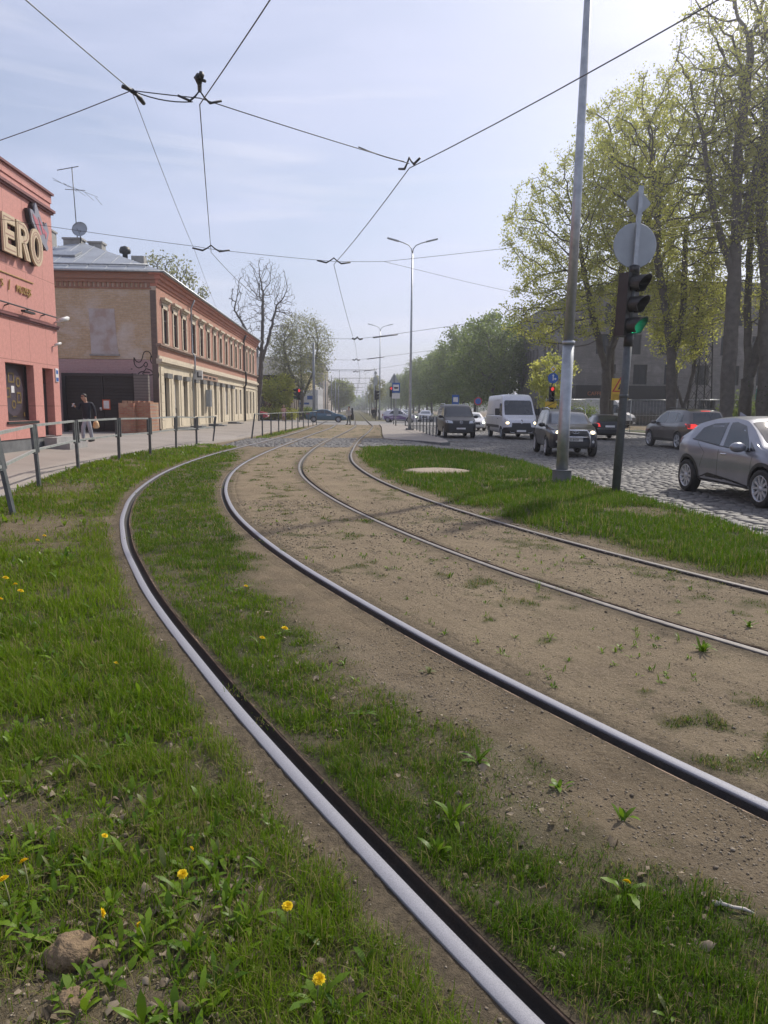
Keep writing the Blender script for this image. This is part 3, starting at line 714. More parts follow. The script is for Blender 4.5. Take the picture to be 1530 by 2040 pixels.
# ------------------------------------------------------------------ pavement, road, crossing
AS = mat('worn_asphalt', (.235, .207, .182), .9, 0, (.29, .257, .228), .55, .35, 150, .006)
def sheet(name, ys, xl, xr_, zf, m, nxx=14, skirt=.12):
    Vv = []; n = len(ys)
    for y in ys:
        for k in range(nxx + 1):
            x = xl(y) + (xr_(y) - xl(y)) * k / nxx; Vv.append((x, y, zf(x, y)))
    Vv = np.array(Vv, float); ii = np.arange(n * (nxx + 1)).reshape(n, nxx + 1)
    F = [np.stack([ii[:-1, :-1], ii[:-1, 1:], ii[1:, 1:], ii[1:, :-1]], -1).reshape(-1, 4)]
    off = len(Vv); e = Vv[ii[:, -1]].copy(); e[:, 2] -= skirt; Vv = np.concatenate([Vv, e]); j = off + np.arange(n)
    F.append(np.stack([ii[:-1, -1], j[:-1], j[1:], ii[1:, -1]], 1))
    return tag(np_mesh(name, Vv, [np.concatenate(F)], m), kind='structure')
sheet('pavement', np.concatenate([np.arange(-6, 72.1, .5)]), lambda y: -24., lambda y: float(xs(y)) - .10, lambda x, y: float(zsw(x, y)), AS, 24)
KB = mat('kerb_stone', (.30, .285, .265), .85, 0, (.23, .22, .205), 2.5, .2, 60)
m = MB(); yy = np.arange(-6, 31.0, .5)
for a, b_ in zip(yy[:-1], yy[1:]):
    p = []
    for y in (a, b_):
        x1 = float(xs(y)); z1 = .108
        p.append([(x1 - .10, y, z1), (x1, y, z1), (x1, y, z1 - .12), (x1 - .10, y, z1 - .12)])
    for j in range(4): m.poly([p[0][j], p[0][(j + 1) % 4], p[1][(j + 1) % 4], p[1][j]])
tag(m.build('kerb', KB), kind='structure')
# cobbled road: bedding sheet + single domed setts
BD = mat('sett_bedding', (.10, .088, .072), .95, 0, (.14, .125, .10), 3, .5, 90)
ys_ = np.unique(np.concatenate([np.arange(-6, 27, .7), np.arange(27, 30, .15), np.arange(30, 73, 1.)]))
sheet('road_bed', ys_, lambda y: float(xr(y)) - .03 if y < 29.25 else (-5.5 if y < 37 else 4.4), lambda y: 20.6, lambda x, y: float(zroad(x, y)) - .022, BD, 60)
CB = leafmat('granite_setts', (.095, .091, .087), (.175, .166, .154), 0.0, .62)
SX = []; yrow = 6.5
while yrow < 71:
    rh = .17 if yrow < 22 else (.24 if yrow < 38 else .42); al = .0
    xa = 5.0 if yrow < 24 else (-5.5 if 28.9 < yrow < 38.3 else 2.2 if yrow < 29 else 4.5)
    x = xa + rnd.uniform(0, .2); xe = min(20.4, .62 * yrow + 2.5)
    while x < xe:
        w = rnd.uniform(.14, .30) * (1 if yrow < 38 else 1.7); SX.append((x + w / 2, yrow + rnd.uniform(-.02, .02) + .05 * math.sin(x * 1.3 + yrow), w, rh * rnd.uniform(.9, 1.08))); x += w
    yrow += rh
S = np.array(SX); x, y, w, h = S.T
ok = ((y < 29.25) & (x > xr(y) + .04)) | crossing(y, x) | ((y >= 29.25) & (x > 4.75))
for i in range(4): ok &= ~((np.abs(rdist(i, x, y)) < .16) & (y > 28))
x, y, w, h = x[ok], y[ok], w[ok], h[ok]; n = len(x)
ang = np.arange(8) * np.pi / 4 + np.pi / 8; ca = np.clip(np.cos(ang) * 1.25, -1, 1); sa = np.clip(np.sin(ang) * 1.25, -1, 1)
jit = lambda s: 1 + NR.normal(0, s, (n, 8))
zt = NR.normal(0, .006, n); z0 = zroad(x, y)
def ring(k, dz, s):
    return np.stack([x[:, None] + ca[None] * w[:, None] * .5 * k * jit(s), y[:, None] + sa[None] * h[:, None] * .5 * k * jit(s), np.repeat((z0 + zt + dz)[:, None], 8, 1) + NR.normal(0, .002, (n, 8))], -1)
r0, r1_, r2_ = ring(.985, -.05, .03), ring(.93, -.010, .03), ring(.66, .004, .03)
cc = np.stack([x, y, z0 + zt + .007], 1)[:, None]
V = np.concatenate([r0, r1_, r2_, cc], 1); bb = (np.arange(n) * 25)[:, None]
F = []
for rr in (0, 8):
    for k in range(8): F.append(np.concatenate([bb + rr + k, bb + rr + (k + 1) % 8, bb + rr + 8 + (k + 1) % 8, bb + rr + 8 + k], 1))
T = [np.concatenate([bb + 16 + k, bb + 16 + (k + 1) % 8, bb + 24], 1) for k in range(8)]
tag(np_mesh('cobbled_road', V.reshape(-1, 3), [np.concatenate(F), np.concatenate(T)], CB, attrs={'tint': np.repeat(np.clip(NR.normal(.45, .25, n), 0, 1), 25)}, smooth=True), kind='structure')
# tram stop island
m = MB()
pl = [(1.55, 37.2), (2.3, 35.6), (3.2, 34.4), (3.95, 32.6), (4.35, 33.2), (4.62, 36), (4.66, 71), (2.5, 71), (2.3, 60), (1.95, 50), (1.7, 43)]
m.prism(pl, lambda u, v_, d: (u, v_, d), -.2, .085); tag(m.build('tram_platform', AS), kind='structure')
m = MB(); m.prism([(2.25, 35.5), (3.15, 34.3), (3.93, 32.5), (4.42, 33.1), (4.34, 33.25), (3.97, 32.75), (3.25, 34.45), (2.37, 35.63)], lambda u, v_, d: (u, v_, d), -.2, .10); tag(m.build('platform_kerb', MT['concrete_dark']), kind='structure')
# cross street and the far carriageways
AS2 = mat('far_asphalt', (.19, .185, .18), .9, 0, (.23, .22, .21), .3, .2, 60)
def flat(name, x0, x1, y0, y1, z, m_):
    m = MB(); m.poly([(x0, y0, z), (x1, y0, z), (x1, y1, z), (x0, y1, z)]); return tag(m.build(name, m_), kind='structure')
flat('cross_street', -90, 90, 71.6, 92.6, -.02, AS2)
flat('far_road', 4.9, 19.5, 92.7, 620, -.03, AS2)
flat('far_pavement', -10.2, -5.0, 92.7, 620, -.01, AS)
m = MB(); m.box(19.6, 20.6, -5, 71, -.2, .06); tag(m.build('far_kerb', KB), kind='structure')
VG = mat('verge_grass', (.06, .085, .022), .95, 0, (.10, .115, .035), .8, .8, 25, .05)
flat('right_verge', 20.6, 90, -5, 71.5, .10, VG); flat('avenue_verge', 19.6, 23.0, 92.7, 620, .02, VG)
# manhole slab in the grass island
m = MB(); m.lathe([(.01, .10), (.55, .095), (.74, .075), (.80, .03), (.82, -.05)], 28)
o_ = m.build('manhole_cover', mat('sandy_concrete', (.33, .27, .205), .9, 0, (.25, .20, .15), 5, .4, 50)); o_.location = (2.08, 17.7, .03); tag(o_, 'round domed concrete manhole slab set in the grass island', 'manhole')
# ------------------------------------------------------------------ facade helpers
def FX(X, Y0=0., Z0=0., s=1.):                           # facade facing +X (s=1) or -X (s=-1): u along +Y, v up, d outwards
    return lambda u, v, d: (X + s * d, Y0 + u, Z0 + v)
def FY(Y, X0=0., Z0=0.):                                  # facade facing -Y: u along +X
    return lambda u, v, d: (X0 + u, Y - d, Z0 + v)
def pierced(mb, F, u0, u1, v0, v1, holes, depth=.22):
    """wall face with rectangular openings and their reveals"""
    us = sorted({u0, u1} | {h[0] for h in holes} | {h[1] for h in holes}); vs = sorted({v0, v1} | {h[2] for h in holes} | {h[3] for h in holes})
    for a, b_ in zip(us[:-1], us[1:]):
        for c, d in zip(vs[:-1], vs[1:]):
            uc, vc = (a + b_) / 2, (c + d) / 2
            if any(h[0] < uc < h[1] and h[2] < vc < h[3] for h in holes): continue
            mb.poly([F(a, c, 0), F(b_, c, 0), F(b_, d, 0), F(a, d, 0)])
    for a, b_, c, d in holes:
        mb.poly([F(a, c, 0), F(b_, c, 0), F(b_, c, -depth), F(a, c, -depth)]); mb.poly([F(a, d, 0), F(b_, d, 0), F(b_, d, -depth), F(a, d, -depth)])
        mb.poly([F(a, c, 0), F(a, d, 0), F(a, d, -depth), F(a, c, -depth)]); mb.poly([F(b_, c, 0), F(b_, d, 0), F(b_, d, -depth), F(b_, c, -depth)])
def window(root, F, u0, u1, v0, v1, d=-.16, fr=.055, bars=(0.5,), trans=(.66,), fm=None, gm_=None, world=True, name='window'):
    m = MB()
    m.rect(F, u0, u0 + fr, v0, v1, d - .05, d); m.rect(F, u1 - fr, u1, v0, v1, d - .05, d)
    m.rect(F, u0 + fr, u1 - fr, v0, v0 + fr, d - .05, d); m.rect(F, u0 + fr, u1 - fr, v1 - fr, v1, d - .05, d)
    for q in bars:
        uc = u0 + (u1 - u0) * q; m.rect(F, uc - .02, uc + .02, v0 + fr, v1 - fr, d - .05, d - .004)
    for q in trans:
        vc = v0 + (v1 - v0) * q; m.rect(F, u0 + fr, u1 - fr, vc - .022, vc + .022, d - .05, d - .008)
    w = m.build(name, fm, root, world=world)
    g = MB(); g.poly([F(u0 + .01, v0 + .01, d - .035), F(u1 - .01, v0 + .01, d - .035), F(u1 - .01, v1 - .01, d - .035), F(u0 + .01, v1 - .01, d - .035)])
    if world: l = root.location; g.v = [(p[0] - l[0], p[1] - l[1], p[2] - l[2]) for p in g.v]
    g.build('pane', gm_ or MT['glass'], w)
    return w
def text_obj(name, s, size, m, parent, mat4, extrude=.02, bold=0., align='LEFT'):
    cu = D.curves.new(name, 'FONT'); cu.body = s; cu.size = size; cu.extrude = extrude; cu.offset = bold; cu.align_x = align; cu.resolution_u = 6
    ob = D.objects.new(name + '_tmp', cu); COL.objects.link(ob)
    me = D.meshes.new_from_object(ob.evaluated_get(bpy.context.evaluated_depsgraph_get()))
    D.objects.remove(ob); D.curves.remove(cu)
    me.transform(mat4); me.materials.clear(); me.materials.append(m); me.name = name
    return link(D.objects.new(name, me), parent)
def face_px(p, sx=1.):    # text plane facing +X, reading along +Y
    return Matrix(((0, 0, 1, p[0]), (sx, 0, 0, p[1]), (0, 1, 0, p[2]), (0, 0, 0, 1)))
def face_my(p):           # text plane facing -Y, reading along +X
    return Matrix(((1, 0, 0, p[0]), (0, 0, -1, p[1]), (0, 1, 0, p[2]), (0, 0, 0, 1)))

# ------------------------------------------------------------------ red clad building at the left
RB = brickmat('red_cladding', 'y', (.60, .275, .235), (.62, .288, .247), (.34, .15, .125), 1.22, 1.32, rough=.6, bump=.25, offset=0., msize=.012)
RBT = mat('dark_red_trim', (.20, .075, .075), .55, 0, (.15, .06, .06), 3)
PL = MT['concrete_dark']
X0 = -9.85
rb = thing('red_building', 'salmon red clad building with raised letters, cut off by the left edge', 'building', (X0, 18, .25))
F = FX(X0)
m = MB()
holes = [(21.22, 23.06, 1.12, 2.80), (23.68, 24.50, .60, 2.77), (15.6, 17.5, 1.12, 2.80), (11, 13, 1.16, 2.86)]
pierced(m, F, 8, 25, .62, 8.05, holes, .34)
m.poly([(X0, 25, .62), (X0 - 12, 25, .62), (X0 - 12, 25, 8.05), (X0, 25, 8.05)])
m.poly([(X0, 8, .62), (X0 - 12, 8, .62), (X0 - 12, 8, 8.05), (X0, 8, 8.05)])
m.build('wall', RB, rb, world=True)
m = MB(); m.box(X0 - 12, X0 - .03, 8.02, 24.97, .05, .62); m.build('plinth', PL, rb, world=True)
m = MB(); m.box(X0 - 12, X0 + .03, 8, 25.03, 8.05, 8.30); m.build('parapet', RB, rb, world=True)
m = MB()
m.box(X0 - .2, X0 + .07, 8, 25.06, 7.70, 7.76); m.box(X0 - .2, X0 + .12, 8, 25.10, 7.76, 7.84); m.box(X0 - 12, X0 + .10, 8, 25.09, 8.30, 8.37)
m.build('cornice', RBT, rb, world=True)
m = MB(); m.box(X0 - .2, X0 + .05, 8, 25.05, 4.06, 4.12); m.box(X0 - .2, X0 + .09, 8, 25.08, 4.12, 4.18); m.build('belt_course', RBT, rb, world=True)
m = MB(); m.tube([(X0 + .16, 12, 4.42), (X0 + .16, 24.6, 4.42)], .025, 6)
for y in (21.4, 22.6, 23.8): m.beam((X0 - .02, y, 4.36), (X0 + .16, y, 4.42), .03, .03)
m.rect(F, 22.2, 22.9, 4.30, 4.36, .10, .22)
m.build('lighting_rail', MT['dark'], rb, world=True)
m = MB(); m.box(X0 - 11.9, X0 - .2, 8.1, 24.9, 8.0, 8.06); m.build('roof', MT['dark'], rb, world=True)
# poster window
PBK = mat('poster_ground', (.028, .025, .026), .3, 0, (.045, .04, .045), .8)
w = window(rb, F, 21.22, 23.06, 1.12, 2.80, -.22, .06, (), (), MT['dark'], PBK)
F2 = lambda u, v, d: (X0 + d - rb.location[0], u - rb.location[1], v - rb.location[2])
FP_ = lambda u, v, d: F2(u + .78, v - .05, d)
g = MB(); g.poly([FP_(21.37 + .66 * math.cos(a), 2.02 + .70 * math.sin(a), -.246) for a in np.linspace(0, 6.283, 40)[:-1]])
g.build('poster_halo', mat('poster_halo', (.085, .07, .09), .35, 0, (.05, .042, .055), 2.2), w)
g = MB()
GOLD = mat('poster_gold', (.22, .16, .06), .4, 0, (.13, .09, .03), 14)
def frame_ring(g, u, v, a, b_, th):
    n = 4; q = [(-a, -b_), (a, -b_), (a, b_), (-a, b_)]
    for i in range(4):
        p0, p1 = q[i], q[(i + 1) % 4]; k = 1 - th
        g.poly([FP_(u + p0[0], v + p0[1], -.236), FP_(u + p1[0], v + p1[1], -.236), FP_(u + p1[0] * k, v + p1[1] * k, -.236), FP_(u + p0[0] * k, v + p0[1] * k, -.236)])
for u, v, a, b_ in ((21.27, 2.44, .19, .15), (21.03, 2.0, .14, .15), (21.72, 1.86, .14, .17)): frame_ring(g, u, v, a, b_, .35)
for u, v, rr in ((21.70, 2.32, .15), (21.36, 1.66, .13)):
    A_ = np.linspace(0, 6.283, 17)
    for a, b_ in zip(A_[:-1], A_[1:]):
        g.poly([FP_(u + rr * math.cos(a), v + rr * math.sin(a), -.236), FP_(u + rr * math.cos(b_), v + rr * math.sin(b_), -.236), FP_(u + rr * .6 * math.cos(b_), v + rr * .6 * math.sin(b_), -.236), FP_(u + rr * .6 * math.cos(a), v + rr * .6 * math.sin(a), -.236)])
g.rect(FP_, 21.98, 22.08, 1.30, 1.42, -.246, -.238); g.rect(FP_, 21.25, 21.5, 1.30, 1.315, -.246, -.238)
g.build('gilt_frames', GOLD, w)
g = MB(); g.rect(FP_, 21.25, 21.44, 2.0, 2.2, -.246, -.236); g.poly([FP_(20.66, 1.36, -.236), FP_(20.76, 1.29, -.236), FP_(20.88, 1.36, -.236), FP_(20.76, 1.43, -.236)]); g.build('white_panel', MT['sign_white'], w)
m = MB(); m.rect(F, 21.12, 23.16, 1.04, 1.118, -.05, .05); m.build('window_sill', MT['dark'], rb, world=True)
d_ = MB(); d_.rect(F, 23.70, 24.48, .62, 2.75, -.30, -.24); dd = d_.build('door', mat('dark_grey_door', (.06, .065, .066), .35, .2, (.045, .05, .05), 2), rb, world=True)
g = MB(); g.rect(F2, 23.76, 24.42, 2.3, 2.7, -.236, -.23); g.build('door_light', MT['glass'], dd)
g = MB(); g.tube([F2(23.8, 1.4, -.2), F2(23.8, 1.9, -.2)], .015, 6); g.build('handle', MT['chrome'], dd)
# house number plate, address letters
m = MB(); m.rect(F, 24.65, 24.88, 2.36, 2.80, .004, .03); npl = m.build('number_plate', MT['sign_white'], rb, world=True)
g = MB(); g.rect(F2, 24.67, 24.86, 2.38, 2.50, .03, .034); g.rect(F2, 24.69, 24.84, 2.62, 2.74, .03, .034); g.build('plate_bands', MT['sign_blue'], npl)
# raised letters
LB = mat('letter_side_dark', (.04, .028, .03), .5)
LG = mat('cream_letter_face', (.60, .48, .33), .5, 0, (.53, .42, .28), 8)
LS = mat('letter_inline', (.42, .25, .19), .5)
sign = thing('raised_lettering', 'large cream inline letters ERO standing off the red wall', 'sign', (X0, 21, 5.9))
FE = lambda u, v, d: F(21.2 + (u - 19.92) * 1.07, v - .06, d)
FM = lambda u, v, d: F(23.0 + (u - 21.70) * 1.2, 6.4 + (v - 6.05) * .64, d)
def letter(ch, polys, inl):
    lt = MB()
    for p in polys: lt.prism(p, FE, .13, .19)
    o_ = lt.build('letter', LG, sign, world=True)
    bk = MB()
    for p in polys: bk.prism(p, FE, .02, .128)
    l = sign.location; bk.v = [(p[0] - l[0], p[1] - l[1], p[2] - l[2]) for p in bk.v]; bk.build('letter_body', LB, o_)
    il = MB()
    for p in inl:
        for a, b_ in zip(p[:-1], p[1:]): il.beam(FE(a[0], a[1], .192), FE(b_[0], b_[1], .192), .028, .006, up=(1, 0, 0))
    il.v = [(p[0] - l[0], p[1] - l[1], p[2] - l[2]) for p in il.v]; il.build('inline', LS, o_)
def R4(a, b_, c, d): return [(a, c), (b_, c), (b_, d), (a, d)]
z0_, z1_ = 5.88, 6.92
letter('E', [R4(19.92, 20.16, z0_, z1_), R4(20.16, 20.62, z0_, z0_ + .24), R4(20.16, 20.55, 6.29, 6.51), R4(20.16, 20.62, z1_ - .24, z1_)], [[(20.58, 5.97), (20.0, 5.97), (20.0, 6.83), (20.58, 6.83)], [(20.06, 6.37), (20.52, 6.37)]])
arc = lambda cu, cv, ru, rv, a0, a1, n=12: [(cu + ru * math.cos(a), cv + rv * math.sin(a)) for a in np.linspace(a0, a1, n)]
ro = arc(21.10, 6.62, .34, .30, math.pi / 2, -math.pi / 2); ri = arc(21.08, 6.62, .13, .10, -math.pi / 2, math.pi / 2)
letter('R', [R4(20.72, 20.95, z0_, z1_)] + [[ro[i], ro[i + 1], ri[-2 - i], ri[-1 - i]] for i in range(11)] + [R4(20.95, 21.1, 6.72, 6.92), R4(20.95, 21.1, 6.32, 6.52), [(21.02, 6.34), (21.27, 6.34), (21.48, z0_), (21.22, z0_)]],
       [[(20.80, 5.92), (20.80, 6.83)], [(20.80, 6.84)] + arc(21.10, 6.62, .25, .22, math.pi / 2, -math.pi / 2, 9) + [(21.10, 6.40), (21.33, 5.92)]])
oo = arc(21.93, 6.40, .40, .55, 0, 2 * math.pi, 25); oi = arc(21.93, 6.40, .15, .30, 0, 2 * math.pi, 25)
letter('O', [[oo[i], oo[i + 1], oi[i + 1], oi[i]] for i in range(24)], [arc(21.93, 6.40, .30, .45, 0, 2 * math.pi, 25), arc(21.93, 6.40, .23, .38, 0, 2 * math.pi, 25)])
# flame shaped emblem
em = thing('wall_emblem', 'grey and pink pointed emblem fixed above the letter O', 'emblem', (X0, 22.3, 7.0))
HG = mat('emblem_grey', (.27, .27, .32), .5, 0, (.22, .22, .27), 4); HP = mat('emblem_pink', (.50, .15, .19), .5)
out = [(21.70, 7.62), (21.78, 7.10), (22.05, 6.66), (22.40, 6.25), (22.60, 6.05), (22.70, 6.20), (22.62, 6.42), (22.78, 7.0), (22.66, 7.42), (22.48, 7.12), (22.38, 7.35), (22.22, 7.70), (22.06, 8.05), (21.98, 7.9), (21.96, 7.50), (21.84, 7.62)]
m = MB(); m.prism(out, FM, .02, .12); m.build('emblem_back', LB, em, world=True)
m = MB(); m.prism([(u + .05, v) for u, v in out], FM, .122, .17); m.build('emblem_face', HG, em, world=True)
m = MB()
for p in ([(21.86, 7.45), (21.94, 7.2), (22.24, 6.62), (22.36, 6.7), (22.22, 7.0), (22.16, 7.3)], [(22.2, 7.45), (22.44, 6.75), (22.56, 6.85), (22.40, 7.2)], [(22.5, 7.05), (22.6, 6.6), (22.7, 6.9)]): m.prism(p, FM, .1725, .18)
m.build('emblem_stripes', HP, em, world=True)
GL = mat('small_gold_letters', (.50, .34, .12), .45, .3)
sl_ = thing('small_lettering', 'small gold letters S / MUZEJS with a thin gold line above', 'sign', (X0, 21, 5))
def px(y, z): return (0.03, y - 21, z - 5)
text_obj('letters', 'S', .30, GL, sl_, face_px(px(21.22, 4.88)), .015)
text_obj('letters', '/', .42, GL, sl_, face_px(px(21.66, 4.84)), .015)
text_obj('letters', 'MUZEJS', .29, GL, sl_, face_px(px(22.15, 4.86)), .015)
m = MB(); m.rect(F, 19.4, 23.35, 5.27, 5.295, .005, .03); m.build('gold_line', GL, sl_, world=True)
# steps
m = MB(); m.box(X0 + .06, X0 + .45, 23.4, 24.9, .2, .58); m.box(X0 + .45, X0 + .85, 23.4, 24.95, .2, .40)
st = m.build('entrance_steps', mat('light_concrete', (.33, .32, .31), .85, 0, (.26, .255, .25), 4, .2, 60)); tag(st, 'concrete entrance steps in front of the grey door of the red building', 'steps')
# cameras
for (y, z, s, lb, mm) in ((24.9, 4.36, 1.15, 'white bullet security camera on the belt course corner of the red building', 'w'), (24.6, 3.55, .7, 'small white camera lower on the red wall near the corner', 'w')):
    c = thing('security_camera', lb, 'camera', (X0, y, z))
    m = MB(); m.tube([(0, 0, -.05), (.14 * s, .02, -.03)], .025 * s, 8); m.build('bracket', MT['white_plate'], c)
    m = MB(); m.tube([(.10 * s, .0, .0), (.28 * s, .22 * s, .09 * s)], [.055 * s, .06 * s], 12); m.tube([(.28 * s, .22 * s, .09 * s), (.30 * s, .245 * s, .10 * s)], [.048 * s, .045 * s], 12); m.build('camera_body', MT['white_plate'], c)

# ------------------------------------------------------------------ two storey brick building
XB, YA, YB = -10.2, 38.9, 77.6
RO = brickmat('orange_brick', 'y', (.44, .21, .15), (.50, .26, .19), (.40, .28, .22), .26, .085, (.54, .36, .27), .56, .75, .6)
GBL = brickmat('weathered_gable_brick', 'x', (.49, .355, .21), (.60, .455, .295), (.47, .395, .32), .26, .085, (.60, .55, .50), .50, .68, .45, .012, .9, .6)
CR = mat('cream_plaster', (.64, .56, .42), .85, 0, (.54, .47, .35), 1.6, .15, 40)
CRL = mat('cream_trim', (.62, .54, .42), .8, 0, (.5, .43, .33), 5)
OR = mat('orange_cornice', (.50, .21, .14), .75, 0, (.42, .175, .115), 1.5)
RF = mat('grey_sheet_roof', (.36, .385, .42), .55, .15, (.29, .31, .34), 1.2, .1, 8)
bb_ = thing('brick_building', 'long two storey orange brick building with cream ground floor and grey roof', 'building', (XB, YA, .25))
F = FX(XB)
WY = [40.5 + (q - 39.3) * 1.027 for q in (39.3, 41.45, 43.6, 46.1, 48.35, 50.6, 52.9, 55.2, 57.6, 59.9, 62.2, 64.5, 68.4, 70.6, 72.8)]
kinds = 'wdwwwdwdgdsswww'
up = [(y - .46, y + .46, 4.92, 6.72) for y in WY]; m = MB(); pierced(m, F, YA, YB, 4.22, 8.0, up, .12); m.build('upper_wall', RO, bb_, world=True)
lo = []
for y, k in zip(WY, kinds): lo.append((y - .50, y + .50, .98 if k in 'wgs' and k != 'd' else .28, 3.12))
m = MB(); pierced(m, F, YA, YB, .1, 4.02, lo, .28); m.build('lower_wall', CR, bb_, world=True)
m = MB(); m.box(XB - 11, XB - .02, YB - .02, YB, .1, 8.0); m.build('far_gable', RO, bb_, world=True)
# gable towards the viewer
m = MB(); m.poly([(XB - .0, YA, 3.98), (XB - 11, YA, 3.98), (XB - 11, YA, 7.95), (XB, YA, 7.95)]); gw = m.build('gable_wall', GBL, bb_, world=True)
MV = brickmat('mauve_painted_brick', 'x', (.45, .30, .295), (.47, .325, .315), (.39, .265, .26), .26, .085, (.41, .30, .295), .5, .7, .7, .010, .8, .5)
m = MB(); m.poly([(XB, YA, .1), (XB - 11, YA, .1), (XB - 11, YA, 4.0), (XB, YA, 4.0)]); m.build('painted_gable_base', MV, bb_, world=True)
WP = mat('whitewashed_patch', (.46, .43, .42), .9, 0, (.38, .30, .26), 1.4, .3, 40, lo=.42, hi=.62)
m = MB(); m.prism([(-13.62, 4.26), (-12.22, 4.26), (-12.30, 5.0), (-12.36, 6.55), (-13.66, 6.55)], lambda u, v, d: (u, YA - d, v), .002, .02); m.build('bricked_up_window', WP, bb_, world=True)
m = MB(); m.box(-13.70, -12.16, YA - .09, YA - .002, 4.16, 4.25); m.build('window_sill', MT['concrete'], bb_, world=True)
m = MB(); m.box(XB - 11, XB - .25, YA - .05, YA, 7.55, 7.63)
for i in range(44): m.box(XB - .45 - i * .24, XB - .33 - i * .24, YA - .06, YA - .002, 7.64, 7.86)
m.box(XB - 11, XB - .02, YA - .10, YA, 7.86, 8.02); m.box(XB - 11, XB - .02, YA - .16, YA, 8.022, 8.4); m.build('gable_frieze', brickmat('frieze_brick', 'x', (.36, .17, .10), (.30, .15, .10), (.25, .2, .16)), bb_, world=True)
m = MB(); m.box(XB - .32, XB - .03, YA - .015, YA, .1, 7.5); m.build('corner_strip', brickmat('dark_corner_brick', 'x', (.15, .11, .095), (.20, .14, .11), (.12, .1, .09)), bb_, world=True)
# street cornice (stepped), string courses
m = MB()
for z0_, z1_, d in ((7.72, 7.86, .06), (7.86, 8.06, .14), (8.06, 8.26, .26), (8.26, 8.42, .40)): m.box(XB - .3, XB + d, YA - d * .6, YB + d * .5, z0_, z1_ - .002)
m.build('cornice', OR, bb_, world=True)
m = MB(); m.box(XB - .1, XB + .12, YA - .03, YB + .03, 4.66, 4.74); m.box(XB - .1, XB + .18, YA - .06, YB + .05, 4.742, 4.84); m.build('sill_course', mat('brown_stone_course', (.30, .21, .16), .8, 0, (.22, .15, .12), 3), bb_, world=True)
m = MB(); m.box(XB - .1, XB + .10, YA - .02, YB + .03, 3.80, 3.90); m.box(XB - .1, XB + .20, YA - .05, YB + .05, 3.902, 4.06); m.box(XB - .1, XB + .06, YA - .01, YB + .01, 4.062, 4.22); m.box(XB - .1, XB + .07, YA + 8, YB + .01, 3.40, 3.46); m.build('cream_course', CRL, bb_, world=True)
# quoins / rusticated pilasters
m = MB()
for yc in (39.4, 46.4, 68.6, 77.1):
    m.rect(F, yc - .30, yc + .30, .35, 3.66, .002, .045)
    for i in range(7): m.rect(F, yc - .30, yc + .30, .37 + i * .48, .78 + i * .48, .045, .065)
    m.build('pilaster', CR, bb_, world=True); m = MB()
for a, b_ in zip(WY[:-1], WY[1:]):
    if b_ - a < 2.6: m = MB(); m.rect(F, (a + b_) / 2 - .24, (a + b_) / 2 + .24, .5, 3.2, .002, .035); m.build('pilaster', CR, bb_, world=True)
m = MB(); m.box(XB - .1, XB + .05, YA, YB, .1, .42); m.build('plinth', mat('plinth_plaster', (.40, .345, .26), .9, 0, (.28, .25, .2), 1.5), bb_, world=True)
WF = mat('window_frame_brown', (.13, .115, .10), .6)
BOARD = mat('boarded_panel', (.34, .345, .37), .7, 0, (.26, .265, .29), 2)
SHB = mat('shutter_box', (.17, .165, .16), .6, 0, (.12, .12, .115), 5)
for y, k in zip(WY, kinds):
    s_ = MB()
    for sd in (-1, 1): s_.rect(F, y + sd * .55 - .09, y + sd * .55 + .09, 4.92, 6.9, .002, .05)
    s_.rect(F, y - .64, y + .64, 6.74, 7.04, .002, .05); s_.rect(F, y - .70, y + .70, 7.06, 7.16, .002, .12); s_.rect(F, y - .78, y + .78, 7.162, 7.28, .002, .24)
    s_.rect(F, y - .46, y + .46, 4.86, 4.92, -.1, .08)
    s_.build('window_surround', CRL, bb_, world=True)
    window(bb_, F, y - .46, y + .46, 4.92, 6.72, -.05, .06, (.5,), (.68,), WF)
    if k in 'dgs':
        dm_ = {'d': (MT['white_plate'] if y < 44 else BOARD), 'g': BOARD, 's': BOARD}[k]
        if k == 'd':
            q = MB(); q.rect(F, y - .48, y + .48, .30, 3.10, -.26, -.20); q.rect(F, y - .38, y + .38, .5, 1.4, -.20, -.185); q.rect(F, y - .38, y + .38, 1.6, 2.5, -.20, -.185)
            dr = q.build('door', dm_ if y < 44 or y > 60 else mat('old_brown_door', (.10, .075, .06), .6, 0, (.07, .055, .045), 4), bb_, world=True)
            h_ = MB(); l = bb_.location; h_.box(XB - .185 - l[0], XB - .14 - l[0], y + .33 - l[1], y + .36 - l[1], 1.2 - l[2], 1.5 - l[2]); h_.build('handle', MT['dark'], dr)
        else:
            q = MB(); q.rect(F, y - .49, y + .49, 1.0, 3.10, -.24, -.12); q.build('boarded_window', BOARD, bb_, world=True)
    else:
        window(bb_, F, y - .50, y + .50, .98, 3.12, -.18, .06, (), (.8,), MT['dark'])
    if y < 64:
        q = MB(); q.rect(F, y - .56, y + .56, 3.10, 3.36, .002, .20); q.build('shutter_box', SHB, bb_, world=True)
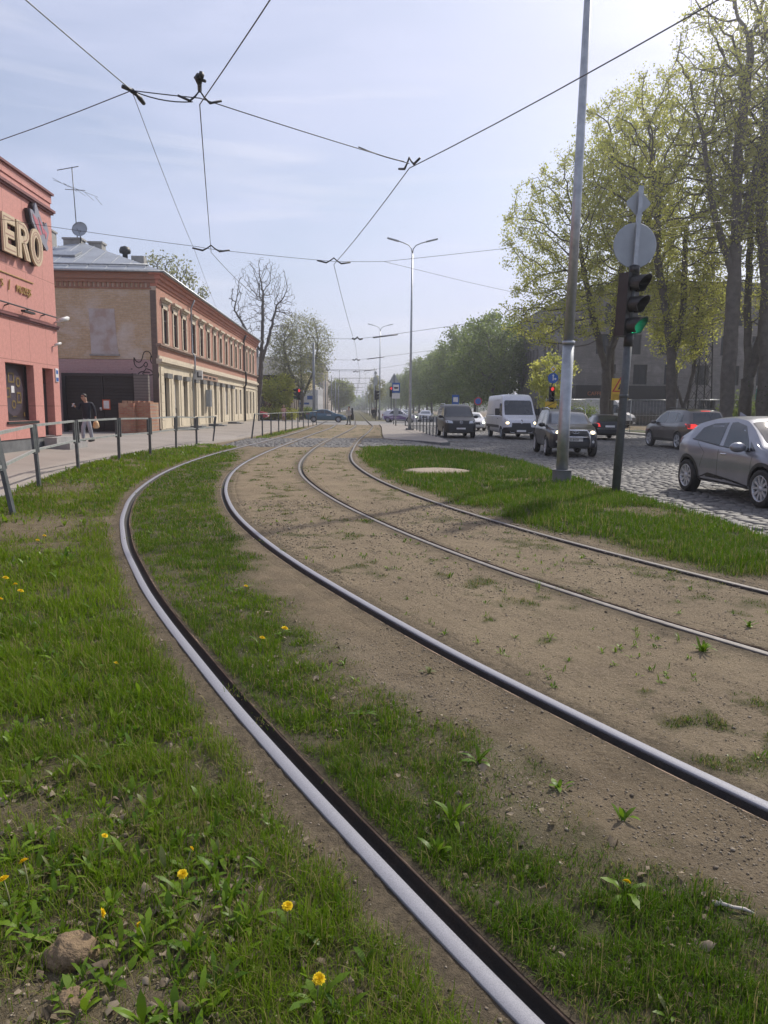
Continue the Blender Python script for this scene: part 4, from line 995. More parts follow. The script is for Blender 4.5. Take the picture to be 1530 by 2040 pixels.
# shop sign, sconces
m = MB(); m.rect(F, 47.6, 55.0, 3.42, 3.76, .08, .10); sg = m.build('shop_sign', mat('sign_board_brown', (.36, .22, .16), .7, 0, (.32, .2, .14), 2), bb_, world=True)
g = MB(); l = bb_.location
FL = lambda u, v, d: (XB + d - l[0], u - l[1], v - l[2])
xx = 48.0
for w_ in (1.35, 1.4, .9, 1.3):
    q = xx
    while q < xx + w_ - .15: g.rect(FL, q, q + rnd.uniform(.14, .2), 3.52, 3.52 + rnd.uniform(.11, .15), .102, .115); q += .24
    xx += w_ + .45
g.build('sign_letters', MT['dark'], sg)
m = MB(); m.box(XB + .02, XB + .6, 46.9, 47.1, 3.3, 3.86); bx = m.build('projecting_light_box', MT['white_plate'], bb_, world=True)
g = MB(); g.box(XB + .30 - l[0], XB + .38 - l[0], 46.88 - l[1], 46.899 - l[1], 3.42 - l[2], 3.76 - l[2]); g.box(XB + .38 - l[0], XB + .6 - l[0], 46.88 - l[1], 46.899 - l[1], 3.42 - l[2], 3.5 - l[2]); g.build('box_mark', MT['dark'], bx)
# downpipes
for y, mm, z0_ in ((46.45, MT['steel_galv'], .3), (68.1, MT['dark'], .3)):
    q = MB(); q.tube([(XB + .34, y, 8.1), (XB + .12, y, 7.6), (XB + .12, y, 4.9), (XB + .27, y, 4.7), (XB + .27, y, 3.7), (XB + .14, y, 3.4), (XB + .14, y, z0_)], .055 if y < 50 else .085, 8); q.build('downpipe', mm, bb_, world=True)
# roof: hipped sheet metal with standing seams
e = .42; zr, zt_ = 8.43, 10.9; xl_, xr2 = XB - 11.4, XB + e; ya, yb_ = YA - .25, YB + .45; xm = (xl_ + xr2) / 2
m = MB()
A_, B_, C_, D_ = (xr2, ya, zr), (xr2, yb_, zr), (xl_, yb_, zr), (xl_, ya, zr); R1, R2 = (xm, ya + 5.5, zt_), (xm, yb_ - 5.5, zt_)
m.poly([A_, B_, R2, R1]); m.poly([B_, C_, R2]); m.poly([C_, D_, R1, R2]); m.poly([D_, A_, R1]); m.poly([(p[0], p[1], p[2] - .02) for p in (A_, B_, C_, D_)])
rf = m.build('roof', RF, bb_, world=True)
def sub(mb): mb.v = [(p[0] - l[0], p[1] - l[1], p[2] - l[2]) for p in mb.v]; return mb
for i in range(1, 12):                                  # seams on the hip end
    g = MB(); t_ = i / 12; p = Vector(D_).lerp(Vector(A_), t_); tt = 1 - abs(t_ - .5) * 2; q_ = Vector((p.x, ya + 5.5 * tt, zr + (zt_ - zr) * tt)); g.beam(p + Vector((0, 0, .02)), q_ + Vector((0, 0, .02)), .03, .04); sub(g).build('standing_seam', RF, rf)
g = MB(); g.tube([(xl_, ya - .05, zr - .02), (xr2 + .04, ya - .05, zr - .02), (xr2 + .04, yb_, zr - .02)], .07, 8); g.tube([(xl_, ya + .75, zr + .42), (xr2 - .9, ya + .75, zr + .42)], .05, 6); sub(g).build('gutter', MT['steel_galv'], rf)
for (x, y, z0_, w_, h_) in ((-16.15, 44.2, 9.9, 1.0, 1.1), (-15.0, 44.6, 9.9, .75, 1.0), (-17.9, 45, 9.4, .6, 2.2)):
    g = MB(); g.box(x - w_ / 2, x + w_ / 2, y - .35, y + .35, z0_, z0_ + h_); g.box(x - w_ / 2 - .06, x + w_ / 2 + .06, y - .41, y + .41, z0_ + h_, z0_ + h_ + .10); sub(g).build('chimney', MT['concrete'], rf)
g = MB(); g.box(-12.6, -11.9, 43.0, 43.6, 9.3, 10.0); sub(g).build('roof_box', MT['concrete'], rf)
g = MB(M=Matrix.Translation((-12.9 - l[0], 42.9 - l[1], 9.5 - l[2]))); g.lathe([(.14, 0), (.14, .55), (.30, .60), (.32, .74), (.24, .92), (.0, 1.0)], 14); g.build('roof_cowl', MT['dark'], rf)
g = MB(); g.beam((-16.6, 41.5, 9.75), (-14.9, 41.3, 9.7), .9, .10, up=(0, -.4, .9)); sub(g).build('roof_hatch', MT['steel_galv'], rf)
# aerial mast and satellite dish stand on the roof
an = thing('tv_aerial', 'thin television aerial mast with crossbars above the grey roof', 'aerial', (-15.9, 44.0, 11.05))
m = MB(); m.tube([(0, 0, 0), (-.12, 0, 3.9)], .028, 6); m.build('mast', MT['wire'], an)
m = MB(); m.tube([(-.95, 0, 3.72), (.25, 0, 3.95)], .025, 5); m.tube([(-.55, 0, 2.7), (.5, .2, 2.72)], .02, 5)
for i in range(5): m.tube([(-.9 + i * .45, -.9 + i * .4, 3.05 - i * .14), (-.2 + i * .32, -.4 + i * .4, 2.72 - i * .13)], .010, 4)
m.tube([(-1.0, -.5, 3.05), (1.1, .5, 2.45)], .012, 4)
m.build('crossbars', MT['wire'], an)
dh = thing('satellite_dish', 'round grey satellite dish in front of the roof chimneys', 'dish', (-15.6, 43.6, 10.75))
m = MB(M=Matrix.Translation((0, 0, .75)) @ Matrix.Rotation(rad(75), 4, 'X')); m.lathe([(.0, -.10), (.2, -.08), (.36, -.02), (.42, .03), (.43, .035), (.36, .0), (.2, -.06), (.0, -.085)], 22); m.build('reflector', MT['sign_back'], dh)
m = MB(); m.tube([(0, .05, 0), (0, .05, .7)], .03, 6); m.tube([(0, 0, .45), (0, -.45, .7)], .012, 5); m.build('mount', MT['dark'], dh)
# graffiti strokes lie on the gable wall
GF = mat('black_spray_paint', (.012, .011, .014), .8)
def stroke(mb, pts, w=.05):
    pp = []
    P = [Vector((p[0], 0, p[1])) for p in pts]
    for i in range(len(P) - 1):
        p0, p1, p2, p3 = P[max(i - 1, 0)], P[i], P[i + 1], P[min(i + 2, len(P) - 1)]
        for k in range(5):
            u = k / 5; pp.append(.5 * ((2 * p1) + (p2 - p0) * u + (2 * p0 - 5 * p1 + 4 * p2 - p3) * u * u + (3 * p1 - p0 - 3 * p2 + p3) * u ** 3))
    pp.append(P[-1]); n = len(pp)
    for i in range(n - 1):
        d = (pp[i + 1] - pp[i]); s_ = Vector((-d.z, 0, d.x)).normalized() * w / 2
        q = [pp[i] - s_, pp[i] + s_, pp[i + 1] + s_, pp[i + 1] - s_]; mb.poly([(v_.x, YA - .012, v_.z) for v_ in q])
gx0, gz0 = -11.45, 3.15
m = MB()
for st_ in ([(0, .95), (.12, .75), (.3, .72), (.42, .9), (.52, 1.2), (.72, 1.27), (.88, 1.1), (.85, .8), (.95, .62), (1.02, .55)], [(0, .95), (.02, .6), (.2, .42), (.42, .5), (.6, .72), (.68, .6), (.6, .45), (.52, .55)], [(.6, .4), (.5, .25), (.3, .2), (.15, .05), (.1, -.02)],
            [(.62, .38), (.85, .3), (.95, .12), (.8, .05), (.5, .08), (.42, .15), (.6, .2), (.8, .18)], [(1.0, .85), (1.1, .9)], [(1.02, .7), (1.22, .72)], [(1.0, .5), (1.15, .62), (1.22, .55)], [(-.18, .35), (-.1, .36)], [(-.2, .1), (-.08, .12)], [(1.15, .3), (1.25, .1), (1.22, -.1)], [(.9, 1.05), (.98, .8)]): stroke(m, [(gx0 + p[0], gz0 + p[1]) for p in st_], .045)
tag(m.build('graffiti', GF), 'black sprayed cartoonish scribble on the mauve part of the brick gable', 'graffiti')
# yard gate, pier, post between the two buildings
DW = brickmat('dark_gate_boards', 'x', (.030, .026, .024), (.038, .033, .03), (.008, .007, .007), 6., .17, msize=.01, rough=.7, bump=.6)
gt = thing('yard_gate', 'wide dark brown gate of horizontal boards closing the yard', 'gate', (-13, 38.3, .25))
m = MB(); m.box(-14.75, -12.9, 38.25, 38.35, .32, 3.1); m.build('gate_leaf', DW, gt, world=True)
m = MB(); m.box(-12.87, -11.3, 38.25, 38.35, .32, 3.1); m.build('gate_leaf', DW, gt, world=True)
m = MB(); m.box(-14.95, -11.2, 38.2, 38.4, 3.1, 3.24); m.box(-14.95, -14.77, 38.2, 38.4, .2, 3.1); m.build('gate_frame', MT['dark'], gt, world=True)
m = MB()
for i in range(6): m.box(-14.5 + i * .22, -14.42 + i * .22, 38.23, 38.248, 2.35, 2.41); m.box(-12.6 + i * .22, -12.52 + i * .22, 38.23, 38.248, 2.35, 2.41)
m.build('ventilation_holes', MT['black'], gt, world=True)
m = MB(); m.tube([(-13.02, 38.2, 1.35), (-13.02, 38.15, 1.5)], .05, 8); m.build('handle', MT['white_plate'], gt, world=True)
no = thing('notice', 'white notice with an orange border on the dark gate', 'notice', (-12.75, 38.23, 1.65))
m = MB(); m.box(-.2, .2, 0, .012, -.26, .26); m.build('border', mat('notice_orange', (.55, .12, .05), .6), no)
m = MB(); m.box(-.14, .14, -.006, -.001, -.2, .2); m.build('sheet', MT['white_plate'], no)
m = MB(); m.box(-11.28, -10.55, 38.1, 38.4, 1.6, 3.2); tag(m.build('lath_screen', brickmat('grey_laths', 'x', (.19, .165, .15), (.16, .14, .13), (.03, .03, .03), 4., .15, msize=.012)), 'weathered grey screen of horizontal laths beside the dark gate', 'screen')
PB_ = brickmat('red_pier_brick', 'x', (.36, .14, .085), (.42, .24, .14), (.30, .24, .19), .26, .085, (.45, .33, .22), .5, .66, 1.3, .012, .9, .6)
PB2 = brickmat('red_pier_brick_side', 'y', (.36, .14, .085), (.42, .24, .14), (.30, .24, .19), .26, .085, (.45, .33, .22), .5, .66, 1.3, .012, .9, .6)
pr = thing('brick_stub_wall', 'low crumbling red brick wall in front of the lath screen', 'wall', (-10.9, 37.6, .25))
m = MB(); m.box(-11.72, -10.97, 36.9, 38.8, .1, 1.74); m.box(-10.97, -10.24, 37.2, 38.8, .1, 1.78)
for i in range(5): m.box(-11.66 + i * .29, -11.66 + i * .29 + rnd.uniform(.12, .26), 37.3, 38.2, 1.70, 1.80 + rnd.uniform(.02, .07))
m.build('brickwork', PB_, pr, world=True)
m = MB(); m.box(-15.75, -14.98, 37.3, 37.5, .2, 3.2); tag(m.build('yard_wall', mat('pale_green_boards', (.27, .28, .25), .85, 0, (.2, .21, .185), 1.3)), 'pale green grey wall panel between the red building and the dark gate', 'wall')
# little steps in front of the doors
for y, lb in ((42.7, 'first grey doorstep along the cream ground floor, nearest the gable'), (46.4, 'second wedge shaped doorstep along the cream ground floor'), (52.1, 'third doorstep below the open shop door'), (60.0, 'fourth small doorstep under the boarded windows')):
    m = MB(); m.box(XB + .06, XB + .75, y - .7, y + .7, .2, .40); m.box(XB + .75, XB + 1.1, y - .55, y + .55, .2, .32); tag(m.build('doorstep', MT['concrete_dark']), lb, 'step', 'doorsteps of the brick building')
eb = thing('meter_box', 'tall grey meter cabinet on the cream wall beside a shop door', 'box', (XB, 51.0, 1.6)); m = MB(); m.box(.04, .34, -.26, .26, 0, 1.15); m.build('cabinet', MT['sign_back'], eb); m = MB(); m.box(.341, .35, -.22, .22, .05, 1.1); m.build('cabinet_door', MT['steel_galv'], eb)

# ------------------------------------------------------------------ railings
def railing(label, posts, zf, h=1.12, tilt=None, frames=True, pw=.07, n2=True):
    root = thing('pedestrian_railing', label, 'railing', (posts[0][0], posts[0][1], 0))
    P = [Vector((x, y, zf(x, y))) for x, y in posts]
    tops = []
    for i, p in enumerate(P):
        tl = (tilt or {}).get(i, (0, 0)); tp = p + Vector((tl[0], tl[1], h)); tops.append(tp)
        m = MB(); m.beam(p - Vector((0, 0, .1)), tp, pw, pw * .8); m.build('post', MT['post_grey'], root, world=True)
    for i in range(len(P) - 1):
        a, b_ = P[i], P[i + 1]; ta, tb = tops[i], tops[i + 1]
        ax = (ta - a); bx = (tb - b_); d = (tb - ta).normalized()
        a1, b1 = ta + d * .15 - ax * .012, tb - d * .15 - bx * .012
        if frames:
            a2, b2 = a + ax * .60 + d * .15, b_ + bx * .60 - d * .15
            m = MB(); m.beam(a1, b1, .05, .045); m.beam(a2, b2, .045, .04); m.build('rail', MT['rail_grey'], root, world=True)
            for q1, q2, tq in ((a1, a2, -1), (b1, b2, 1)):
                m = MB(); m.beam(q1 + Vector((0, 0, .02)), q2 - Vector((0, 0, .06)), .06, .045)
                for q in (q1, q2): m.beam(q + d * (tq * .15) - Vector((0, 0, .05)), q - Vector((0, 0, .05)), .02, .02)
                m.build('panel_upright', MT['post_grey'], root, world=True)
        else:
            m = MB(); m.beam(ta - d * .03, tb + d * .03, .05, .04)
            if n2: m.beam(a + ax * .45, b_ + bx * .45, .035, .03)
            m.build('rail', MT['rail_grey'], root, world=True)
    return root
gz = lambda x, y: float(zg(np.array([x]), np.array([y]))[0])
railing('grey steel railing with leaning posts along the left pavement, nearest railing', [(-4.05, 7.4), (-4.78, 10.3), (-5.80, 13.55), (-6.36, 16.97), (-6.45, 20.2), (-6.35, 22.9), (-6.30, 26.0), (-6.30, 29.4), (-6.15, 31.9)], gz, 1.14, {0: (-.2, .0), 1: (-.22, .02), 2: (-.06, 0), 3: (-.03, 0), 6: (.02, 0), 8: (.16, .05)})
railing('grey steel railing beyond the cobbled crossing on the left', [(-5.25, 37.6), (-5.02, 40.2), (-4.86, 43), (-4.72, 46), (-4.58, 49.2), (-4.42, 52.4), (-4.25, 55.6), (-4.05, 58.8), (-3.85, 62), (-3.65, 65.2), (-3.5, 68.4)], lambda x, y: .10, 1.15, {0: (.16, .1)}, False, .07, False)
railing('dark railing along the tram stop platform beside the black van', [(4.50, 39.6), (4.48, 41.0), (4.46, 42.6), (4.45, 44.4), (4.44, 46.4), (4.43, 48.6), (4.42, 51), (4.4, 54)], lambda x, y: .085, 1.1, None, False, .06, True)
# ------------------------------------------------------------------ hotel block behind the trees
HB = brickmat('grey_hotel_brick', 'y', (.17, .157, .147), (.22, .205, .192), (.14, .13, .123), .9, .12, (.27, .25, .235), .5, .72, .9, .01, .85, .4)
HB2 = brickmat('grey_hotel_brick_front', 'x', (.17, .157, .147), (.22, .205, .192), (.14, .13, .123), .9, .12, (.27, .25, .235), .5, .72, .9, .01, .85, .4)
hx, hy, ht = 23.4, 78.0, 13.9
hb = thing('hotel_building', 'long grey brick four storey block with dark narrow windows behind the tall trees', 'building', (hx, hy, 0))
FS = FX(hx, 0, 0, -1); FF = FY(hy)
side = []
for r in range(4):
    z = 1.0 + r * 3.15
    for k, y in enumerate(np.arange(80.2, 103, 1.9)):
        if (k + r) % 5 == 3: continue
        side.append((y - (.35 if k % 3 else .6), y + (.35 if k % 3 else .6), z, z + 2.05))
m = MB(); pierced(m, FS, hy, 104, 0, ht, side, .3); m.build('side_wall', HB, hb, world=True)
front = []
for r in range(1, 4):
    z = 1.3 + r * 3.15
    for k, x in enumerate(np.arange(26.6, 70, 3.4)):
        xo = x + (.8 if r % 2 else 0); front.append((xo - .75, xo + .75, z, z + 2.1))
front += [(x - .95, x + .95, 1.0, 2.9) for x in np.arange(38.4, 70, 4.)]
m = MB(); pierced(m, FF, hx, 72, 0, ht, front, .3); m.build('front_wall', HB2, hb, world=True)
m = MB(); m.box(hx + .1, 72, hy + .1, 103.9, ht - .3, ht - .01); m.box(hx + 6, 60, hy + 5, 100, ht, ht + 2.2); m.build('roof', MT['dark'], hb, world=True)
m = MB(); m.box(hx - .06, 72, hy - .06, hy + .3, ht, ht + .12); m.box(hx - .06, hx + .3, hy + .3, 104, ht, ht + .12); m.build('roof_edge', MT['concrete_dark'], hb, world=True)
for a, b_, c, d in side: window(hb, FS, a, b_, c, d, -.2, .05, (), (), MT['dark'], MT['dull_pane'])
for a, b_, c, d in front: window(hb, FF, a, b_, c, d, -.2, .06, (.5,), (), MT['dark'], MT['dull_pane'])
m = MB(); m.box(hx + .1, 34.6, hy - 1.2, hy - .004, 2.7, 4.25); cn = m.build('cafe_canopy', mat('canopy_dark', (.018, .017, .017), .6), hb, world=True)
m = MB(); m.box(hx + .3, 34.4, hy - .05, hy - .005, .1, 2.69); m.build('cafe_glazing', MT['glass'], hb, world=True)
text_obj('cafe_lettering', 'CAFFEINE', .56, mat('dull_orange_letters', (.42, .14, .06), .5), cn, face_my((24.75 - hx, -1.23, 3.2)), .03)

# ------------------------------------------------------------------ far left houses and far street
def house(nm, label, x0, x1, y0, y1, h, roof_h, wm, rm, wins, gab='x', wcol=None, wd=1.0, wh=1.7, cat='house'):
    r = thing(nm, label, cat, ((x0 + x1) / 2, y0, 0)); l = r.location
    F_, G_ = FY(y0), FX(x1)
    nw, ny_, fl = wins
    hs = []; hs2 = []
    for f_ in range(fl):
        z = 1.0 + f_ * (h / fl)
        for k in range(nw): xc = x0 + (x1 - x0) * (k + .5) / nw; hs.append((xc - wd / 2, xc + wd / 2, z, z + wh))
        for k in range(ny_): yc = y0 + (y1 - y0) * (k + .5) / ny_; hs2.append((yc - wd / 2, yc + wd / 2, z, z + wh))
    m = MB(); pierced(m, F_, x0, x1, 0, h, hs, .15); pierced(m, G_, y0, y1, 0, h, hs2, .15)
    m.poly([(x0, y0, 0), (x0, y1, 0), (x0, y1, h), (x0, y0, h)]); m.poly([(x0, y1, 0), (x1, y1, 0), (x1, y1, h), (x0, y1, h)]); m.build('wall', wm, r, world=True)
    m = MB(); e = .4
    if roof_h > .5:
        xm_ = (x0 + x1) / 2
        if gab == 'y':
            a, b_, c, d = (x0 - e, y0 - e, h), (x1 + e, y0 - e, h), (x1 + e, y1 + e, h), (x0 - e, y1 + e, h); ym = (y0 + y1) / 2; p, q = (x0 + 2.5, ym, h + roof_h), (x1 - 2.5, ym, h + roof_h)
            m.poly([a, b_, q, p]); m.poly([c, d, p, q]); m.poly([b_, c, q]); m.poly([d, a, p])
        else:
            a, b_, c, d = (x0 - e, y0 - e, h), (x1 + e, y0 - e, h), (x1 + e, y1 + e, h), (x0 - e, y1 + e, h); p, q = (xm_, y0 + 2.5, h + roof_h), (xm_, y1 - 2.5, h + roof_h)
            m.poly([b_, c, q, p]); m.poly([d, a, p, q]); m.poly([a, b_, p]); m.poly([c, d, q])
        m.poly([a, d, c, b_])
    else: m.box(x0 - .2, x1 + .3, y0 - .2, y1 + .2, h, h + .5)
    rf = m.build('roof', rm, r, world=True)
    g = MB(); xm_ = (x0 + x1) / 2
    g.box(xm_ - 2 - l[0], xm_ - 1.2 - l[0], (y0 + y1) / 2 - .4 - l[1], (y0 + y1) / 2 + .4 - l[1], h + roof_h * .5, h + roof_h + 1.1); g.build('chimney', MT['concrete_dark'], rf)
    for a, b_, c, d in hs: window(r, F_, a, b_, c, d, -.1, .07, (.5,), (), wcol or MT['white_plate'])
    for a, b_, c, d in hs2: window(r, G_, a, b_, c, d, -.1, .07, (.5,), (), wcol or MT['white_plate'])
    return r
TIM = brickmat('dark_timber', 'x', (.085, .065, .05), (.12, .095, .07), (.04, .03, .025), .16, 6., (.16, .125, .095), .5, .7, .6, .01, .9, .5)
house('wooden_house', 'dark brown timber house with grey roof behind the leaning bare tree', -16.8, -8.6, 100, 116, 5.9, 3.0, TIM, mat('dark_shingle', (.10, .095, .095), .8, 0, (.15, .145, .145), 1), (4, 4, 2), 'y', mat('old_frame', (.2, .17, .13), .7))
house('yellow_house', 'tall narrow pale yellow house front beside the willowy tree', -14, -8.5, 134, 146, 7.8, 1.6, mat('yellow_plaster', (.58, .47, .25), .85, 0, (.5, .41, .22), .6), RF, (3, 4, 2))
house('ochre_house', 'second pale yellow house farther along the left side', -14, -8.7, 150, 168, 8.6, 1.8, mat('ochre_plaster', (.55, .46, .27), .85, 0, (.46, .39, .24), .6), RF, (2, 5, 3))
house('grey_house', 'light grey house with blue shop sign in the left row', -15, -9, 172, 214, 7.5, 2., mat('grey_plaster', (.42, .42, .43), .85, 0, (.34, .34, .35), .6), RF, (2, 9, 2))
house('brown_tenement', 'tall brown tenement with bay and steep roof, highest of the left row', -18, -9.2, 222, 262, 14.5, 4., mat('brown_plaster', (.30, .25, .21), .85, 0, (.24, .2, .17), .5), mat('dark_slate', (.08, .08, .085), .7), (3, 9, 4), cat='building')
house('beige_tenement', 'beige tenement farthest along the left side of the street', -18, -9.4, 268, 330, 11.5, 3., mat('beige_plaster', (.38, .33, .28), .85, 0, (.31, .27, .23), .5), RF, (3, 12, 3), cat='building')
house('distant_block', 'hazy grey blocks closing the end of the street', -30, 8, 560, 590, 7, 3, mat('far_plaster', (.25, .25, .26), .9), RF, (8, 2, 2), 'y', cat='building')
st2 = thing('shop_board', 'white blue lettered shop board before the grey house', 'sign', (-7.4, 118, 0))
m = MB(); m.box(-1.6, 1.6, 0, .12, 1.3, 4.4); m.build('board', MT['sign_white'], st2); m = MB(); m.box(-.1, 1.2, -.01, -.002, 2.9, 3.5); m.box(-1.3, .2, -.01, -.002, 2.1, 2.4); m.build('board_print', MT['sign_blue'], st2)
m = MB(); m.box(-1.4, -1.28, .02, .1, 0, 1.3); m.box(1.28, 1.4, .02, .1, 0, 1.3); m.build('board_legs', MT['dark'], st2)

MT['post_light'] = mat('painted_grey_mast', (.26, .28, .30), .6, .1, (.21, .225, .24), 3)
# ------------------------------------------------------------------ lamp posts
def double_lamp(label, x, y, H=12.6, z=0., sc=1., gn='double armed street lamps'):
    r = thing('street_lamp', label, 'street lamp', (x, y, z), 0, gn)
    m = MB(); m.tube([(0, 0, 0), (0, 0, 1.2), (0, 0, 5), (0, 0, H - .5)], [.125, .115, .085, .055], 12); m.build('pole', MT['steel_galv'], r)
    m = MB(); m.box(-.28, .28, -.28, .28, -.05, .12); m.build('base', MT['concrete_dark'], r)
    for s in (-1, 1):
        m = MB(); m.tube([(0, 0, H - .55), (s * .06, 0, H - .2), (s * .25, 0, H + .05), (s * .62, 0, H + .2), (s * 1.0, 0, H + .32)], .035, 8); am = m.build('arm', MT['steel_galv'], r)
        m = MB(); m.beam((s * .95, 0, H + .30), (s * 1.75, 0, H + .50), .26, .07); m.build('lamp_head', MT['sign_back'], am)
double_lamp('double armed street lamp on the tram stop platform, nearest of its kind', 4.02, 52.2, 12.7, .085)
double_lamp('double armed street lamp beyond the cross street, second along the track', 3.62, 103, 12.7, 0)
double_lamp('small distant double armed lamp, third along the track', 3.6, 236, 12.7, 0)
double_lamp('tiny far double armed lamp, fourth along the track', 3.6, 330, 12.7, 0)
pl_ = thing('lamp_post', 'tall galvanised lamp post on a concrete footing in the right grass island', 'lamp post', (4.43, 15.18, 0), 0)
m = MB(); m.tube([(0, 0, .25), (.0, .0, 1.2), (.02, 0, 2.95)], [.125, .122, .118], 20); m.tube([(.02, 0, 2.95), (.02, 0, 3.02)], [.13, .13], 20); m.tube([(.02, 0, 3.0), (.06, 0, 6), (.12, 0, 12.5)], [.104, .092, .055], 20); m.build('pole', MT['steel_galv'], pl_)
m = MB(); m.tube([(0, 0, -.1), (0, 0, .33)], .20, 20, smooth=False); m.tube([(0, 0, .33), (0, 0, .35)], [.215, .2], 20); m.build('footing', MT['concrete_dark'], pl_)
m = MB(); m.tube([(.12, 0, 12.4), (1.6, 0, 13.2)], .04, 8); am = m.build('arm', MT['steel_galv'], pl_); m = MB(); m.beam((1.5, 0, 13.15), (2.3, 0, 13.4), .3, .08); m.build('lamp_head', MT['sign_back'], am)

# ------------------------------------------------------------------ traffic signals
def signal_head(root, M, lit=None, n=3, s=1., vis=True):
    """head facing local -Y of M, stacked downwards from z=0"""
    m = MB(M=M); hgt = .31 * n * s
    m.box(-.16 * s, .16 * s, 0, .17 * s, -hgt, 0); h = m.build('signal_housing', MT['black'], root)
    for i in range(n):
        z = -(.155 + .31 * i) * s; on = lit == i
        g = MB(M=M @ Matrix.Translation((0, -.004, z)) @ Matrix.Rotation(rad(90), 4, 'X')); g.lathe([(.0, .02), (.06 * s, .016), (.118 * s, .0)], 20)
        g.build('lens', (MT['green_on'] if i == n - 1 else MT['red_on']) if on else MT['lens_off'], h)
        g = MB(M=M @ Matrix.Translation((0, 0, z)))
        A_ = np.linspace(rad(-60), rad(240), 19); L_ = .27 * s
        for a, b_ in zip(A_[:-1], A_[1:]):
            def pt(a, r, d): return (r * s * math.cos(a), -d, r * s * math.sin(a))
            la, lb = L_ * (.55 + .45 * max(math.sin(a) + .25, 0) / 1.25), L_ * (.55 + .45 * max(math.sin(b_) + .25, 0) / 1.25)
            g.poly([pt(a, .128, 0), pt(b_, .128, 0), pt(b_, .124, lb), pt(a, .124, la)]); g.poly([pt(a, .118, 0), pt(b_, .118, 0), pt(b_, .115, lb), pt(a, .115, la)])
            g.poly([pt(a, .124, la), pt(b_, .124, lb), pt(b_, .115, lb), pt(a, .115, la)])
        g.build('visor', MT['black'], h)
    return h
tl = thing('traffic_light', 'leaning traffic light with a lit green lens and two signs seen from behind', 'traffic light', (4.90, 13.26, -.02))
top = Vector((.18, .05, 5.57)); ax = top.normalized()
P_ = lambda d: ax * d
m = MB(); m.tube([P_(-.1), P_(1.9), P_(2.9)], [.078, .076, .074], 14); m.tube([P_(1.86), P_(1.92)], .083, 14); m.tube([P_(4.05), P_(4.22)], [.09, .05], 12); m.tube([P_(3.0), P_(4.1)], .05, 10); m.build('pole', MT['post_grey'], tl)
m = MB(); m.beam(P_(4.15), P_(5.57), .075, .06, up=(0, 1, 0)); m.build('sign_post', MT['steel_galv'], tl)
tilt = ax.to_track_quat('Z', 'Y').to_matrix().to_4x4()
hd = Matrix.Translation(P_(4.07)) @ Matrix.Rotation(math.atan2(ax.x, ax.z), 4, 'Y') @ Matrix.Rotation(rad(36), 4, 'Z') @ Matrix.Translation((0, -.02, 0))
signal_head(tl, hd, 2, 3, 1.19)
m = MB(); bx = P_(2.9); m.tube([bx - ax * .12, bx + ax * .12], .085, 10); m.build('bracket', MT['black'], tl); m = MB(); m.tube([P_(4.07), P_(4.2)], .095, 10); m.build('bracket', MT['black'], tl)
TM = lambda d: Matrix.Translation(P_(d) + Vector((0, .07, 0))) @ Matrix.Rotation(math.atan2(ax.x, ax.z), 4, 'Y') @ Matrix.Rotation(rad(90), 4, 'X')
m = MB(M=TM(4.57)); m.lathe([(.0, 0), (.385, 0), (.395, -.008), (.385, -.016), (.0, -.016)], 48, False); m.build('round_sign', MT['sign_back'], tl)
m = MB(M=TM(5.30)); q = [(0, .24), (.24, 0), (0, -.24), (-.24, 0)]; rr = []
for i in range(4):
    a, b_, c = Vector(q[i - 1]), Vector(q[i]), Vector(q[(i + 1) % 4]); rr += [tuple(b_ + (a - b_).normalized() * .05), tuple(b_ + ((a - b_).normalized() + (c - b_).normalized()) * .012), tuple(b_ + (c - b_).normalized() * .05)]
m.prism(rr, lambda u, v, d: (u, v, d), -.012, 0); m.build('diamond_sign', MT['sign_back'], tl)

def small_signal(label, x, y, H, lit, yaw=0., extras=None, z=0., second=None, s=1.):
    r = thing('traffic_light', label, 'traffic light', (x, y, z), yaw)
    m = MB(); m.tube([(0, .12, -.05), (0, .12, H + .1)], .055, 10); m.build('pole', MT['post_grey'], r)
    signal_head(r, Matrix.Translation((0, 0, H)), lit, 3, s)
    if second is not None: signal_head(r, Matrix.Translation((-.36, .1, H + .05)) @ Matrix.Rotation(rad(-75), 4, 'Z'), second, 3, s)
    return r
r = small_signal('red traffic light under a blue round sign behind the dark off road car', 12.56, 46, 3.15, 0, 0, z=-.06, s=1.05)
m = MB(M=Matrix.Translation((.02, -.02, 3.66)) @ Matrix.Rotation(rad(90), 4, 'X')); m.lathe([(.0, .01), (.33, .01), (.33, -.01), (.0, -.01)], 32, False); bs_ = m.build('round_sign', MT['sign_blue'], r)
m = MB(); m.beam((.02, -.035, 3.51), (.02, -.035, 3.81), .06, .01, up=(0, 1, 0)); m.beam((.02, -.035, 3.61), (.16, -.035, 3.61), .06, .01, up=(0, 1, 0)); m.poly([(-.06, -.036, 3.79), (.10, -.036, 3.79), (.02, -.036, 3.91)]); m.poly([(.14, -.036, 3.53), (.14, -.036, 3.69), (.25, -.036, 3.61)]); m.build('sign_arrows', MT['sign_white'], bs_)
m = MB(); m.prism([(0.02, 4.03), (.22, 4.23), (.02, 4.43), (-.18, 4.23)], lambda u, v, d: (u, .02 - d, v), 0, .02); ds = m.build('diamond_sign', MT['sign_white'], r)
m = MB(); m.prism([(0.02, 4.10), (.15, 4.23), (.02, 4.36), (-.11, 4.23)], lambda u, v, d: (u, .02 - d, v), .021, .026); m.build('sign_centre', MT['sign_yellow'], ds)
m = MB(); m.box(-.42, .32, -.0, .02, 1.82, 2.2); ys2 = m.build('yellow_plate', MT['sign_yellow'], r); m = MB(); m.beam((-.36, -.005, 1.86), (.26, -.005, 2.16), .03, .006, up=(0, 1, 0)); m.build('plate_stripe', MT['black'], ys2)
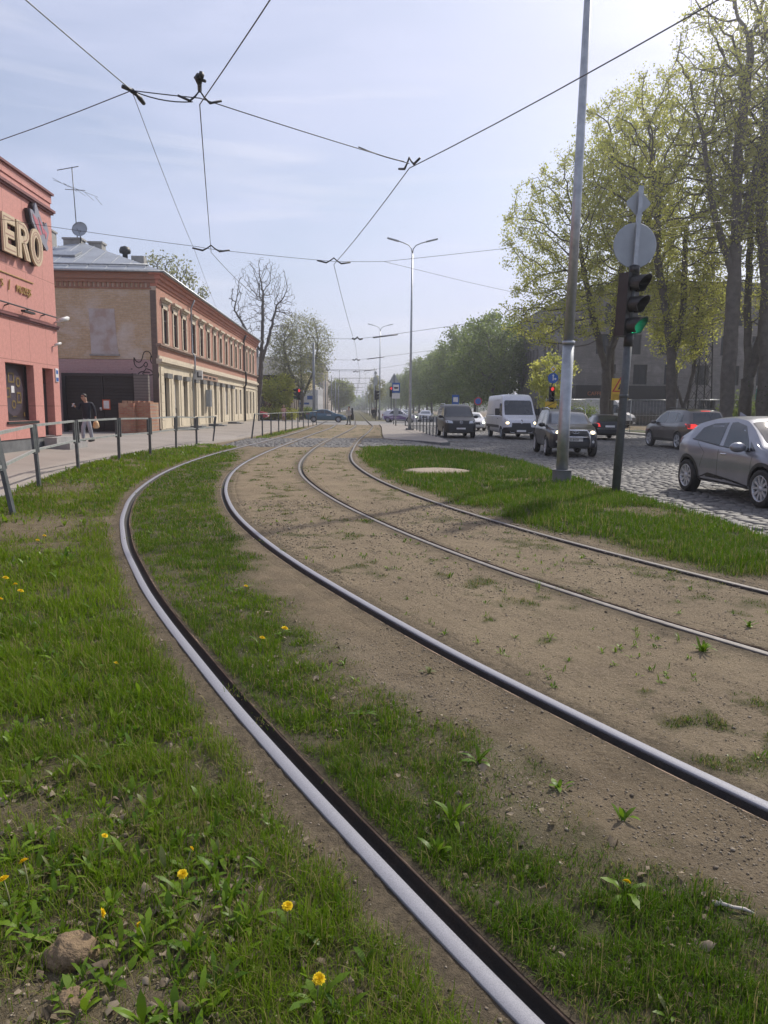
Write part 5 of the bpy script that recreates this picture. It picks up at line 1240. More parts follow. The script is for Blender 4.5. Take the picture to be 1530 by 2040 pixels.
small_signal('pair of pedestrian signals with a lit red lamp at the end of the left railing', -6.2, 83, 3.7, 0, 0, second=2, s=1.35)
r = small_signal('dark traffic signal with grey sign backs left of the second street lamp', 3.0, 96, 3.9, None, rad(60), s=1.3)
m = MB(M=Matrix.Translation((0, .2, 5.15)) @ Matrix.Rotation(rad(90), 4, 'X')); m.lathe([(.0, .01), (.58, .01), (.58, -.01), (.0, -.01)], 28, False); m.build('round_sign', MT['sign_back'], r)
m = MB(); m.prism([(0, 5.8), (.36, 6.16), (0, 6.52), (-.36, 6.16)], lambda u, v, d: (u, .2 - d, v), 0, .02); m.build('diamond_sign', MT['sign_back'], r); m = MB(); m.tube([(0, .24, 3.9), (0, .24, 6.3)], .04, 8); m.build('sign_post', MT['post_grey'], r)
small_signal('red traffic light just right of the second street lamp', 4.7, 92, 4.3, 0, 0, s=1.35)
# stop sign post and triangle sign back at the tram platform
bsn = thing('tram_stop_sign', 'blue and white tram stop sign with a white plate on a grey post', 'sign', (3.85, 67, .085))
m = MB(); m.tube([(0, .04, 0), (0, .04, 3.9)], .04, 10); m.build('post', MT['steel_galv'], bsn)
m = MB(); m.box(-.36, .36, -.02, .0, 2.95, 3.85); sp = m.build('sign_panel', MT['sign_blue'], bsn)
m = MB(); m.box(-.26, .26, -.03, -.021, 3.12, 3.68); m.build('sign_field', MT['sign_white'], sp); m = MB(); m.box(-.2, .2, -.038, -.031, 3.36, 3.46); m.box(-.16, .16, -.038, -.031, 3.30, 3.355); m.build('tram_pictogram', MT['black'], sp)
m = MB(); m.box(-.36, .36, -.02, 0, 2.42, 2.9); m.build('name_plate', MT['sign_white'], bsn); m = MB(); m.box(-.2, .25, -.04, .05, .85, 1.55); m.build('timetable_case', MT['sign_back'], bsn)
ts = thing('triangle_sign', 'grey back of a triangular road sign behind the tram stop sign', 'sign', (3.8, 69.5, .085))
m = MB(); m.tube([(0, -.04, 0), (0, -.04, 4.6)], .035, 8); m.build('post', MT['post_grey'], ts); m = MB(); m.prism([(-.5, 3.9), (.5, 3.9), (0, 4.85)], lambda u, v, d: (u, d, v), 0, .02); m.build('sign_plate', MT['sign_back'], ts)
bn = thing('stop_bench', 'small dark bench on the platform by the tram stop sign', 'bench', (4.15, 64.5, .085)); m = MB(); m.box(-.5, .5, -.2, .2, .40, .46); m.build('seat', MT['dark'], bn)
for sx in (-.42, .42): m = MB(); m.box(sx - .03, sx + .03, -.18, .18, 0, .40); m.build('leg', MT['dark'], bn)
rw = thing('roadworks_sign', 'red bordered triangular roadworks sign on a yellow board behind the leaning pole', 'sign', (17.85, 48.5, .35))
m = MB(); m.box(-.58, .58, 0, .03, 1.95, 3.4); yb = m.build('yellow_board', MT['sign_yellow'], rw); m = MB(); m.box(-.5, .5, -.01, -.002, 2.0, 2.35)
m.build('plate', mat('dark_yellow', (.55, .33, .02), .5), yb)
m = MB(); m.prism([(-.55, 2.5), (.55, 2.5), (0, 3.5)], lambda u, v, d: (u, -d, v), .004, .014); tr = m.build('red_triangle', MT['sign_red'], rw)
m = MB(); m.prism([(-.40, 2.58), (.40, 2.58), (0, 3.31)], lambda u, v, d: (u, -d, v), .015, .02); m.build('triangle_field', MT['sign_yellow'], tr)
m = MB(); m.prism([(-.18, 2.66), (-.02, 2.66), (.0, 2.85), (.2, 2.68), (.14, 2.9), (.04, 3.05), (-.06, 3.0), (-.08, 2.85)], lambda u, v, d: (u, -d, v), .021, .026); m.build('digging_figure', MT['black'], tr)
m = MB(); m.tube([(-.4, .06, 0), (-.4, .06, 3.7)], .035, 8); m.tube([(.4, .06, 0), (.4, .06, 3.7)], .035, 8); m.build('post', MT['post_grey'], rw)
m = MB(); 
bsd = thing('blue_road_sign', 'small blue and white sign standing beyond the black van', 'sign', (8.65, 62, -1.7)); m = MB(); m.tube([(0, .03, 0), (0, .03, 4.6)], .035, 8); m.build('post', MT['post_grey'], bsd); m = MB(); m.box(-.3, .3, -.02, 0, 3.4, 4.5); s2 = m.build('sign_panel', MT['sign_blue'], bsd); m = MB(); m.box(-.2, .2, -.03, -.021, 3.9, 4.3); m.build('sign_field', MT['sign_white'], s2)
nps = thing('no_parking_sign', 'pink red round sign among the avenue trees left of the white van', 'sign', (14.0, 82, -.1)); m = MB(); m.tube([(0, .03, 0), (0, .03, 3.2)], .04, 8); m.build('post', MT['post_grey'], nps); m = MB(M=Matrix.Translation((0, 0, 2.6)) @ Matrix.Rotation(rad(90), 4, 'X')); m.lathe([(0, .02), (.45, .02), (.45, -.01), (0, -.01)], 24, False); rr_ = m.build('sign_disc', MT['sign_red'], nps)
m = MB(M=Matrix.Translation((0, -.022, 2.6)) @ Matrix.Rotation(rad(90), 4, 'X')); m.lathe([(0, .004), (.33, .004), (.33, 0), (0, 0)], 24, False); m.build('disc_centre', MT['sign_blue'], rr_)

# ------------------------------------------------------------------ mesh site fence, lattice pylon
sf = thing('site_fence', 'temporary wire mesh site fence below the tall trees', 'fence', (14, 52, .1))
FP = [(14.6, 55.0), (17.4, 54.2), (20.0, 52.0), (22.3, 49.6), (24.5, 47.5), (27.0, 45.2), (29.4, 43.0), (31.8, 41.2)]
for i, (x, y) in enumerate(FP):
    m = MB(); m.tube([(x, y, -.1), (x, y, 2.45)], .025, 6); m.build('post', MT['steel_galv'], sf, world=True)
    if i:
        x0, y0 = FP[i - 1]; m = MB(); m.tube([(x0, y0, 2.38), (x, y, 2.38)], .022, 6); m.tube([(x0, y0, .2), (x, y, .2)], .02, 6); m.tube([(x0, y0, 1.3), (x, y, 1.3)], .012, 4)
        n = 14
        for k in range(1, n): u = k / n; m.tube([(x0 + (x - x0) * u, y0 + (y - y0) * u, .2), (x0 + (x - x0) * u, y0 + (y - y0) * u, 2.38)], .005, 3, False)
        m.build('mesh_panel', MT['steel_galv'], sf, world=True)
py = thing('lattice_pylon', 'dark slender lattice steel pylon among the tree trunks', 'pylon', (23.6, 49.0, .1))
m = MB(); hb_, htp = .62, .12; Hh = 13.5
def leg(z, i): w_ = hb_ + (htp - hb_) * z / Hh; return Vector(((-1, 1, 1, -1)[i] * w_, (-1, -1, 1, 1)[i] * w_, z))
for i in range(4): m.tube([leg(0, i), leg(Hh, i)], .045, 5)
m.build('legs', MT['dark'], py)
m = MB(); z = 0
while z < Hh - .3:
    dz = .5 + .55 * (1 - z / Hh)
    for i in range(4):
        j = (i + 1) % 4; m.tube([leg(z, i), leg(min(z + dz, Hh), j)], .02, 4, False); m.tube([leg(z, j), leg(min(z + dz, Hh), i)], .02, 4, False)
    z += dz
m.build('lattice', MT['dark'], py)

# ------------------------------------------------------------------ overhead line
def sag(a, b_, s, n=10):
    a, b_ = Vector(a), Vector(b_); return [a.lerp(b_, t_) - Vector((0, 0, s * 4 * t_ * (1 - t_))) for t_ in np.linspace(0, 1, n)]
def clamp(root, p, d, nm='clamp', L_=.5, r=.03):
    p = Vector(p); d = Vector(d).normalized(); m = MB()
    m.tube([p - d * L_, p - d * L_ * .45 + Vector((0, 0, -.05)), p - d * L_ * .2 + Vector((0, 0, .02)), p + Vector((0, 0, .10)), p + d * L_ * .2 + Vector((0, 0, .02)), p + d * L_ * .45 + Vector((0, 0, -.05)), p + d * L_], [r * .9, r, r * .7, r * .8, r * .7, r, r * .9], 7)
    m.build(nm, MT['dark'], root, world=True)
WZ = 5.8
def contact(label, pts, r):
    t_ = thing('contact_wire', label, 'overhead wire', pts[0], 0, 'tram contact wires'); m = MB()
    for a, b_ in zip(pts[:-1], pts[1:]): m.tube(sag(a, b_, .006 * (Vector(b_) - Vector(a)).length, 6), r, 5, False)
    m.build('cable', MT['wire'], t_, world=True); return t_
cA = contact('contact wire bending over the left track, hung from the two left clamps', [(.6, 5.0, WZ), (-2.18, 10.96, WZ), (-3.94, 20.88, WZ), (-3.84, 27.5, WZ), (-3.1, 40, WZ), (-2.55, 60, WZ), (-2.5, 92, WZ), (-2.5, 300, WZ)], .008)
cB = contact('contact wire over the right track, running from the top right clamp into the distance', [(7.0, 1.2, WZ), (3.73, 7.98, WZ), (.96, 13.46, WZ), (-.61, 22.26, WZ), (.08, 48.85, WZ), (.79, 91.2, WZ), (.9, 300, WZ)], .009)
def span(label, pts, r=.009, clamps=(), s_=.012):
    t_ = thing('span_wire', label, 'overhead wire', pts[0], 0, 'overhead span wires'); m = MB()
    for a, b_ in zip(pts[:-1], pts[1:]): m.tube(sag(a, b_, s_ * (Vector(b_) - Vector(a)).length, 8), r, 5, False)
    m.build('cable', MT['wire'], t_, world=True)
    for p, d, L_, rr in clamps: clamp(t_, p, d, 'clamp', L_, rr)
    return t_
z_ = 5.95
A1, B1, C1 = (-3.11, 10.94, z_), (-2.18, 10.98, z_ - .06), (.96, 13.5, z_ - .06)
s1 = span('span wire from the upper left over two dark clamps to the right hand clamp', [(-4.9, 3.0, 6.15), A1, B1, C1], .008, ((B1, (1, .25, 0), .30, .018), (C1, (.55, -1, 0), .34, .022)), .004)
m = MB(); m.ball((B1[0] + .10, B1[1] - .55, B1[2] + .02), .05, .10, .07, 7, 5); m.ball((B1[0] + .15, B1[1] - .62, B1[2] + .04), .04, .07, .05, 6, 4); m.tube([(B1[0] + .04, B1[1] - .5, B1[2] + .06), (B1[0] + .2, B1[1] - .62, B1[2] - .03)], .02, 6); m.tube([(B1[0], B1[1], B1[2] + .1), (B1[0] + .10, B1[1] - .5, B1[2] + .02)], .03, 6); m.build('pulley', MT['dark'], s1, world=True)
m = MB(); m.tube([A1, (A1[0] + .04, A1[1] + .10, A1[2] - .02), (A1[0] + .06, A1[1] + .17, A1[2] - .03), (A1[0] + .08, A1[1] + .30, A1[2] - .05)], [.035, .022, .035, .028], 8)
m.tube([A1, (A1[0] - .10, A1[1] - .10, A1[2] + .01)], .028, 7); m.build('insulator', MT['dark'], s1, world=True)
m = MB(); m.tube(sag((A1[0], A1[1], A1[2]), (B1[0] - .1, B1[1], B1[2] - .05), .05, 8), .008, 6); m.tube(sag((C1[0] - .9, C1[1] - .7, C1[2] + .02), (C1[0] - .1, C1[1] - .1, C1[2]), .02, 6), .010, 6); m.build('jumper', MT['dark'], s1, world=True)
span('thin wire leaving the left clamp towards the left picture edge', [A1, (-10.0, 16.2, 6.2)], .007, (), .01)
span('faint wire from the left clamp down to the roof line of the brick building', [A1, (-4.48, 21.27, 5.95), (-10.3, 60, 8.0)], .005, (), .006)
D1, E1 = (-3.94, 20.88, z_ - .06), (-.61, 22.26, z_ - .06)
span('second span wire from the red wall over both tracks to the right', [(-9.8, 21.0, 6.62), (-4.3, 20.9, 5.95), D1, E1, (.89, 22.61, 5.98), (14, 27.2, 8.6)], .0065, ((D1, (1, .2, 0), .5, .026), (E1, (1, .2, 0), .5, .026)), .004)
span('thin branch wire falling from the second span towards the right trees', [(.89, 22.61, 5.98), (22, 46, 7.2)], .006, (), .01)
# catenary posts and cross spans down the street
for i, y in enumerate([90, 126, 160, 195, 232, 270, 310]):
    nth = ['first', 'second', 'third', 'fourth', 'fifth', 'sixth', 'seventh'][i]
    r = thing('catenary_post', f'grey tram line mast on the left of the track, {nth} beyond the cross street', 'mast', (-4.9, y, 0), 0, 'tram line masts')
    m = MB(); m.tube([(0, 0, 0), (0, 0, 9.4 if i == 0 else 8.6)], [.20 if i == 0 else .14, .13 if i == 0 else .09], 10); m.build('shaft', MT['post_light'], r)
    if i > 0:
        m = MB(); m.tube([(0, 0, 8.0), (8.4, 0, 8.1)], .05, 6); m.build('cross_beam', MT['wire'], r)
        m = MB(); m.tube([(2.4, 0, 8.03), (2.4, 0, 5.9)], .03, 5); m.tube([(5.8, 0, 8.07), (5.8, 0, 5.9)], .03, 5); m.build('hangers', MT['wire'], r)
        r2 = thing('catenary_post', f'thin tram line mast on the right of the track, {nth} beyond the cross street', 'mast', (3.5, y, 0), 0, 'tram line masts')
        m = MB(); m.tube([(0, 0, 0), (0, 0, 8.4)], [.12, .08], 8); m.build('shaft', MT['steel_galv'], r2)
for y, zl, zr_, lb in ((47.5, 6.1, 7.4, 'span wire crossing above the tram platform with a dark insulator'), (68, 6.1, 7.2, 'thin span wire above the tram stop sign'), (90, 6.6, 7.6, 'span wire at the cross street from the first mast')):
    t_ = span(lb, [(-5.0 if y > 80 else -6.3, y, zl + .35), (-2.2, y, 6.0), (.3, y, 6.0), (16, y, zr_ + 1.2)], .012, (), .006)
    clamp(t_, (.2, y, 6.02), (1, 0, 0), 'clamp', .35, .06)
    m = MB(); m.tube([(1.2, y, 6.08), (2.8, y, 6.3)], .035, 6); m.build('insulator', MT['dark'], t_, world=True)
# ------------------------------------------------------------------ trees
BARK = mat('dark_bark', (.075, .066, .058), .9, 0, (.125, .112, .098), 3, .7, 18, .03)
BARK2 = mat('grey_bark', (.14, .125, .11), .9, 0, (.09, .08, .07), 3, .5, 18, .03)
LF_Y = leafmat('young_maple_leaf', (.36, .39, .07), (.58, .56, .15), .68, .5)
LF_G = leafmat('fresh_lime_leaf', (.125, .175, .042), (.24, .30, .08), .58, .5)
LF_W = leafmat('pale_willow_leaf', (.24, .255, .12), (.36, .36, .19), .55, .6)
LF_D = leafmat('dark_shrub_leaf', (.035, .055, .02), (.07, .09, .03), .3, .5)
def grow(trunks, env, natt, seed, step=.5, di=4.0, dk=1.0, iters=110, up=.12, jit=.18):
    """space colonisation: trunks = list of polylines, env(n, rng) -> attraction points"""
    rg = np.random.default_rng(seed)
    N = []; par = []
    for tr in trunks:
        tr = [np.array(p, float) for p in tr]; last = -1
        if len(tr) and N:                                # side trunks start on the nearest existing node
            dd = [np.linalg.norm(np.array(n) - tr[0]) for n in N]; last = int(np.argmin(dd))
        for a, b_ in zip(tr[:-1], tr[1:]):
            k = max(1, int(np.linalg.norm(b_ - a) / step))
            for i in range(k):
                N.append(a + (b_ - a) * (i / k) + rg.normal(0, .025, 3) * (i > 0)); par.append(last); last = len(N) - 1
        N.append(tr[-1]); par.append(last)
    A = env(natt, rg); P = np.array(N)
    dist = np.full(len(A), 1e9); near = np.zeros(len(A), int)
    def upd(i0):
        nonlocal dist, near
        for c in range(i0, len(P), 400):
            q = P[c:c + 400]; d = np.linalg.norm(A[:, None] - q[None], axis=2); j = d.argmin(1); dm = d[np.arange(len(A)), j]
            k = dm < dist; dist[k] = dm[k]; near[k] = j[k] + c
    upd(0)
    for it in range(iters):
        act = dist < di
        if not act.any(): di *= 1.6; 
        if not act.any(): continue
        dirs = np.zeros_like(P); v = A[act] - P[near[act]]; v /= np.linalg.norm(v, axis=1)[:, None] + 1e-9
        np.add.at(dirs, near[act], v); cand = np.unique(near[act]); d = dirs[cand]
        d = d / (np.linalg.norm(d, axis=1)[:, None] + 1e-9) + rg.normal(0, jit, d.shape); d[:, 2] += up; d /= np.linalg.norm(d, axis=1)[:, None] + 1e-9
        new = P[cand] + d * step; i0 = len(P); P = np.concatenate([P, new]); par += cand.tolist(); upd(i0)
        keep = dist > dk; A = A[keep]; dist = dist[keep]; near = near[keep]
        if len(A) == 0 or len(P) > 9500: break
    return P, np.array(par)
def limbs(P, par, rb, e=.46, rmin=.010):
    n = len(P); ch = [[] for _ in range(n)]
    for i, p in enumerate(par):
        if p >= 0: ch[p].append(i)
    cnt = np.zeros(n); order = range(n - 1, -1, -1)
    for i in order:
        if not ch[i]: cnt[i] = 1
        if par[i] >= 0: cnt[par[i]] += cnt[i]
    r = np.maximum(rmin, rb * (cnt / cnt.max()) ** e)
    m = MB(); started = [i for i in range(n) if par[i] < 0]; stack = [(i, None) for i in started]
    while stack:
        i, p0 = stack.pop(); pts = [] if p0 is None else [P[p0]]; rs = [] if p0 is None else [min(r[i] * 1.1, r[p0])]
        j = i
        while True:
            pts.append(P[j]); rs.append(r[j])
            if not ch[j]: break
            c = sorted(ch[j], key=lambda q: -cnt[q]); stack += [(q, j) for q in c[1:]]; j = c[0]
        if len(pts) > 1:
            if p0 is None: rs[0] *= 1.45; 
            if p0 is None and len(rs) > 2: rs[1] *= 1.15
            m.tube(pts, [float(q) for q in rs], 9 if rs[0] > .14 else 5 if rs[0] > .04 else 3, False)
    return m, r, cnt
def leaf_cloud(C, size, rg, m_, name, parent, asp=.75, droop=.0, tsh=None):
    n = len(C); nrm = rg.normal(0, 1, (n, 3)); nrm[:, 2] = np.abs(nrm[:, 2]) * .8 + .15; nrm /= np.linalg.norm(nrm, axis=1)[:, None]
    t1 = np.cross(nrm, rg.normal(0, 1, (n, 3))); t1 /= np.linalg.norm(t1, axis=1)[:, None] + 1e-9; t1[:, 2] -= droop; t2 = np.cross(nrm, t1)
    s = (size * rg.uniform(.6, 1.3, n))[:, None]
    V = np.stack([C - t1 * s * .5, C + t2 * s * .5 * asp + nrm * s * .12, C + t1 * s * .5, C - t2 * s * .5 * asp + nrm * s * .12], 1).reshape(-1, 3)
    F = np.arange(4 * n).reshape(n, 4); tint = rg.random(n) if tsh is None else np.clip(tsh + rg.normal(0, .2, n), 0, 1)
    return np_mesh(name, V, [F], m_, parent, {'tint': np.repeat(tint, 4), 'dry': np.zeros(4 * n)})
def tree(nm, label, loc, trunks, env, natt, seed, rb, leaf=None, nleaf=0, lsize=.15, spread=.35, group=None, bark=None, cat='tree', cmax=3, rmin=.012, dens=1., **kw):
    root = thing(nm, label, cat, loc, 0, group); rg = np.random.default_rng(seed + 99)
    P, par = grow(trunks, env, natt, seed, **kw); m, r, cnt = limbs(P, par, rb, rmin=rmin)
    m.build('trunk', bark or BARK, root)
    if leaf and nleaf:
        tips = np.where(cnt <= cmax)[0]; tw = rg.random(len(tips)) ** 1.6 + .05; tw /= tw.sum()
        k = rg.choice(tips, nleaf, p=tw); C = P[k] + rg.normal(0, spread, (nleaf, 3))
        leaf_cloud(C, lsize, rg, leaf, 'crown', root, tsh=np.clip(tw[np.searchsorted(tips, k)] * len(tips) * .25, 0, 1))
    return root
def ell(c, r, zcut=None, shell=.25):
    c = np.array(c, float); r = np.array(r, float)
    def f(n, rg):
        d = rg.normal(0, 1, (n, 3)); d /= np.linalg.norm(d, axis=1)[:, None]; q = c + d * r * (rg.uniform(shell ** 3, 1, n) ** (1 / 3))[:, None]
        return q if zcut is None else q[q[:, 2] > zcut]
    return f
def both(*fs):
    w = [f[1] for f in fs]; tot = sum(w)
    return lambda n, rg: np.concatenate([f(int(n * k / tot), rg) for f, k in fs])
# the tall maples and limes at the right, from left to right
G_ = 'tall trees along the right pavement'
tree('maple_tree', 'spreading maple whose broad crown overhangs the road, leftmost of the tall trees', (18.0, 52, .1), [[(0, 0, -.2), (.1, 0, 4.5), (.55, 0, 8)], [(.1, 0, 4.2), (-1.2, -.4, 8.), (-2.4, -.8, 12.)], [(.4, 0, 6), (1.8, .2, 10.5), (2.4, 0, 15)]],
     both((ell((-1.6, -.5, 13.2), (6.4, 4.5, 6.2), 5.5), 3), (ell((1.0, 0, 17.5), (4.8, 4, 6.2), 9), 2), (ell((-4.2, -1, 8.2), (3.6, 3, 2.6)), 1)), 3600, 3, .33, LF_Y, 42000, .15, .20, G_, jit=.2, dk=.62, rmin=.008, cmax=5)
tree('lime_tree', 'slender dark trunk standing close behind the leaning maple', (18.95, 53.2, .1), [[(0, 0, -.2), (-.1, .2, 6), (.4, .3, 12)]], both((ell((.8, .5, 15.5), (4.0, 3.5, 6.5), 7), 1),), 1300, 5, .25, LF_Y, 13000, .145, .22, G_, dk=.7, rmin=.008, cmax=5)
tree('lime_tree', 'crooked forked trunk rising behind the leaning traffic light', (20.6, 46.5, .1), [[(0, 0, -.2), (-.25, 0, 4.5), (-.6, 0, 7)], [(-.25, 0, 4.2), (.35, .1, 8), (.15, .1, 13)], [(-.6, 0, 7), (-1.6, 0, 11), (-1.7, .1, 15)]],
     both((ell((-.9, 0, 15.5), (5.2, 4.2, 7.0), 7.5), 3), (ell((.2, 0, 8.6), (3.0, 2.6, 2.8)), 1)), 2800, 8, .31, LF_Y, 25000, .145, .20, G_, jit=.22, dk=.66, rmin=.008, cmax=5)
tree('small_maple', 'thin twin stemmed young maple between the crooked trunk and the lattice pylon', (21.6, 47.5, .1), [[(0, 0, -.2), (.25, 0, 1.6), (-1.0, 0, 4.6), (-1.5, 0, 8)], [(.25, 0, 1.6), (.7, 0, 4), (.75, 0, 9)]], both((ell((-.2, 0, 8.2), (2.6, 2.4, 4.2), 3.4), 1),), 1000, 9, .16, LF_Y, 10000, .145, .2, G_, dk=.6, rmin=.007, cmax=5)
tree('lime_tree', 'straight thick trunk right of the lattice pylon, tallest of the tall trees', (22.3, 42.8, .1), [[(0, 0, -.2), (-.1, 0, 6), (-.25, 0, 11.5)], [(-.25, 0, 11), (.6, 0, 15), (1.5, .1, 20)], [(-.25, 0, 11), (-.5, 0, 16), (-.2, 0, 21.5)], [(-.15, 0, 9), (-1.7, 0, 13), (-2.6, 0, 17)]],
     both((ell((.2, 0, 19.5), (5.2, 4.4, 8.2), 10), 3), (ell((-2.2, 0, 14.2), (3.6, 3, 4.2)), 1)), 3400, 11, .40, LF_Y, 19000, .135, .22, G_, jit=.18, dk=.66, rmin=.008, cmax=4)
tree('lime_tree', 'massive trunk forking into two stems between the thickest trunks', (24.6, 45.0, .1), [[(0, 0, -.2), (.0, 0, 3.6), (-.35, 0, 8.), (-.6, 0, 14)], [(0, 0, 3.4), (.75, 0, 6.2), (.9, 0, 11), (2.4, 0, 17)]],
     both((ell((.6, 0, 18), (5.4, 4.4, 8.2), 8), 3), (ell((.2, 0, 9.5), (3.2, 3, 3)), 1)), 3200, 13, .38, LF_Y, 19000, .135, .22, G_, jit=.18, dk=.66, rmin=.008, cmax=4)
tree('lime_tree', 'dark tapering trunk with a fork high up near the right picture edge', (24.9, 43.4, .1), [[(0, 0, -.2), (-.1, 0, 4), (-.35, 0, 8.4)], [(-.35, 0, 8.2), (.6, 0, 11), (1.2, 0, 15.5)], [(-.35, 0, 8.2), (-1.1, 0, 12.5), (-1.3, 0, 19)], [(.2, 0, 9.5), (2.4, 0, 11), (5.2, 0, 11.4)]],
     both((ell((.8, 0, 17.5), (5.5, 4.2, 8.0), 9), 3), (ell((3.6, -1, 8.2), (2.8, 2.5, 3.6)), 1)), 3200, 17, .40, LF_Y, 22000, .14, .22, G_, jit=.18, dk=.66, rmin=.008, cmax=4)
tree('lime_tree', 'leafy tree half cut off by the right picture edge, above the dark bush', (30.5, 45.5, .1), [[(0, 0, -.2), (0, 0, 5), (-.6, 0, 10)], [(0, 0, 5), (-1.8, -.4, 8), (-3, -.6, 12)]], both((ell((-1.0, 0, 14), (5, 4, 10), 4.5), 1),), 2600, 19, .32, LF_Y, 26000, .145, .22, G_, dk=.66, rmin=.008, cmax=5)
tree('bushy_sapling', 'low yellow green sapling under the spreading maple', (16.9, 62, .1), [[(0, 0, -.2), (.1, 0, 1.5), (0, .2, 3.4)]], both((ell((0, 0, 4), (2.2, 2, 2.4), 1.2), 1),), 350, 21, .10, LF_Y, 4000, .2, .26, G_)
def shrub(label, loc, r, seed, leaf, n, size=.12, group=None, nm='bush', h0=.05):
    rg = np.random.default_rng(seed); root = thing(nm, label, 'bush', loc, 0, group)
    P, par = grow([[(0, 0, -.1), (0, 0, r[2] * .35)], [(0, 0, 0), (r[0] * .3, 0, r[2] * .4)], [(0, 0, 0), (-r[0] * .3, 0, r[2] * .4)]], ell((0, 0, r[2] * .55), (r[0], r[1], r[2] * .55), .1, .1), 260, seed, step=.22, di=2.5, dk=.4, iters=40)
    m, rr, cnt = limbs(P, par, .05, rmin=.006); m.build('stems', BARK, root)
    tips = np.where(cnt <= 6)[0]; C = P[rg.choice(tips, n)] + rg.normal(0, .14 * max(r), (n, 3)) * np.array([1, 1, .7]); C[:, 2] = np.maximum(C[:, 2], h0)
    leaf_cloud(C, size, rg, leaf, 'foliage', root)
    return root
shrub('dark evergreen bush at the right picture edge below the leafy tree', (27.6, 42.6, .1), (2.6, 1.8, 4.2), 31, LF_D, 9000, .13)
shrub('low green bush behind the mesh fence, left of the crooked trunk', (17.6, 56.5, .1), (1.6, 1.2, 1.9), 33, LF_G, 3000, .12)
shrub('scruffy green bush behind the mesh fence between the trunks and the evergreen', (25.8, 47.5, .1), (1.8, 1.2, 2.3), 35, LF_G, 3500, .12)
fp = thing('folded_parasol', 'folded teal green parasol on a post behind the mesh fence', 'parasol', (26.3, 46.6, .1)); m = MB(); m.tube([(0, 0, 0), (-.15, 0, 3.2)], .03, 6); m.build('post', MT['steel_galv'], fp); m = MB(); m.tube([(.18, 0, .8), (.10, 0, 1.5), (-.05, 0, 2.4), (-.14, 0, 3.0)], [.20, .13, .15, .03], 8); m.build('canopy', mat('teal_cloth', (.10, .33, .28), .8), fp)

# avenue of limes, three patterns copied down the street
AV = []
for k in range(3):
    AV.append(tree('avenue_lime', 'round green lime tree at the near end of the right avenue', (20.5, 100, .0), [[(0, 0, -.2), (.1, 0, 2.6), (.1, .2, 6)]], both((ell((0, 0, 8.6), (5.4, 5.4, 5.9), 2.7), 3), (ell((0, 0, 5.2), (4.8, 4.8, 2.8), 2.0), 1)), 1300, 41 + k, .26, LF_G, 11500, .34, .42, 'lime trees of the right avenue', jit=.2, step=.6, dk=.95, cmax=4, rmin=.02))
AVL = ['round green lime tree at the near end of the right avenue', 'second lime tree of the right avenue, darker with visible limbs', 'third lime tree of the right avenue']
pos = [(19.2, 101), (21.0, 111), (20.2, 121), (19.8, 132), (20.6, 144), (20.0, 157), (20.5, 171), (20, 187), (20.6, 205), (20.2, 226), (20.4, 250), (20.2, 280), (20.4, 318), (20.3, 365), (20, 420)]
nthw = ['fourth', 'fifth', 'sixth', 'seventh', 'eighth', 'ninth', 'tenth', 'eleventh', 'twelfth', 'thirteenth', 'fourteenth', 'last and farthest']
for i, (x, y) in enumerate(pos):
    o_ = AV[i] if i < 3 else copy_tree(AV[i % 3])
    o_.location = (x, y, 0); o_.rotation_euler = (0, 0, i * 2.1); s_ = [.98, 1.06, 1.0, 1.1, 1.04, 1.08, 1.0, 1.1, 1.05, 1.1, 1., 1.08, 1.1, 1.1, 1.1][i]; o_.scale = (s_, s_, s_ * (1.0 + .06 * math.sin(i * 2.3)))
    o_['label'] = AVL[i] if i < 3 else f'{nthw[i - 3]} lime tree of the right avenue, counted from the near end'
# left side trees
tree('bare_tree', 'tall bare tree with a leaning dark trunk at the end of the brick building', (-10.6, 80, .2), [[(0, 0, -.2), (.45, 0, 4), (.75, 0, 9), (.85, 0, 13)], [(.5, 0, 5.6), (1.5, 0, 9), (2.3, 0, 12.2)], [(.7, 0, 7.2), (-1.0, .2, 9.6), (-2.2, .2, 11.6)]],
     both((ell((.9, 0, 12.2), (3.7, 3.2, 5.0), 5.5), 1),), 2600, 51, .27, None, 0, bark=BARK, jit=.24, dk=.42, step=.32, up=.06, rmin=.009)
tree('green_tree', 'pale green tree rising behind the roof of the brick building', (-21.5, 82, .2), [[(0, 0, -.2), (0, 0, 7), (.6, 0, 12)]], both((ell((.6, 0, 13.0), (5.2, 4.4, 4.9), 6.5), 1),), 1100, 53, .3, LF_W, 7000, .26, .36, bark=BARK2)
tree('willowy_tree', 'airy grey green tree with drooping twigs before the yellow houses', (-7.0, 97, .1), [[(0, 0, -.2), (.2, 0, 3), (0, 0, 8)], [(.2, 0, 2.6), (1.6, 0, 6), (2.2, 0, 9)], [(.2, 0, 3.4), (-1.5, 0, 6.5), (-2.2, 0, 9.5)]], both((ell((.2, 0, 8.6), (4.1, 3.6, 5.4), 2.6), 1),), 2200, 57, .24, LF_W, 9500, .20, .40, bark=BARK2, jit=.2, dk=.55, step=.4, up=-.04, cmax=5)
tree('willowy_tree', 'thin grey twiggy tree between the bare tree and the airy green one', (-9.4, 99, .1), [[(0, 0, -.2), (.2, 0, 4), (.1, 0, 9)]], both((ell((.2, 0, 8.4), (3.0, 3, 4.4), 3), 1),), 900, 59, .2, LF_W, 2500, .18, .36, bark=BARK2, jit=.24, dk=.7, step=.45)
tree('small_green_tree', 'bright green small tree in front of the dark timber house', (-9.6, 94, .1), [[(0, 0, -.2), (.1, 0, 1.4), (0, 0, 3)]], both((ell((0, 0, 3.6), (2.5, 2.2, 2.1), 1.1), 1),), 420, 61, .12, LF_Y, 5000, .24, .28, bark=BARK)
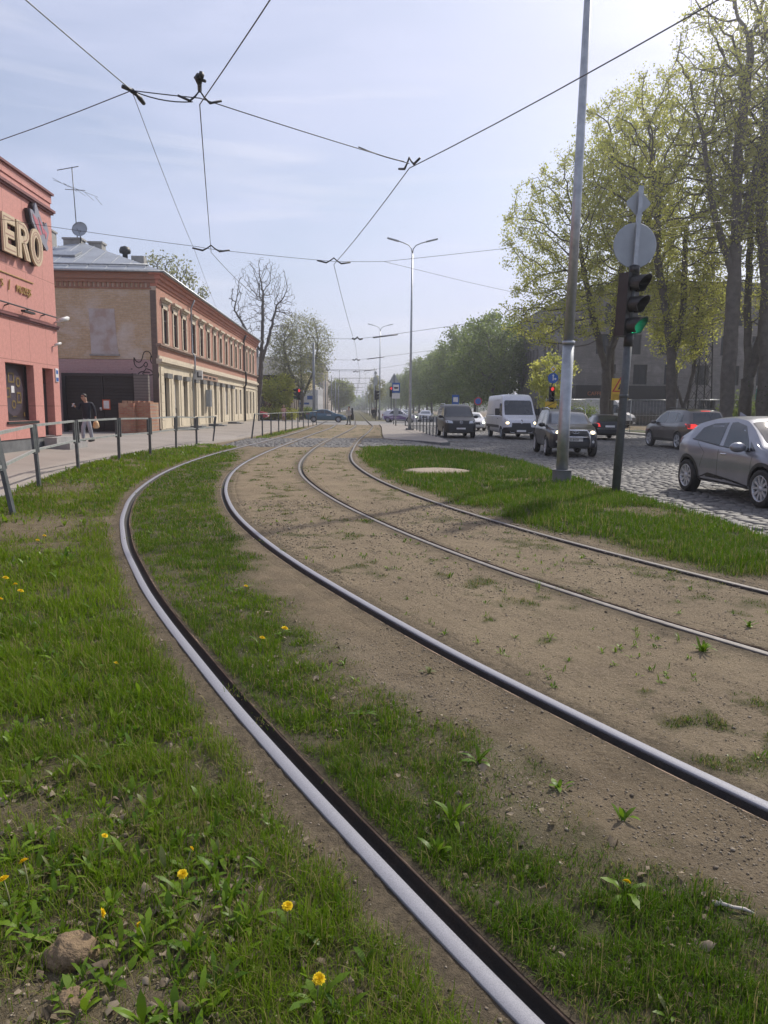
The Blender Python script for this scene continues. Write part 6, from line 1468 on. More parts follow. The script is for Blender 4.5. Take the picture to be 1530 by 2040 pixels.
for x, y, sx, lb in ((-11.6, 93, 2.0, 'low bright green hedge bush by the parked red car'), (-8.7, 93, 1.8, 'low bright green hedge bush behind the pink dressed walker'), (-6.2, 98, 1.6, 'low green bush behind the blue car'), (-7.2, 112, 2.2, 'green bush below the yellow house front')):
    shrub(lb, (x, y, .05), (sx, 1.2, 1.35), int(70 + x * 3), LF_G if x > -7 else LF_Y, 2600, .2)
tree('round_green_tree', 'rounded yellow green tree at the far left end of the tracks', (-5.2, 262, 0), [[(0, 0, -.2), (0, 0, 3), (.1, 0, 6)]], both((ell((.6, 0, 6.8), (4.9, 4.9, 5.0), 1.8), 1),), 700, 63, .25, leafmat('yellow_green_leaf', (.2, .24, .05), (.32, .34, .09), .55, .5), 8000, .55, .5, step=.7, dk=1.2, cmax=6)
t2 = tree('small_street_tree', 'sparse small tree right of the far tracks', (5.0, 160, 0), [[(0, 0, -.2), (0, 0, 3), (.1, 0, 5)]], both((ell((0, 0, 5.8), (2.2, 2.2, 3.2), 2.6), 1),), 420, 65, .12, LF_W, 2500, .26, .3, cmax=4)
t3 = copy_tree(t2); t3.location = (5.2, 215, 0); t3['label'] = 'second sparse small tree right of the far tracks'
# far wood closing the view
rg = np.random.default_rng(5); C = np.concatenate([np.stack([rg.normal(x, 6, 500), rg.normal(y, 5, 500), 5 + rg.normal(0, 2.6, 500)], 1) for x, y in ((-26, 520), (-12, 540), (0, 545), (12, 540), (26, 520), (44, 500), (-50, 500), (60, 480), (80, 460), (-75, 470))]); C[:, 2] = np.abs(C[:, 2])
tag(leaf_cloud(C, 2.2, rg, LF_G, 'far_wood', None), 'hazy far trees closing the end of the street', 'wood', kind='stuff')
# ------------------------------------------------------------------ vehicles
def smooth_prof(p, n=70, sig=1.2):
    p = np.array(p, float); x = np.linspace(p[0, 0], p[-1, 0], n); return x, np.interp(x, p[:, 0], p[:, 1])
class Car:
    def __init__(s, name, label, cat, loc, yaw, spec, paint, group='vehicles on the road'):
        s.sp = spec; s.root = thing(name, label, cat, loc, yaw, group); s.paint = paint
        g = lambda k: (np.array(spec[k])[:, 0], np.array(spec[k])[:, 1])
        x0, x1 = spec['top'][0][0], spec['top'][-1][0]; n = 84
        xs_ = np.linspace(x0, x1, n)
        xs_ = x0 + (x1 - x0) * (.5 - .5 * np.cos(np.pi * np.linspace(0, 1, n))) * .5 + (xs_ - x0) * .5
        I = lambda k: np.interp(xs_, *g(k))
        zt, zb, bl, w = I('top'), I('bot'), I('belt'), I('half')
        ker = np.array([.25, .5, .25])
        for _ in range(spec.get('smooth', 2)):
            for a in (zt, w, zb, bl): a[1:-1] = np.convolve(a, ker, 'valid')
        tum = spec.get('tumble', .36); V = []
        for i in range(n):
            b_ = min(bl[i], zt[i] - .03); h = max(zt[i] - b_, .03); W_ = w[i]; wt = max(W_ * .965 - tum * h, W_ * .45); zz = zb[i]; hb = b_ - zz
            rk = min(.07, h * .35)
            pr = [(0, zz), (W_ * .55, zz), (W_ * .90, zz + .02), (W_ * .965, zz + .10 * min(1, hb)), (W_ * .99, zz + hb * .35), (W_, zz + hb * .60), (W_ * .995, zz + hb * .80), (W_ * .975, b_ - .015), (W_ * .955, b_ + .005),
                  (W_ * .955 + (wt - W_ * .955) * .35, b_ + h * .33), (W_ * .955 + (wt - W_ * .955) * .72, b_ + h * .68), (wt - .004, zt[i] - rk), (wt - rk * .45, zt[i] - rk * .35), (wt - rk * 1.3, zt[i] - .004), (wt * .6, zt[i] + .012 * min(1, h * 4)), (0, zt[i] + .02 * min(1, h * 4))]
            V.append(pr)
        K = len(V[0]); R_ = []
        for i in range(n):
            R_.append([(xs_[i], y, z) for y, z in V[i]] + [(xs_[i], -y, z) for y, z in V[i][-2:0:-1]])
        k = len(R_[0]); vs = [p for r in R_ for p in r]; fs = []
        for i in range(n - 1):
            for j in range(k): j2 = (j + 1) % k; fs.append((i * k + j, i * k + j2, (i + 1) * k + j2, (i + 1) * k + j))
        fs.append(tuple(range(k))); fs.append(tuple((n - 1) * k + j for j in range(k - 1, -1, -1)))
        me = D.meshes.new('body'); me.from_pydata(vs, [], fs); bm = bmesh.new(); bm.from_mesh(me); bmesh.ops.recalc_face_normals(bm, faces=bm.faces); bm.to_mesh(me); bm.free()
        s.bvh = BVHTree.FromPolygons([v.co.copy() for v in me.vertices], [tuple(p.vertices) for p in me.polygons])
        me.materials.append(paint); me.materials.append(MT['black'])
        ob = D.objects.new('body', me); COL.objects.link(ob)
        R = spec['wr']; cu = MB(); s.wy = spec['track']
        for wx in spec['wx']:
            for sd in (-1, 1): cu.tube([(wx, sd * (spec['wmax'] - .30), R), (wx, sd * (spec['wmax'] + .25), R)], R + spec.get('arch', .055), 28, True, False)
        cme = D.meshes.new('cut'); cme.from_pydata(cu.v, [], cu.f); bm = bmesh.new(); bm.from_mesh(cme); bmesh.ops.recalc_face_normals(bm, faces=bm.faces); bm.to_mesh(cme); bm.free(); cme.materials.append(MT['black'])
        co_ = D.objects.new('cut', cme); COL.objects.link(co_)
        md = ob.modifiers.new('b', 'BOOLEAN'); md.operation = 'DIFFERENCE'; md.object = co_; md.solver = 'EXACT'
        try: md.material_mode = 'TRANSFER'
        except Exception: pass
        nm = D.meshes.new_from_object(ob.evaluated_get(bpy.context.evaluated_depsgraph_get())); D.objects.remove(ob); D.objects.remove(co_)
        nm.name = 'body'
        for p in nm.polygons: p.use_smooth = True
        try: nm.set_sharp_from_angle(angle=rad(38))
        except Exception: pass
        s.body = link(D.objects.new('body', nm), s.root)
        s.wheels()
    def wheels(s):
        sp = s.sp; R = sp['wr']; w = sp.get('ww', .215); rr = R * sp.get('rimk', .68); ns = sp.get('spokes', 5)
        first = None
        for wx in sp['wx']:
            for sd in (-1, 1):
                if first is None:
                    M = Matrix.Rotation(rad(-90), 4, 'X'); m = MB(M=M)
                    m.lathe([(rr * .98, -w / 2 + .012), (R - .045, -w / 2), (R - .012, -w / 2 + .018), (R, -w / 2 + .05), (R, w / 2 - .05), (R - .012, w / 2 - .018), (R - .045, w / 2), (rr * .98, w / 2 - .012)], 36, True, False)
                    t_ = m.build('wheel', MT['rubber'], s.root)
                    m = MB(M=M); m.lathe([(rr * 1.0, w / 2 - .014), (rr * .97, w / 2 - .004), (rr * .91, w / 2 - .012), (rr * .89, w / 2 - .07)], 36, True, False)
                    for q in range(ns):
                        a = 2 * math.pi * q / ns; pr = [Vector((math.cos(a + da) * r_, math.sin(a + da) * r_, 0)) for da, r_ in ((-.5, .05), (-.11 if ns > 6 else -.2, rr * .92), (.11 if ns > 6 else .2, rr * .92), (.5, .05))]
                        zf = w / 2 - .018; m.add([(p.x, p.y, zf - (.012 if i in (0, 3) else 0)) for i, p in enumerate(pr)] + [(p.x, p.y, zf - .04) for p in pr], [(0, 1, 2, 3), (0, 4, 5, 1), (1, 5, 6, 2), (2, 6, 7, 3)])
                    m.lathe([(.06, w / 2 - .03), (.055, w / 2 - .016), (0, w / 2 - .014)], 14); m.build('rim', MT['rim'] if sp.get('alloy', True) else MT['sign_back'], t_)
                    m = MB(M=M); m.lathe([(rr * .9, w / 2 - .075), (0, w / 2 - .075)], 24); m.lathe([(rr * .9, -w / 2 + .03), (0, -w / 2 + .03)], 24); m.build('brake_disc', MT['dark'], t_)
                    first = t_
                else: t_ = copy_tree(first, s.root); KIDS[s.root.name].append(t_)
                t_.location = (wx, sd * (s.wy - w / 2 + .02), R); t_.rotation_euler = (0, 0, 0 if sd > 0 else math.pi)
    def decal(s, name, poly, ax, side, m, off=.004, grid=.09, parent=None, flat=None):
        pts = [Vector(p) for p in poly]; bd = []
        for i, p in enumerate(pts):
            q = pts[(i + 1) % len(pts)]; k = max(1, int((q - p).length / (grid * .6))); bd += [p.lerp(q, t_ / k) for t_ in range(k)]
        nb = len(bd); ed = [(i, (i + 1) % nb) for i in range(nb)]
        us = [p.x for p in bd]; vs = [p.y for p in bd]; ins = []
        u = min(us) + grid / 2
        while u < max(us):
            v = min(vs) + grid / 2
            while v < max(vs): ins.append(Vector((u, v))); v += grid
            u += grid
        def inside(p):
            c = False; j = len(pts) - 1
            for i in range(len(pts)):
                a, b_ = pts[i], pts[j]
                if (a.y > p.y) != (b_.y > p.y) and p.x < (b_.x - a.x) * (p.y - a.y) / (b_.y - a.y) + a.x: c = not c
                j = i
            return c
        ins = [p for p in ins if inside(p) and min((p - q).length for q in bd) > grid * .3]
        r = delaunay_2d_cdt(bd + ins, ed, [], 1, 1e-5)
        V = []; ok = []
        for p in r[0]:
            if ax == 'y': o_, d = Vector((p.x, side * 3, p.y)), Vector((0, -side, 0))
            elif ax == 'x': o_, d = Vector((side * 6, p.x, p.y)), Vector((-side, 0, 0))
            else: o_, d = Vector((p.x, p.y, 5)), Vector((0, 0, -1))
            h = s.bvh.ray_cast(o_, d)
            if h[0] is None: V.append((0, 0, 0)); ok.append(False)
            else:
                nrm = h[1] if h[1].dot(d) < 0 else -h[1]; V.append(tuple(h[0] + nrm * off)); ok.append(True)
        F = [f for f in r[2] if all(ok[i] for i in f)]
        if not F: return None
        mb = MB(); mb.add(V, [tuple(f) for f in F], True); return mb.build(name, m, parent or s.root, fix=False)
    def line(s, name, pts, ax, side, w=.012, m=None, parent=None):
        q = []
        P = [Vector(p) for p in pts]; L_ = []; R2 = []
        for i, p in enumerate(P):
            d = (P[min(i + 1, len(P) - 1)] - P[max(i - 1, 0)]).normalized(); nn = Vector((-d.y, d.x)) * w / 2; L_.append(p + nn); R2.append(p - nn)
        return s.decal(name, [tuple(p) for p in L_ + R2[::-1]], ax, side, m or MT['black'], .0025, .12, parent)
    def mirror(s, x, z, y, m=None, sc=1.):
        for sd in (-1, 1):
            mb = MB(); mb.ball((x, sd * (y + .10 * sc), z), .085 * sc, .12 * sc, .075 * sc, 12, 8); mb.beam((x + .02, sd * (y - .04), z - .05 * sc), (x + .01, sd * (y + .06), z - .03 * sc), .05, .04)
            mb.build('wing_mirror', m or s.paint, s.root)
    def handle(s, x, z, m=None):
        for sd in (-1, 1):
            h = s.bvh.ray_cast(Vector((x, sd * 3, z)), Vector((0, -sd, 0)))
            if h[0]: mb = MB(); y = h[0].y; mb.tube([(x - .1, y, z), (x - .06, y + sd * .03, z), (x + .06, y + sd * .03, z), (x + .1, y, z)], .014, 6); mb.build('door_handle', m or s.paint, s.root)
    def plate(s, side, z, txt=None, y=0.):
        h = s.bvh.ray_cast(Vector((side * 6, y, z)), Vector((-side, 0, 0)))
        if not h[0]: return
        x = h[0].x + side * .012; mb = MB(); mb.box(min(x, x - side * .02), max(x, x - side * .02), y - .26, y + .26, z - .055, z + .055); p = mb.build('licence_plate', MT['white_plate'], s.root)
        if txt:
            Mx = Matrix(((0, 0, side, x + side * .002), (side, 0, 0, y - side * .21), (0, 1, 0, z - .038), (0, 0, 0, 1)))
            text_obj('plate_characters', txt, .105, MT['black'], p, Mx, .001, .001)
def paint(nm, c, metal=.45, rough=.32):
    return mat(nm, c, rough, metal, tuple(x * .9 for x in c), 3, coat=.7)
ST = 1
def sides(c, name, poly, m, **k):
    for sd in (-1, 1): c.decal(name, poly, 'y', sd, m, **k)
RZ = -.055
GLS = MT['glass']
# --- grey crossover, nearest car
sp = dict(top=[(-2.10, .72), (-2.06, .98), (-1.96, 1.10), (-1.70, 1.17), (-1.25, 1.44), (-.75, 1.54), (-.2, 1.565), (.25, 1.52), (.62, 1.36), (1.12, 1.06), (1.6, 1.00), (2.0, .91), (2.2, .78), (2.26, .55)], bot=[(-2.1, .50), (-1.95, .36), (-1.3, .26), (1.3, .24), (2.0, .26), (2.26, .36)],
          belt=[(-2.1, .98), (-1.7, 1.08), (-1.1, 1.04), (0, .97), (1.1, .92), (2.26, .70)], half=[(-2.1, .52), (-2.02, .70), (-1.8, .83), (-1.32, .905), (-.9, .865), (-.3, .835), (.5, .84), (.95, .87), (1.32, .905), (1.8, .83), (2.08, .69), (2.26, .46)],
          wx=(-1.32, 1.32), wr=.335, track=.885, wmax=.90, spokes=10, rimk=.70, tumble=.42)
c = Car('parked_car', 'silver grey crossover with sloping roof at the right edge, nearest car', 'car', (7.89, 13.56, RZ), rad(-88), sp, paint('silver_grey_paint', (.255, .262, .30), .4, .32))
sides(c, 'side_window', [(-.12, 1.00), (.78, .955), (.62, 1.14), (.30, 1.40), (-.05, 1.465), (-.20, 1.45)], GLS); sides(c, 'rear_side_window', [(-1.18, 1.10), (-.26, 1.015), (-.30, 1.45), (-.75, 1.42), (-1.02, 1.33)], GLS); sides(c, 'quarter_window', [(.82, .96), (1.0, .965), (.70, 1.13)], GLS)
c.decal('windscreen', [(1.02, -.64), (1.10, 0), (1.02, .64), (.38, .53), (.30, 0), (.38, -.53)], 'z', 1, GLS); c.decal('rear_window', [(-1.62, -.55), (-1.62, .55), (-1.22, .48), (-1.22, -.48)], 'z', 1, GLS)
sides(c, 'sill_cladding', [(-.92, .26), (-.92, .34), (-.55, .46), (.2, .40), (.92, .33), (.92, .26)], MT['black'], off=.006)
for wx in (-1.32, 1.32): sides(c, 'arch_cladding', [(wx + r * math.cos(a), .335 + r * math.sin(a)) for r, aa in ((.455, np.linspace(0, math.pi, 15)), (.392, np.linspace(math.pi, 0, 15))) for a in aa], MT['dark'], off=.006)
sides(c, 'tail_lamp', [(-2.06, .93), (-1.98, 1.06), (-1.70, 1.13), (-1.72, 1.04), (-1.9, .92)], MT['tail'], off=.012); sides(c, 'headlamp', [(1.72, .86), (2.14, .78), (2.16, .70), (1.9, .74)], MT['lamp_glass'], off=.008)
for sd in (-1, 1):
    c.line('door_seam', [(.98, .45), (.95, .7), (.98, .95)], 'y', sd, .012); c.line('door_seam', [(-.24, .42), (-.22, .7), (-.22, .99)], 'y', sd, .012); c.line('door_seam', [(-.85, .55), (-.70, .85), (-1.0, 1.05)], 'y', sd, .010); c.line('window_trim', [(-1.22, 1.10), (-.24, 1.0), (.85, .945)], 'y', sd, .022)
    c.line('roof_vents', [(-1.34, 1.28), (-1.22, 1.32)], 'y', sd, .04)
    c.decal('front_cladding', [(1.75, .28), (2.2, .36), (2.2, .5), (1.78, .42)], 'y', sd, MT['black'], off=.006)
c.mirror(.66, 1.02, .83, None, 1.25); c.handle(-.02, .86, MT['chrome']); c.plate(1, .5); c.plate(-1, .75)
c.decal('grille', [(-.5, .34), (.5, .34), (.42, .55), (-.42, .55)], 'x', 1, MT['black'], off=.006); m = MB(); m.add([(-.95, -.02, 1.57), (-.95, .02, 1.57), (-.72, 0, 1.575), (-.97, 0, 1.66)], [(0, 1, 3), (0, 3, 2), (1, 2, 3)]); m.build('aerial_fin', c.paint, c.root)
# --- dark off road car with bull bar
sp = dict(top=[(-2.08, .80), (-2.04, 1.05), (-1.92, 1.30), (-1.78, 1.60), (-1.5, 1.665), (-.5, 1.69), (.2, 1.66), (.55, 1.55), (1.12, 1.12), (1.5, 1.08), (2.0, .98), (2.16, .82), (2.22, .5)], bot=[(-2.08, .42), (-1.9, .32), (1.9, .30), (2.22, .36)], belt=[(-2.08, 1.04), (0, 1.03), (1.1, 1.02), (2.22, .80)],
          half=[(-2.08, .66), (-1.98, .80), (-1.3, .90), (0, .885), (1.3, .90), (1.8, .84), (2.1, .74), (2.22, .56)], wx=(-1.28, 1.28), wr=.355, track=.89, wmax=.90, spokes=6, tumble=.30)
def suv(label, loc, yaw, pnt, txt=None, rear_lit=False, front_lit=True, name='off_road_car', bar=True):
    c = Car(name, label, 'car', loc, yaw, sp, pnt)
    sides(c, 'side_window', [(-.15, 1.06), (.92, 1.05), (.50, 1.44), (.25, 1.54), (-.15, 1.56)], GLS); sides(c, 'rear_side_window', [(-1.12, 1.08), (-.22, 1.06), (-.22, 1.56), (-1.05, 1.54)], GLS); sides(c, 'quarter_window', [(-1.72, 1.12), (-1.2, 1.08), (-1.14, 1.53), (-1.58, 1.50)], GLS)
    c.decal('windscreen', [(1.06, -.66), (1.13, 0), (1.06, .66), (.50, .58), (.46, 0), (.50, -.58)], 'z', 1, MT['glass_lit']); c.decal('rear_window', [(-.60, 1.12), (.60, 1.12), (.54, 1.56), (-.54, 1.56)], 'x', -1, GLS)
    for sd in (-1, 1):
        c.decal('headlamp', [(sd * .46, .80), (sd * .74, .84), (sd * .80, .95), (sd * .55, .93), (sd * .45, .87)], 'x', 1, MT['lamp_glass'], off=.012)
        if front_lit: c.decal('lit_lamp', [(sd * .60 + .075 * math.cos(a), .875 + .055 * math.sin(a)) for a in np.linspace(0, 6.28, 10)[:-1]], 'x', 1, MT['lamp_on'], off=.02)
        c.decal('fog_lamp', [(sd * .62 + .05 * math.cos(a), .56 + .05 * math.sin(a)) for a in np.linspace(0, 6.28, 10)[:-1]], 'x', 1, MT['lamp_glass'], off=.012)
        c.decal('tail_lamp', [(sd * .58, .98), (sd * .82, .98), (sd * .74, 1.42), (sd * .60, 1.40)], 'x', -1, MT['tail_on'] if rear_lit else MT['tail'], off=.012)
        c.line('door_seam', [(.95, .42), (.97, 1.0)], 'y', sd); c.line('door_seam', [(-.18, .42), (-.18, 1.04)], 'y', sd)
        m = MB(); m.tube([(-1.45, sd * .62, 1.665), (-1.35, sd * .62, 1.73), (-.1, sd * .63, 1.745), (.25, sd * .62, 1.68)], .022, 6); m.build('roof_rail', MT['chrome'], c.root)
    c.decal('grille', [(-.42, .80), (.42, .80), (.46, .95), (-.46, .95)], 'x', 1, MT['black'], off=.008); c.decal('lower_grille', [(-.5, .42), (.5, .42), (.45, .56), (-.45, .56)], 'x', 1, MT['black'], off=.008)
    m = MB(); A_ = np.linspace(0, 6.283, 15); m.tube([(2.20, .11 * math.cos(a), .89 + .055 * math.sin(a)) for a in A_], .012, 5); m.tube([(2.20, -.08, .905), (2.20, .08, .905)], .010, 5); m.tube([(2.20, 0, .93), (2.20, 0, .845)], .010, 5); m.build('badge', MT['chrome'], c.root)
    if bar:
        m = MB(); x = 2.30; m.tube([(x - .1, -.50, .36), (x, -.50, .55), (x, -.44, .84), (x, -.36, .955), (x, .36, .955), (x, .44, .84), (x, .50, .55), (x - .1, .50, .36)], .032, 8); m.tube([(x, -.47, .72), (x, .47, .72)], .026, 8); m.build('bull_bar', MT['chrome'], c.root)
    c.mirror(.82, 1.12, .86, MT['black'], 1.1); c.handle(.05, .93, MT['black']); c.plate(1, .63, txt); c.plate(-1, .85)
    return c
suv('dark blue off road car with chrome bull bar and lit headlights', (8.0, 27.4, RZ), rad(-95.5), mat('dark_navy_paint', (.010, .012, .022), .3, .2, coat=.35), 'JS-8428')
# --- white van
sp2 = dict(top=[(-2.95, 2.30), (-2.9, 2.46), (-2.6, 2.50), (1.0, 2.52), (1.35, 2.44), (1.60, 2.22), (2.02, 1.52), (2.22, 1.30), (2.60, 1.16), (2.78, 1.02), (2.86, .62)], bot=[(-2.95, .45), (-2.6, .34), (2.4, .30), (2.86, .36)], belt=[(-2.95, 1.32), (1.4, 1.30), (2.2, 1.26), (2.86, .95)],
           half=[(-2.95, .92), (-2.8, 1.0), (1.5, 1.0), (2.2, .99), (2.55, .90), (2.76, .78), (2.86, .62)], wx=(-1.75, 1.95), wr=.345, track=.95, wmax=1.0, spokes=5, alloy=False, tumble=.11)
def van(label, loc, yaw, lit=True, name='delivery_van'):
    c = Car(name, label, 'van', loc, yaw, sp2, mat('white_van_paint', (.62, .62, .65), .35, 0, (.57, .57, .60), 2, coat=.4))
    c.decal('windscreen', [(-.82, 1.36), (.82, 1.36), (.78, 2.10), (.70, 2.18), (-.70, 2.18), (-.78, 2.10)], 'x', 1, MT['glass'], off=.006)
    sides(c, 'side_window', [(.98, 1.34), (1.98, 1.30), (1.62, 2.0), (1.0, 2.02)], GLS)
    c.decal('front_bumper', [(-.95, .36), (.95, .36), (.93, .66), (.55, .70), (.52, .92), (-.52, .92), (-.55, .70), (-.93, .66)], 'x', 1, MT['black'], off=.01); sides(c, 'bumper_corner', [(2.35, .36), (2.86, .38), (2.8, .66), (2.42, .60)], MT['black'], off=.008); sides(c, 'side_moulding', [(-2.5, .62), (1.45, .62), (1.45, .78), (-2.5, .78)], MT['dark'], off=.01)
    for sd in (-1, 1):
        c.decal('headlamp', [(sd * .56, .80), (sd * .86, .86), (sd * .90, 1.12), (sd * .80, 1.14), (sd * .62, .98)], 'x', 1, MT['lamp_glass'], off=.012)
        if lit: c.decal('lit_lamp', [(sd * .76 + .08 * math.cos(a), .92 + .07 * math.sin(a)) for a in np.linspace(0, 6.28, 10)[:-1]], 'x', 1, MT['lamp_on'], off=.02)
        c.line('door_seam', [(.85, .5), (.85, 2.1)], 'y', sd, .016); c.line('door_seam', [(-.45, .5), (-.45, 2.2), (.85, 2.2)], 'y', sd, .016); c.line('slide_rail', [(-2.6, 1.36), (-.5, 1.36)], 'y', sd, .03)
        c.decal('tail_lamp', [(sd * .86, .8), (sd * .96, .8), (sd * .96, 1.3), (sd * .86, 1.3)], 'x', -1, MT['tail'], off=.012)
    m = MB(); m.add([(2.80, 0, 1.13), (2.83, .085, 1.0), (2.80, 0, .87), (2.83, -.085, 1.0), (2.78, 0, 1.06), (2.81, .04, 1.0), (2.78, 0, .94), (2.81, -.04, 1.0)], [(0, 1, 5, 4), (1, 2, 6, 5), (2, 3, 7, 6), (3, 0, 4, 7)]); m.v = [(p[0] + .05, p[1], p[2]) for p in m.v]; m.build('badge', MT['chrome'], c.root)
    for sd in (-1, 1):
        m = MB(); m.box(1.62, 1.76, sd * 1.16 - .12, sd * 1.16 + .12, 1.34, 1.72); m.beam((1.7, sd * .98, 1.45), (1.7, sd * 1.1, 1.5), .06, .06); m.build('wing_mirror', MT['black'], c.root)
    c.handle(1.05, 1.15, MT['black']); c.plate(1, .48, None)
    return c
van('white high roof delivery van with black bumper and amber lit headlight', (9.35, 43.1, RZ), rad(-90))
van('white van parked behind the mesh fence, mostly hidden by tree trunks', (21.6, 63, .1), rad(-35), False, 'parked_van')
# --- black people carrier
sp3 = dict(top=[(-2.42, 1.0), (-2.38, 1.4), (-2.22, 1.82), (-2.0, 1.90), (-.3, 1.935), (.55, 1.90), (.85, 1.80), (1.55, 1.20), (1.95, 1.10), (2.25, 1.0), (2.40, .84), (2.46, .45)], bot=[(-2.42, .40), (-2.2, .30), (2.2, .28), (2.46, .34)], belt=[(-2.42, 1.12), (1.5, 1.08), (2.46, .82)],
           half=[(-2.42, .84), (-2.3, .92), (0, .95), (1.6, .945), (2.1, .90), (2.36, .78), (2.46, .64)], wx=(-1.42, 1.58), wr=.325, track=.90, wmax=.95, spokes=5, tumble=.20)
c = Car('people_carrier', 'black people carrier parked by the tram platform, dusty and unlit', 'car', (6.13, 43.8, RZ), rad(-90), sp3, mat('black_paint', (.016, .0155, .016), .4, .1, coat=.25))
c.decal('windscreen', [(-.76, 1.22), (.76, 1.22), (.66, 1.80), (-.66, 1.80)], 'x', 1, MT['glass'], off=.006); sides(c, 'side_window', [(.35, 1.14), (1.42, 1.12), (.85, 1.68), (.36, 1.76)], GLS); sides(c, 'rear_side_window', [(-2.1, 1.16), (-.95, 1.14), (-.95, 1.78), (-2.05, 1.76)], GLS); sides(c, 'middle_side_window', [(-.88, 1.14), (.28, 1.14), (.28, 1.78), (-.88, 1.78)], GLS)
for sd in (-1, 1):
    c.decal('headlamp', [(sd * .46, .84), (sd * .84, .88), (sd * .86, 1.02), (sd * .50, .98)], 'x', 1, MT['lamp_glass'], off=.012); c.decal('tail_lamp', [(sd * .8, 1.0), (sd * .92, 1.0), (sd * .9, 1.5), (sd * .8, 1.5)], 'x', -1, MT['tail'], off=.012)
    m = MB(); m.tube([(-1.8, sd * .70, 1.90), (-1.7, sd * .70, 1.97), (.1, sd * .70, 1.98), (.3, sd * .70, 1.91)], .02, 6); m.build('roof_rail', MT['chrome'], c.root)
c.decal('grille', [(-.42, .82), (.42, .82), (.40, .99), (-.40, .99)], 'x', 1, MT['black'], off=.008); c.decal('front_bumper', [(-.9, .36), (.9, .36), (.9, .78), (-.9, .78)], 'x', 1, mat('dusty_black', (.02, .02, .021), .6), off=.006)
m = MB(); A_ = np.linspace(0, 6.283, 17); m.tube([(2.44, .085 * math.cos(a), .90 + .085 * math.sin(a)) for a in A_], .011, 5); m.tube([(2.44, -.055, .955), (2.44, -.03, .90), (2.44, 0, .945), (2.44, .03, .90), (2.44, .055, .955)], .009, 5); m.tube([(2.44, -.06, .91), (2.44, -.025, .84), (2.44, 0, .885), (2.44, .025, .84), (2.44, .06, .91)], .009, 5); m.build('badge', MT['chrome'], c.root)
c.mirror(1.22, 1.22, .92, MT['black'], 1.2); c.plate(1, .55)
# --- grey estate off roader seen from behind
sp4 = dict(top=[(-2.42, .82), (-2.38, 1.10), (-2.20, 1.36), (-1.98, 1.66), (-1.7, 1.72), (-.5, 1.765), (.3, 1.72), (.7, 1.58), (1.25, 1.16), (1.7, 1.12), (2.2, 1.0), (2.38, .84), (2.43, .5)], bot=[(-2.42, .46), (-2.2, .34), (2.2, .30), (2.43, .36)], belt=[(-2.42, 1.10), (0, 1.08), (1.2, 1.05), (2.43, .82)],
           half=[(-2.42, .74), (-2.3, .86), (-1.5, .965), (0, .93), (1.5, .965), (2.1, .88), (2.35, .72), (2.43, .58)], wx=(-1.47, 1.47), wr=.38, track=.95, wmax=.965, spokes=5, rimk=.7, tumble=.34)
c = Car('estate_car', 'grey brown estate off roader seen from behind with red tail lamps', 'car', (15.02, 32.6, RZ), rad(90.5), sp4, paint('grey_brown_paint', (.105, .095, .092), .55, .32))
sides(c, 'side_window', [(-.05, 1.12), (1.02, 1.10), (.62, 1.46), (.3, 1.60), (-.05, 1.63)], GLS); sides(c, 'rear_side_window', [(-1.05, 1.14), (-.12, 1.12), (-.12, 1.63), (-1.0, 1.60)], GLS); sides(c, 'quarter_window', [(-1.72, 1.22), (-1.12, 1.15), (-1.06, 1.59), (-1.55, 1.52)], GLS)
c.decal('windscreen', [(1.18, -.70), (1.24, 0), (1.18, .70), (.62, .60), (.58, 0), (.62, -.60)], 'z', 1, MT['glass_lit']); c.decal('rear_window', [(-.66, 1.18), (.66, 1.18), (.58, 1.60), (-.58, 1.60)], 'x', -1, GLS)
c.decal('high_brake_lamp', [(-.2, 1.655), (.2, 1.655), (.2, 1.68), (-.2, 1.68)], 'x', -1, MT['tail_on'], off=.01)
for sd in (-1, 1):
    c.decal('tail_lamp', [(sd * .46, .92), (sd * .86, .92), (sd * .86, 1.12), (sd * .62, 1.12), (sd * .48, 1.06)], 'x', -1, MT['tail_on'], off=.014); c.decal('tail_lamp_wrap', [(-2.36, .94), (-2.05, 1.0), (-2.12, 1.14), (-2.33, 1.12)], 'y', sd, MT['tail'], off=.012); c.line('door_seam', [(.98, .5), (1.0, 1.08)], 'y', sd); c.line('door_seam', [(-.08, .5), (-.08, 1.1)], 'y', sd)
    m = MB(); m.tube([(-1.6, sd * .64, 1.72), (-1.45, sd * .64, 1.79), (0, sd * .65, 1.81), (.3, sd * .64, 1.74)], .02, 6); m.build('roof_rail', MT['dark'], c.root)
sides(c, 'sill_cladding', [(-1.0, .34), (1.0, .34), (1.0, .46), (-1.0, .46)], MT['dark'], off=.008); c.mirror(.86, 1.16, .92, None, 1.15); c.handle(.08, .98); c.plate(-1, .86)
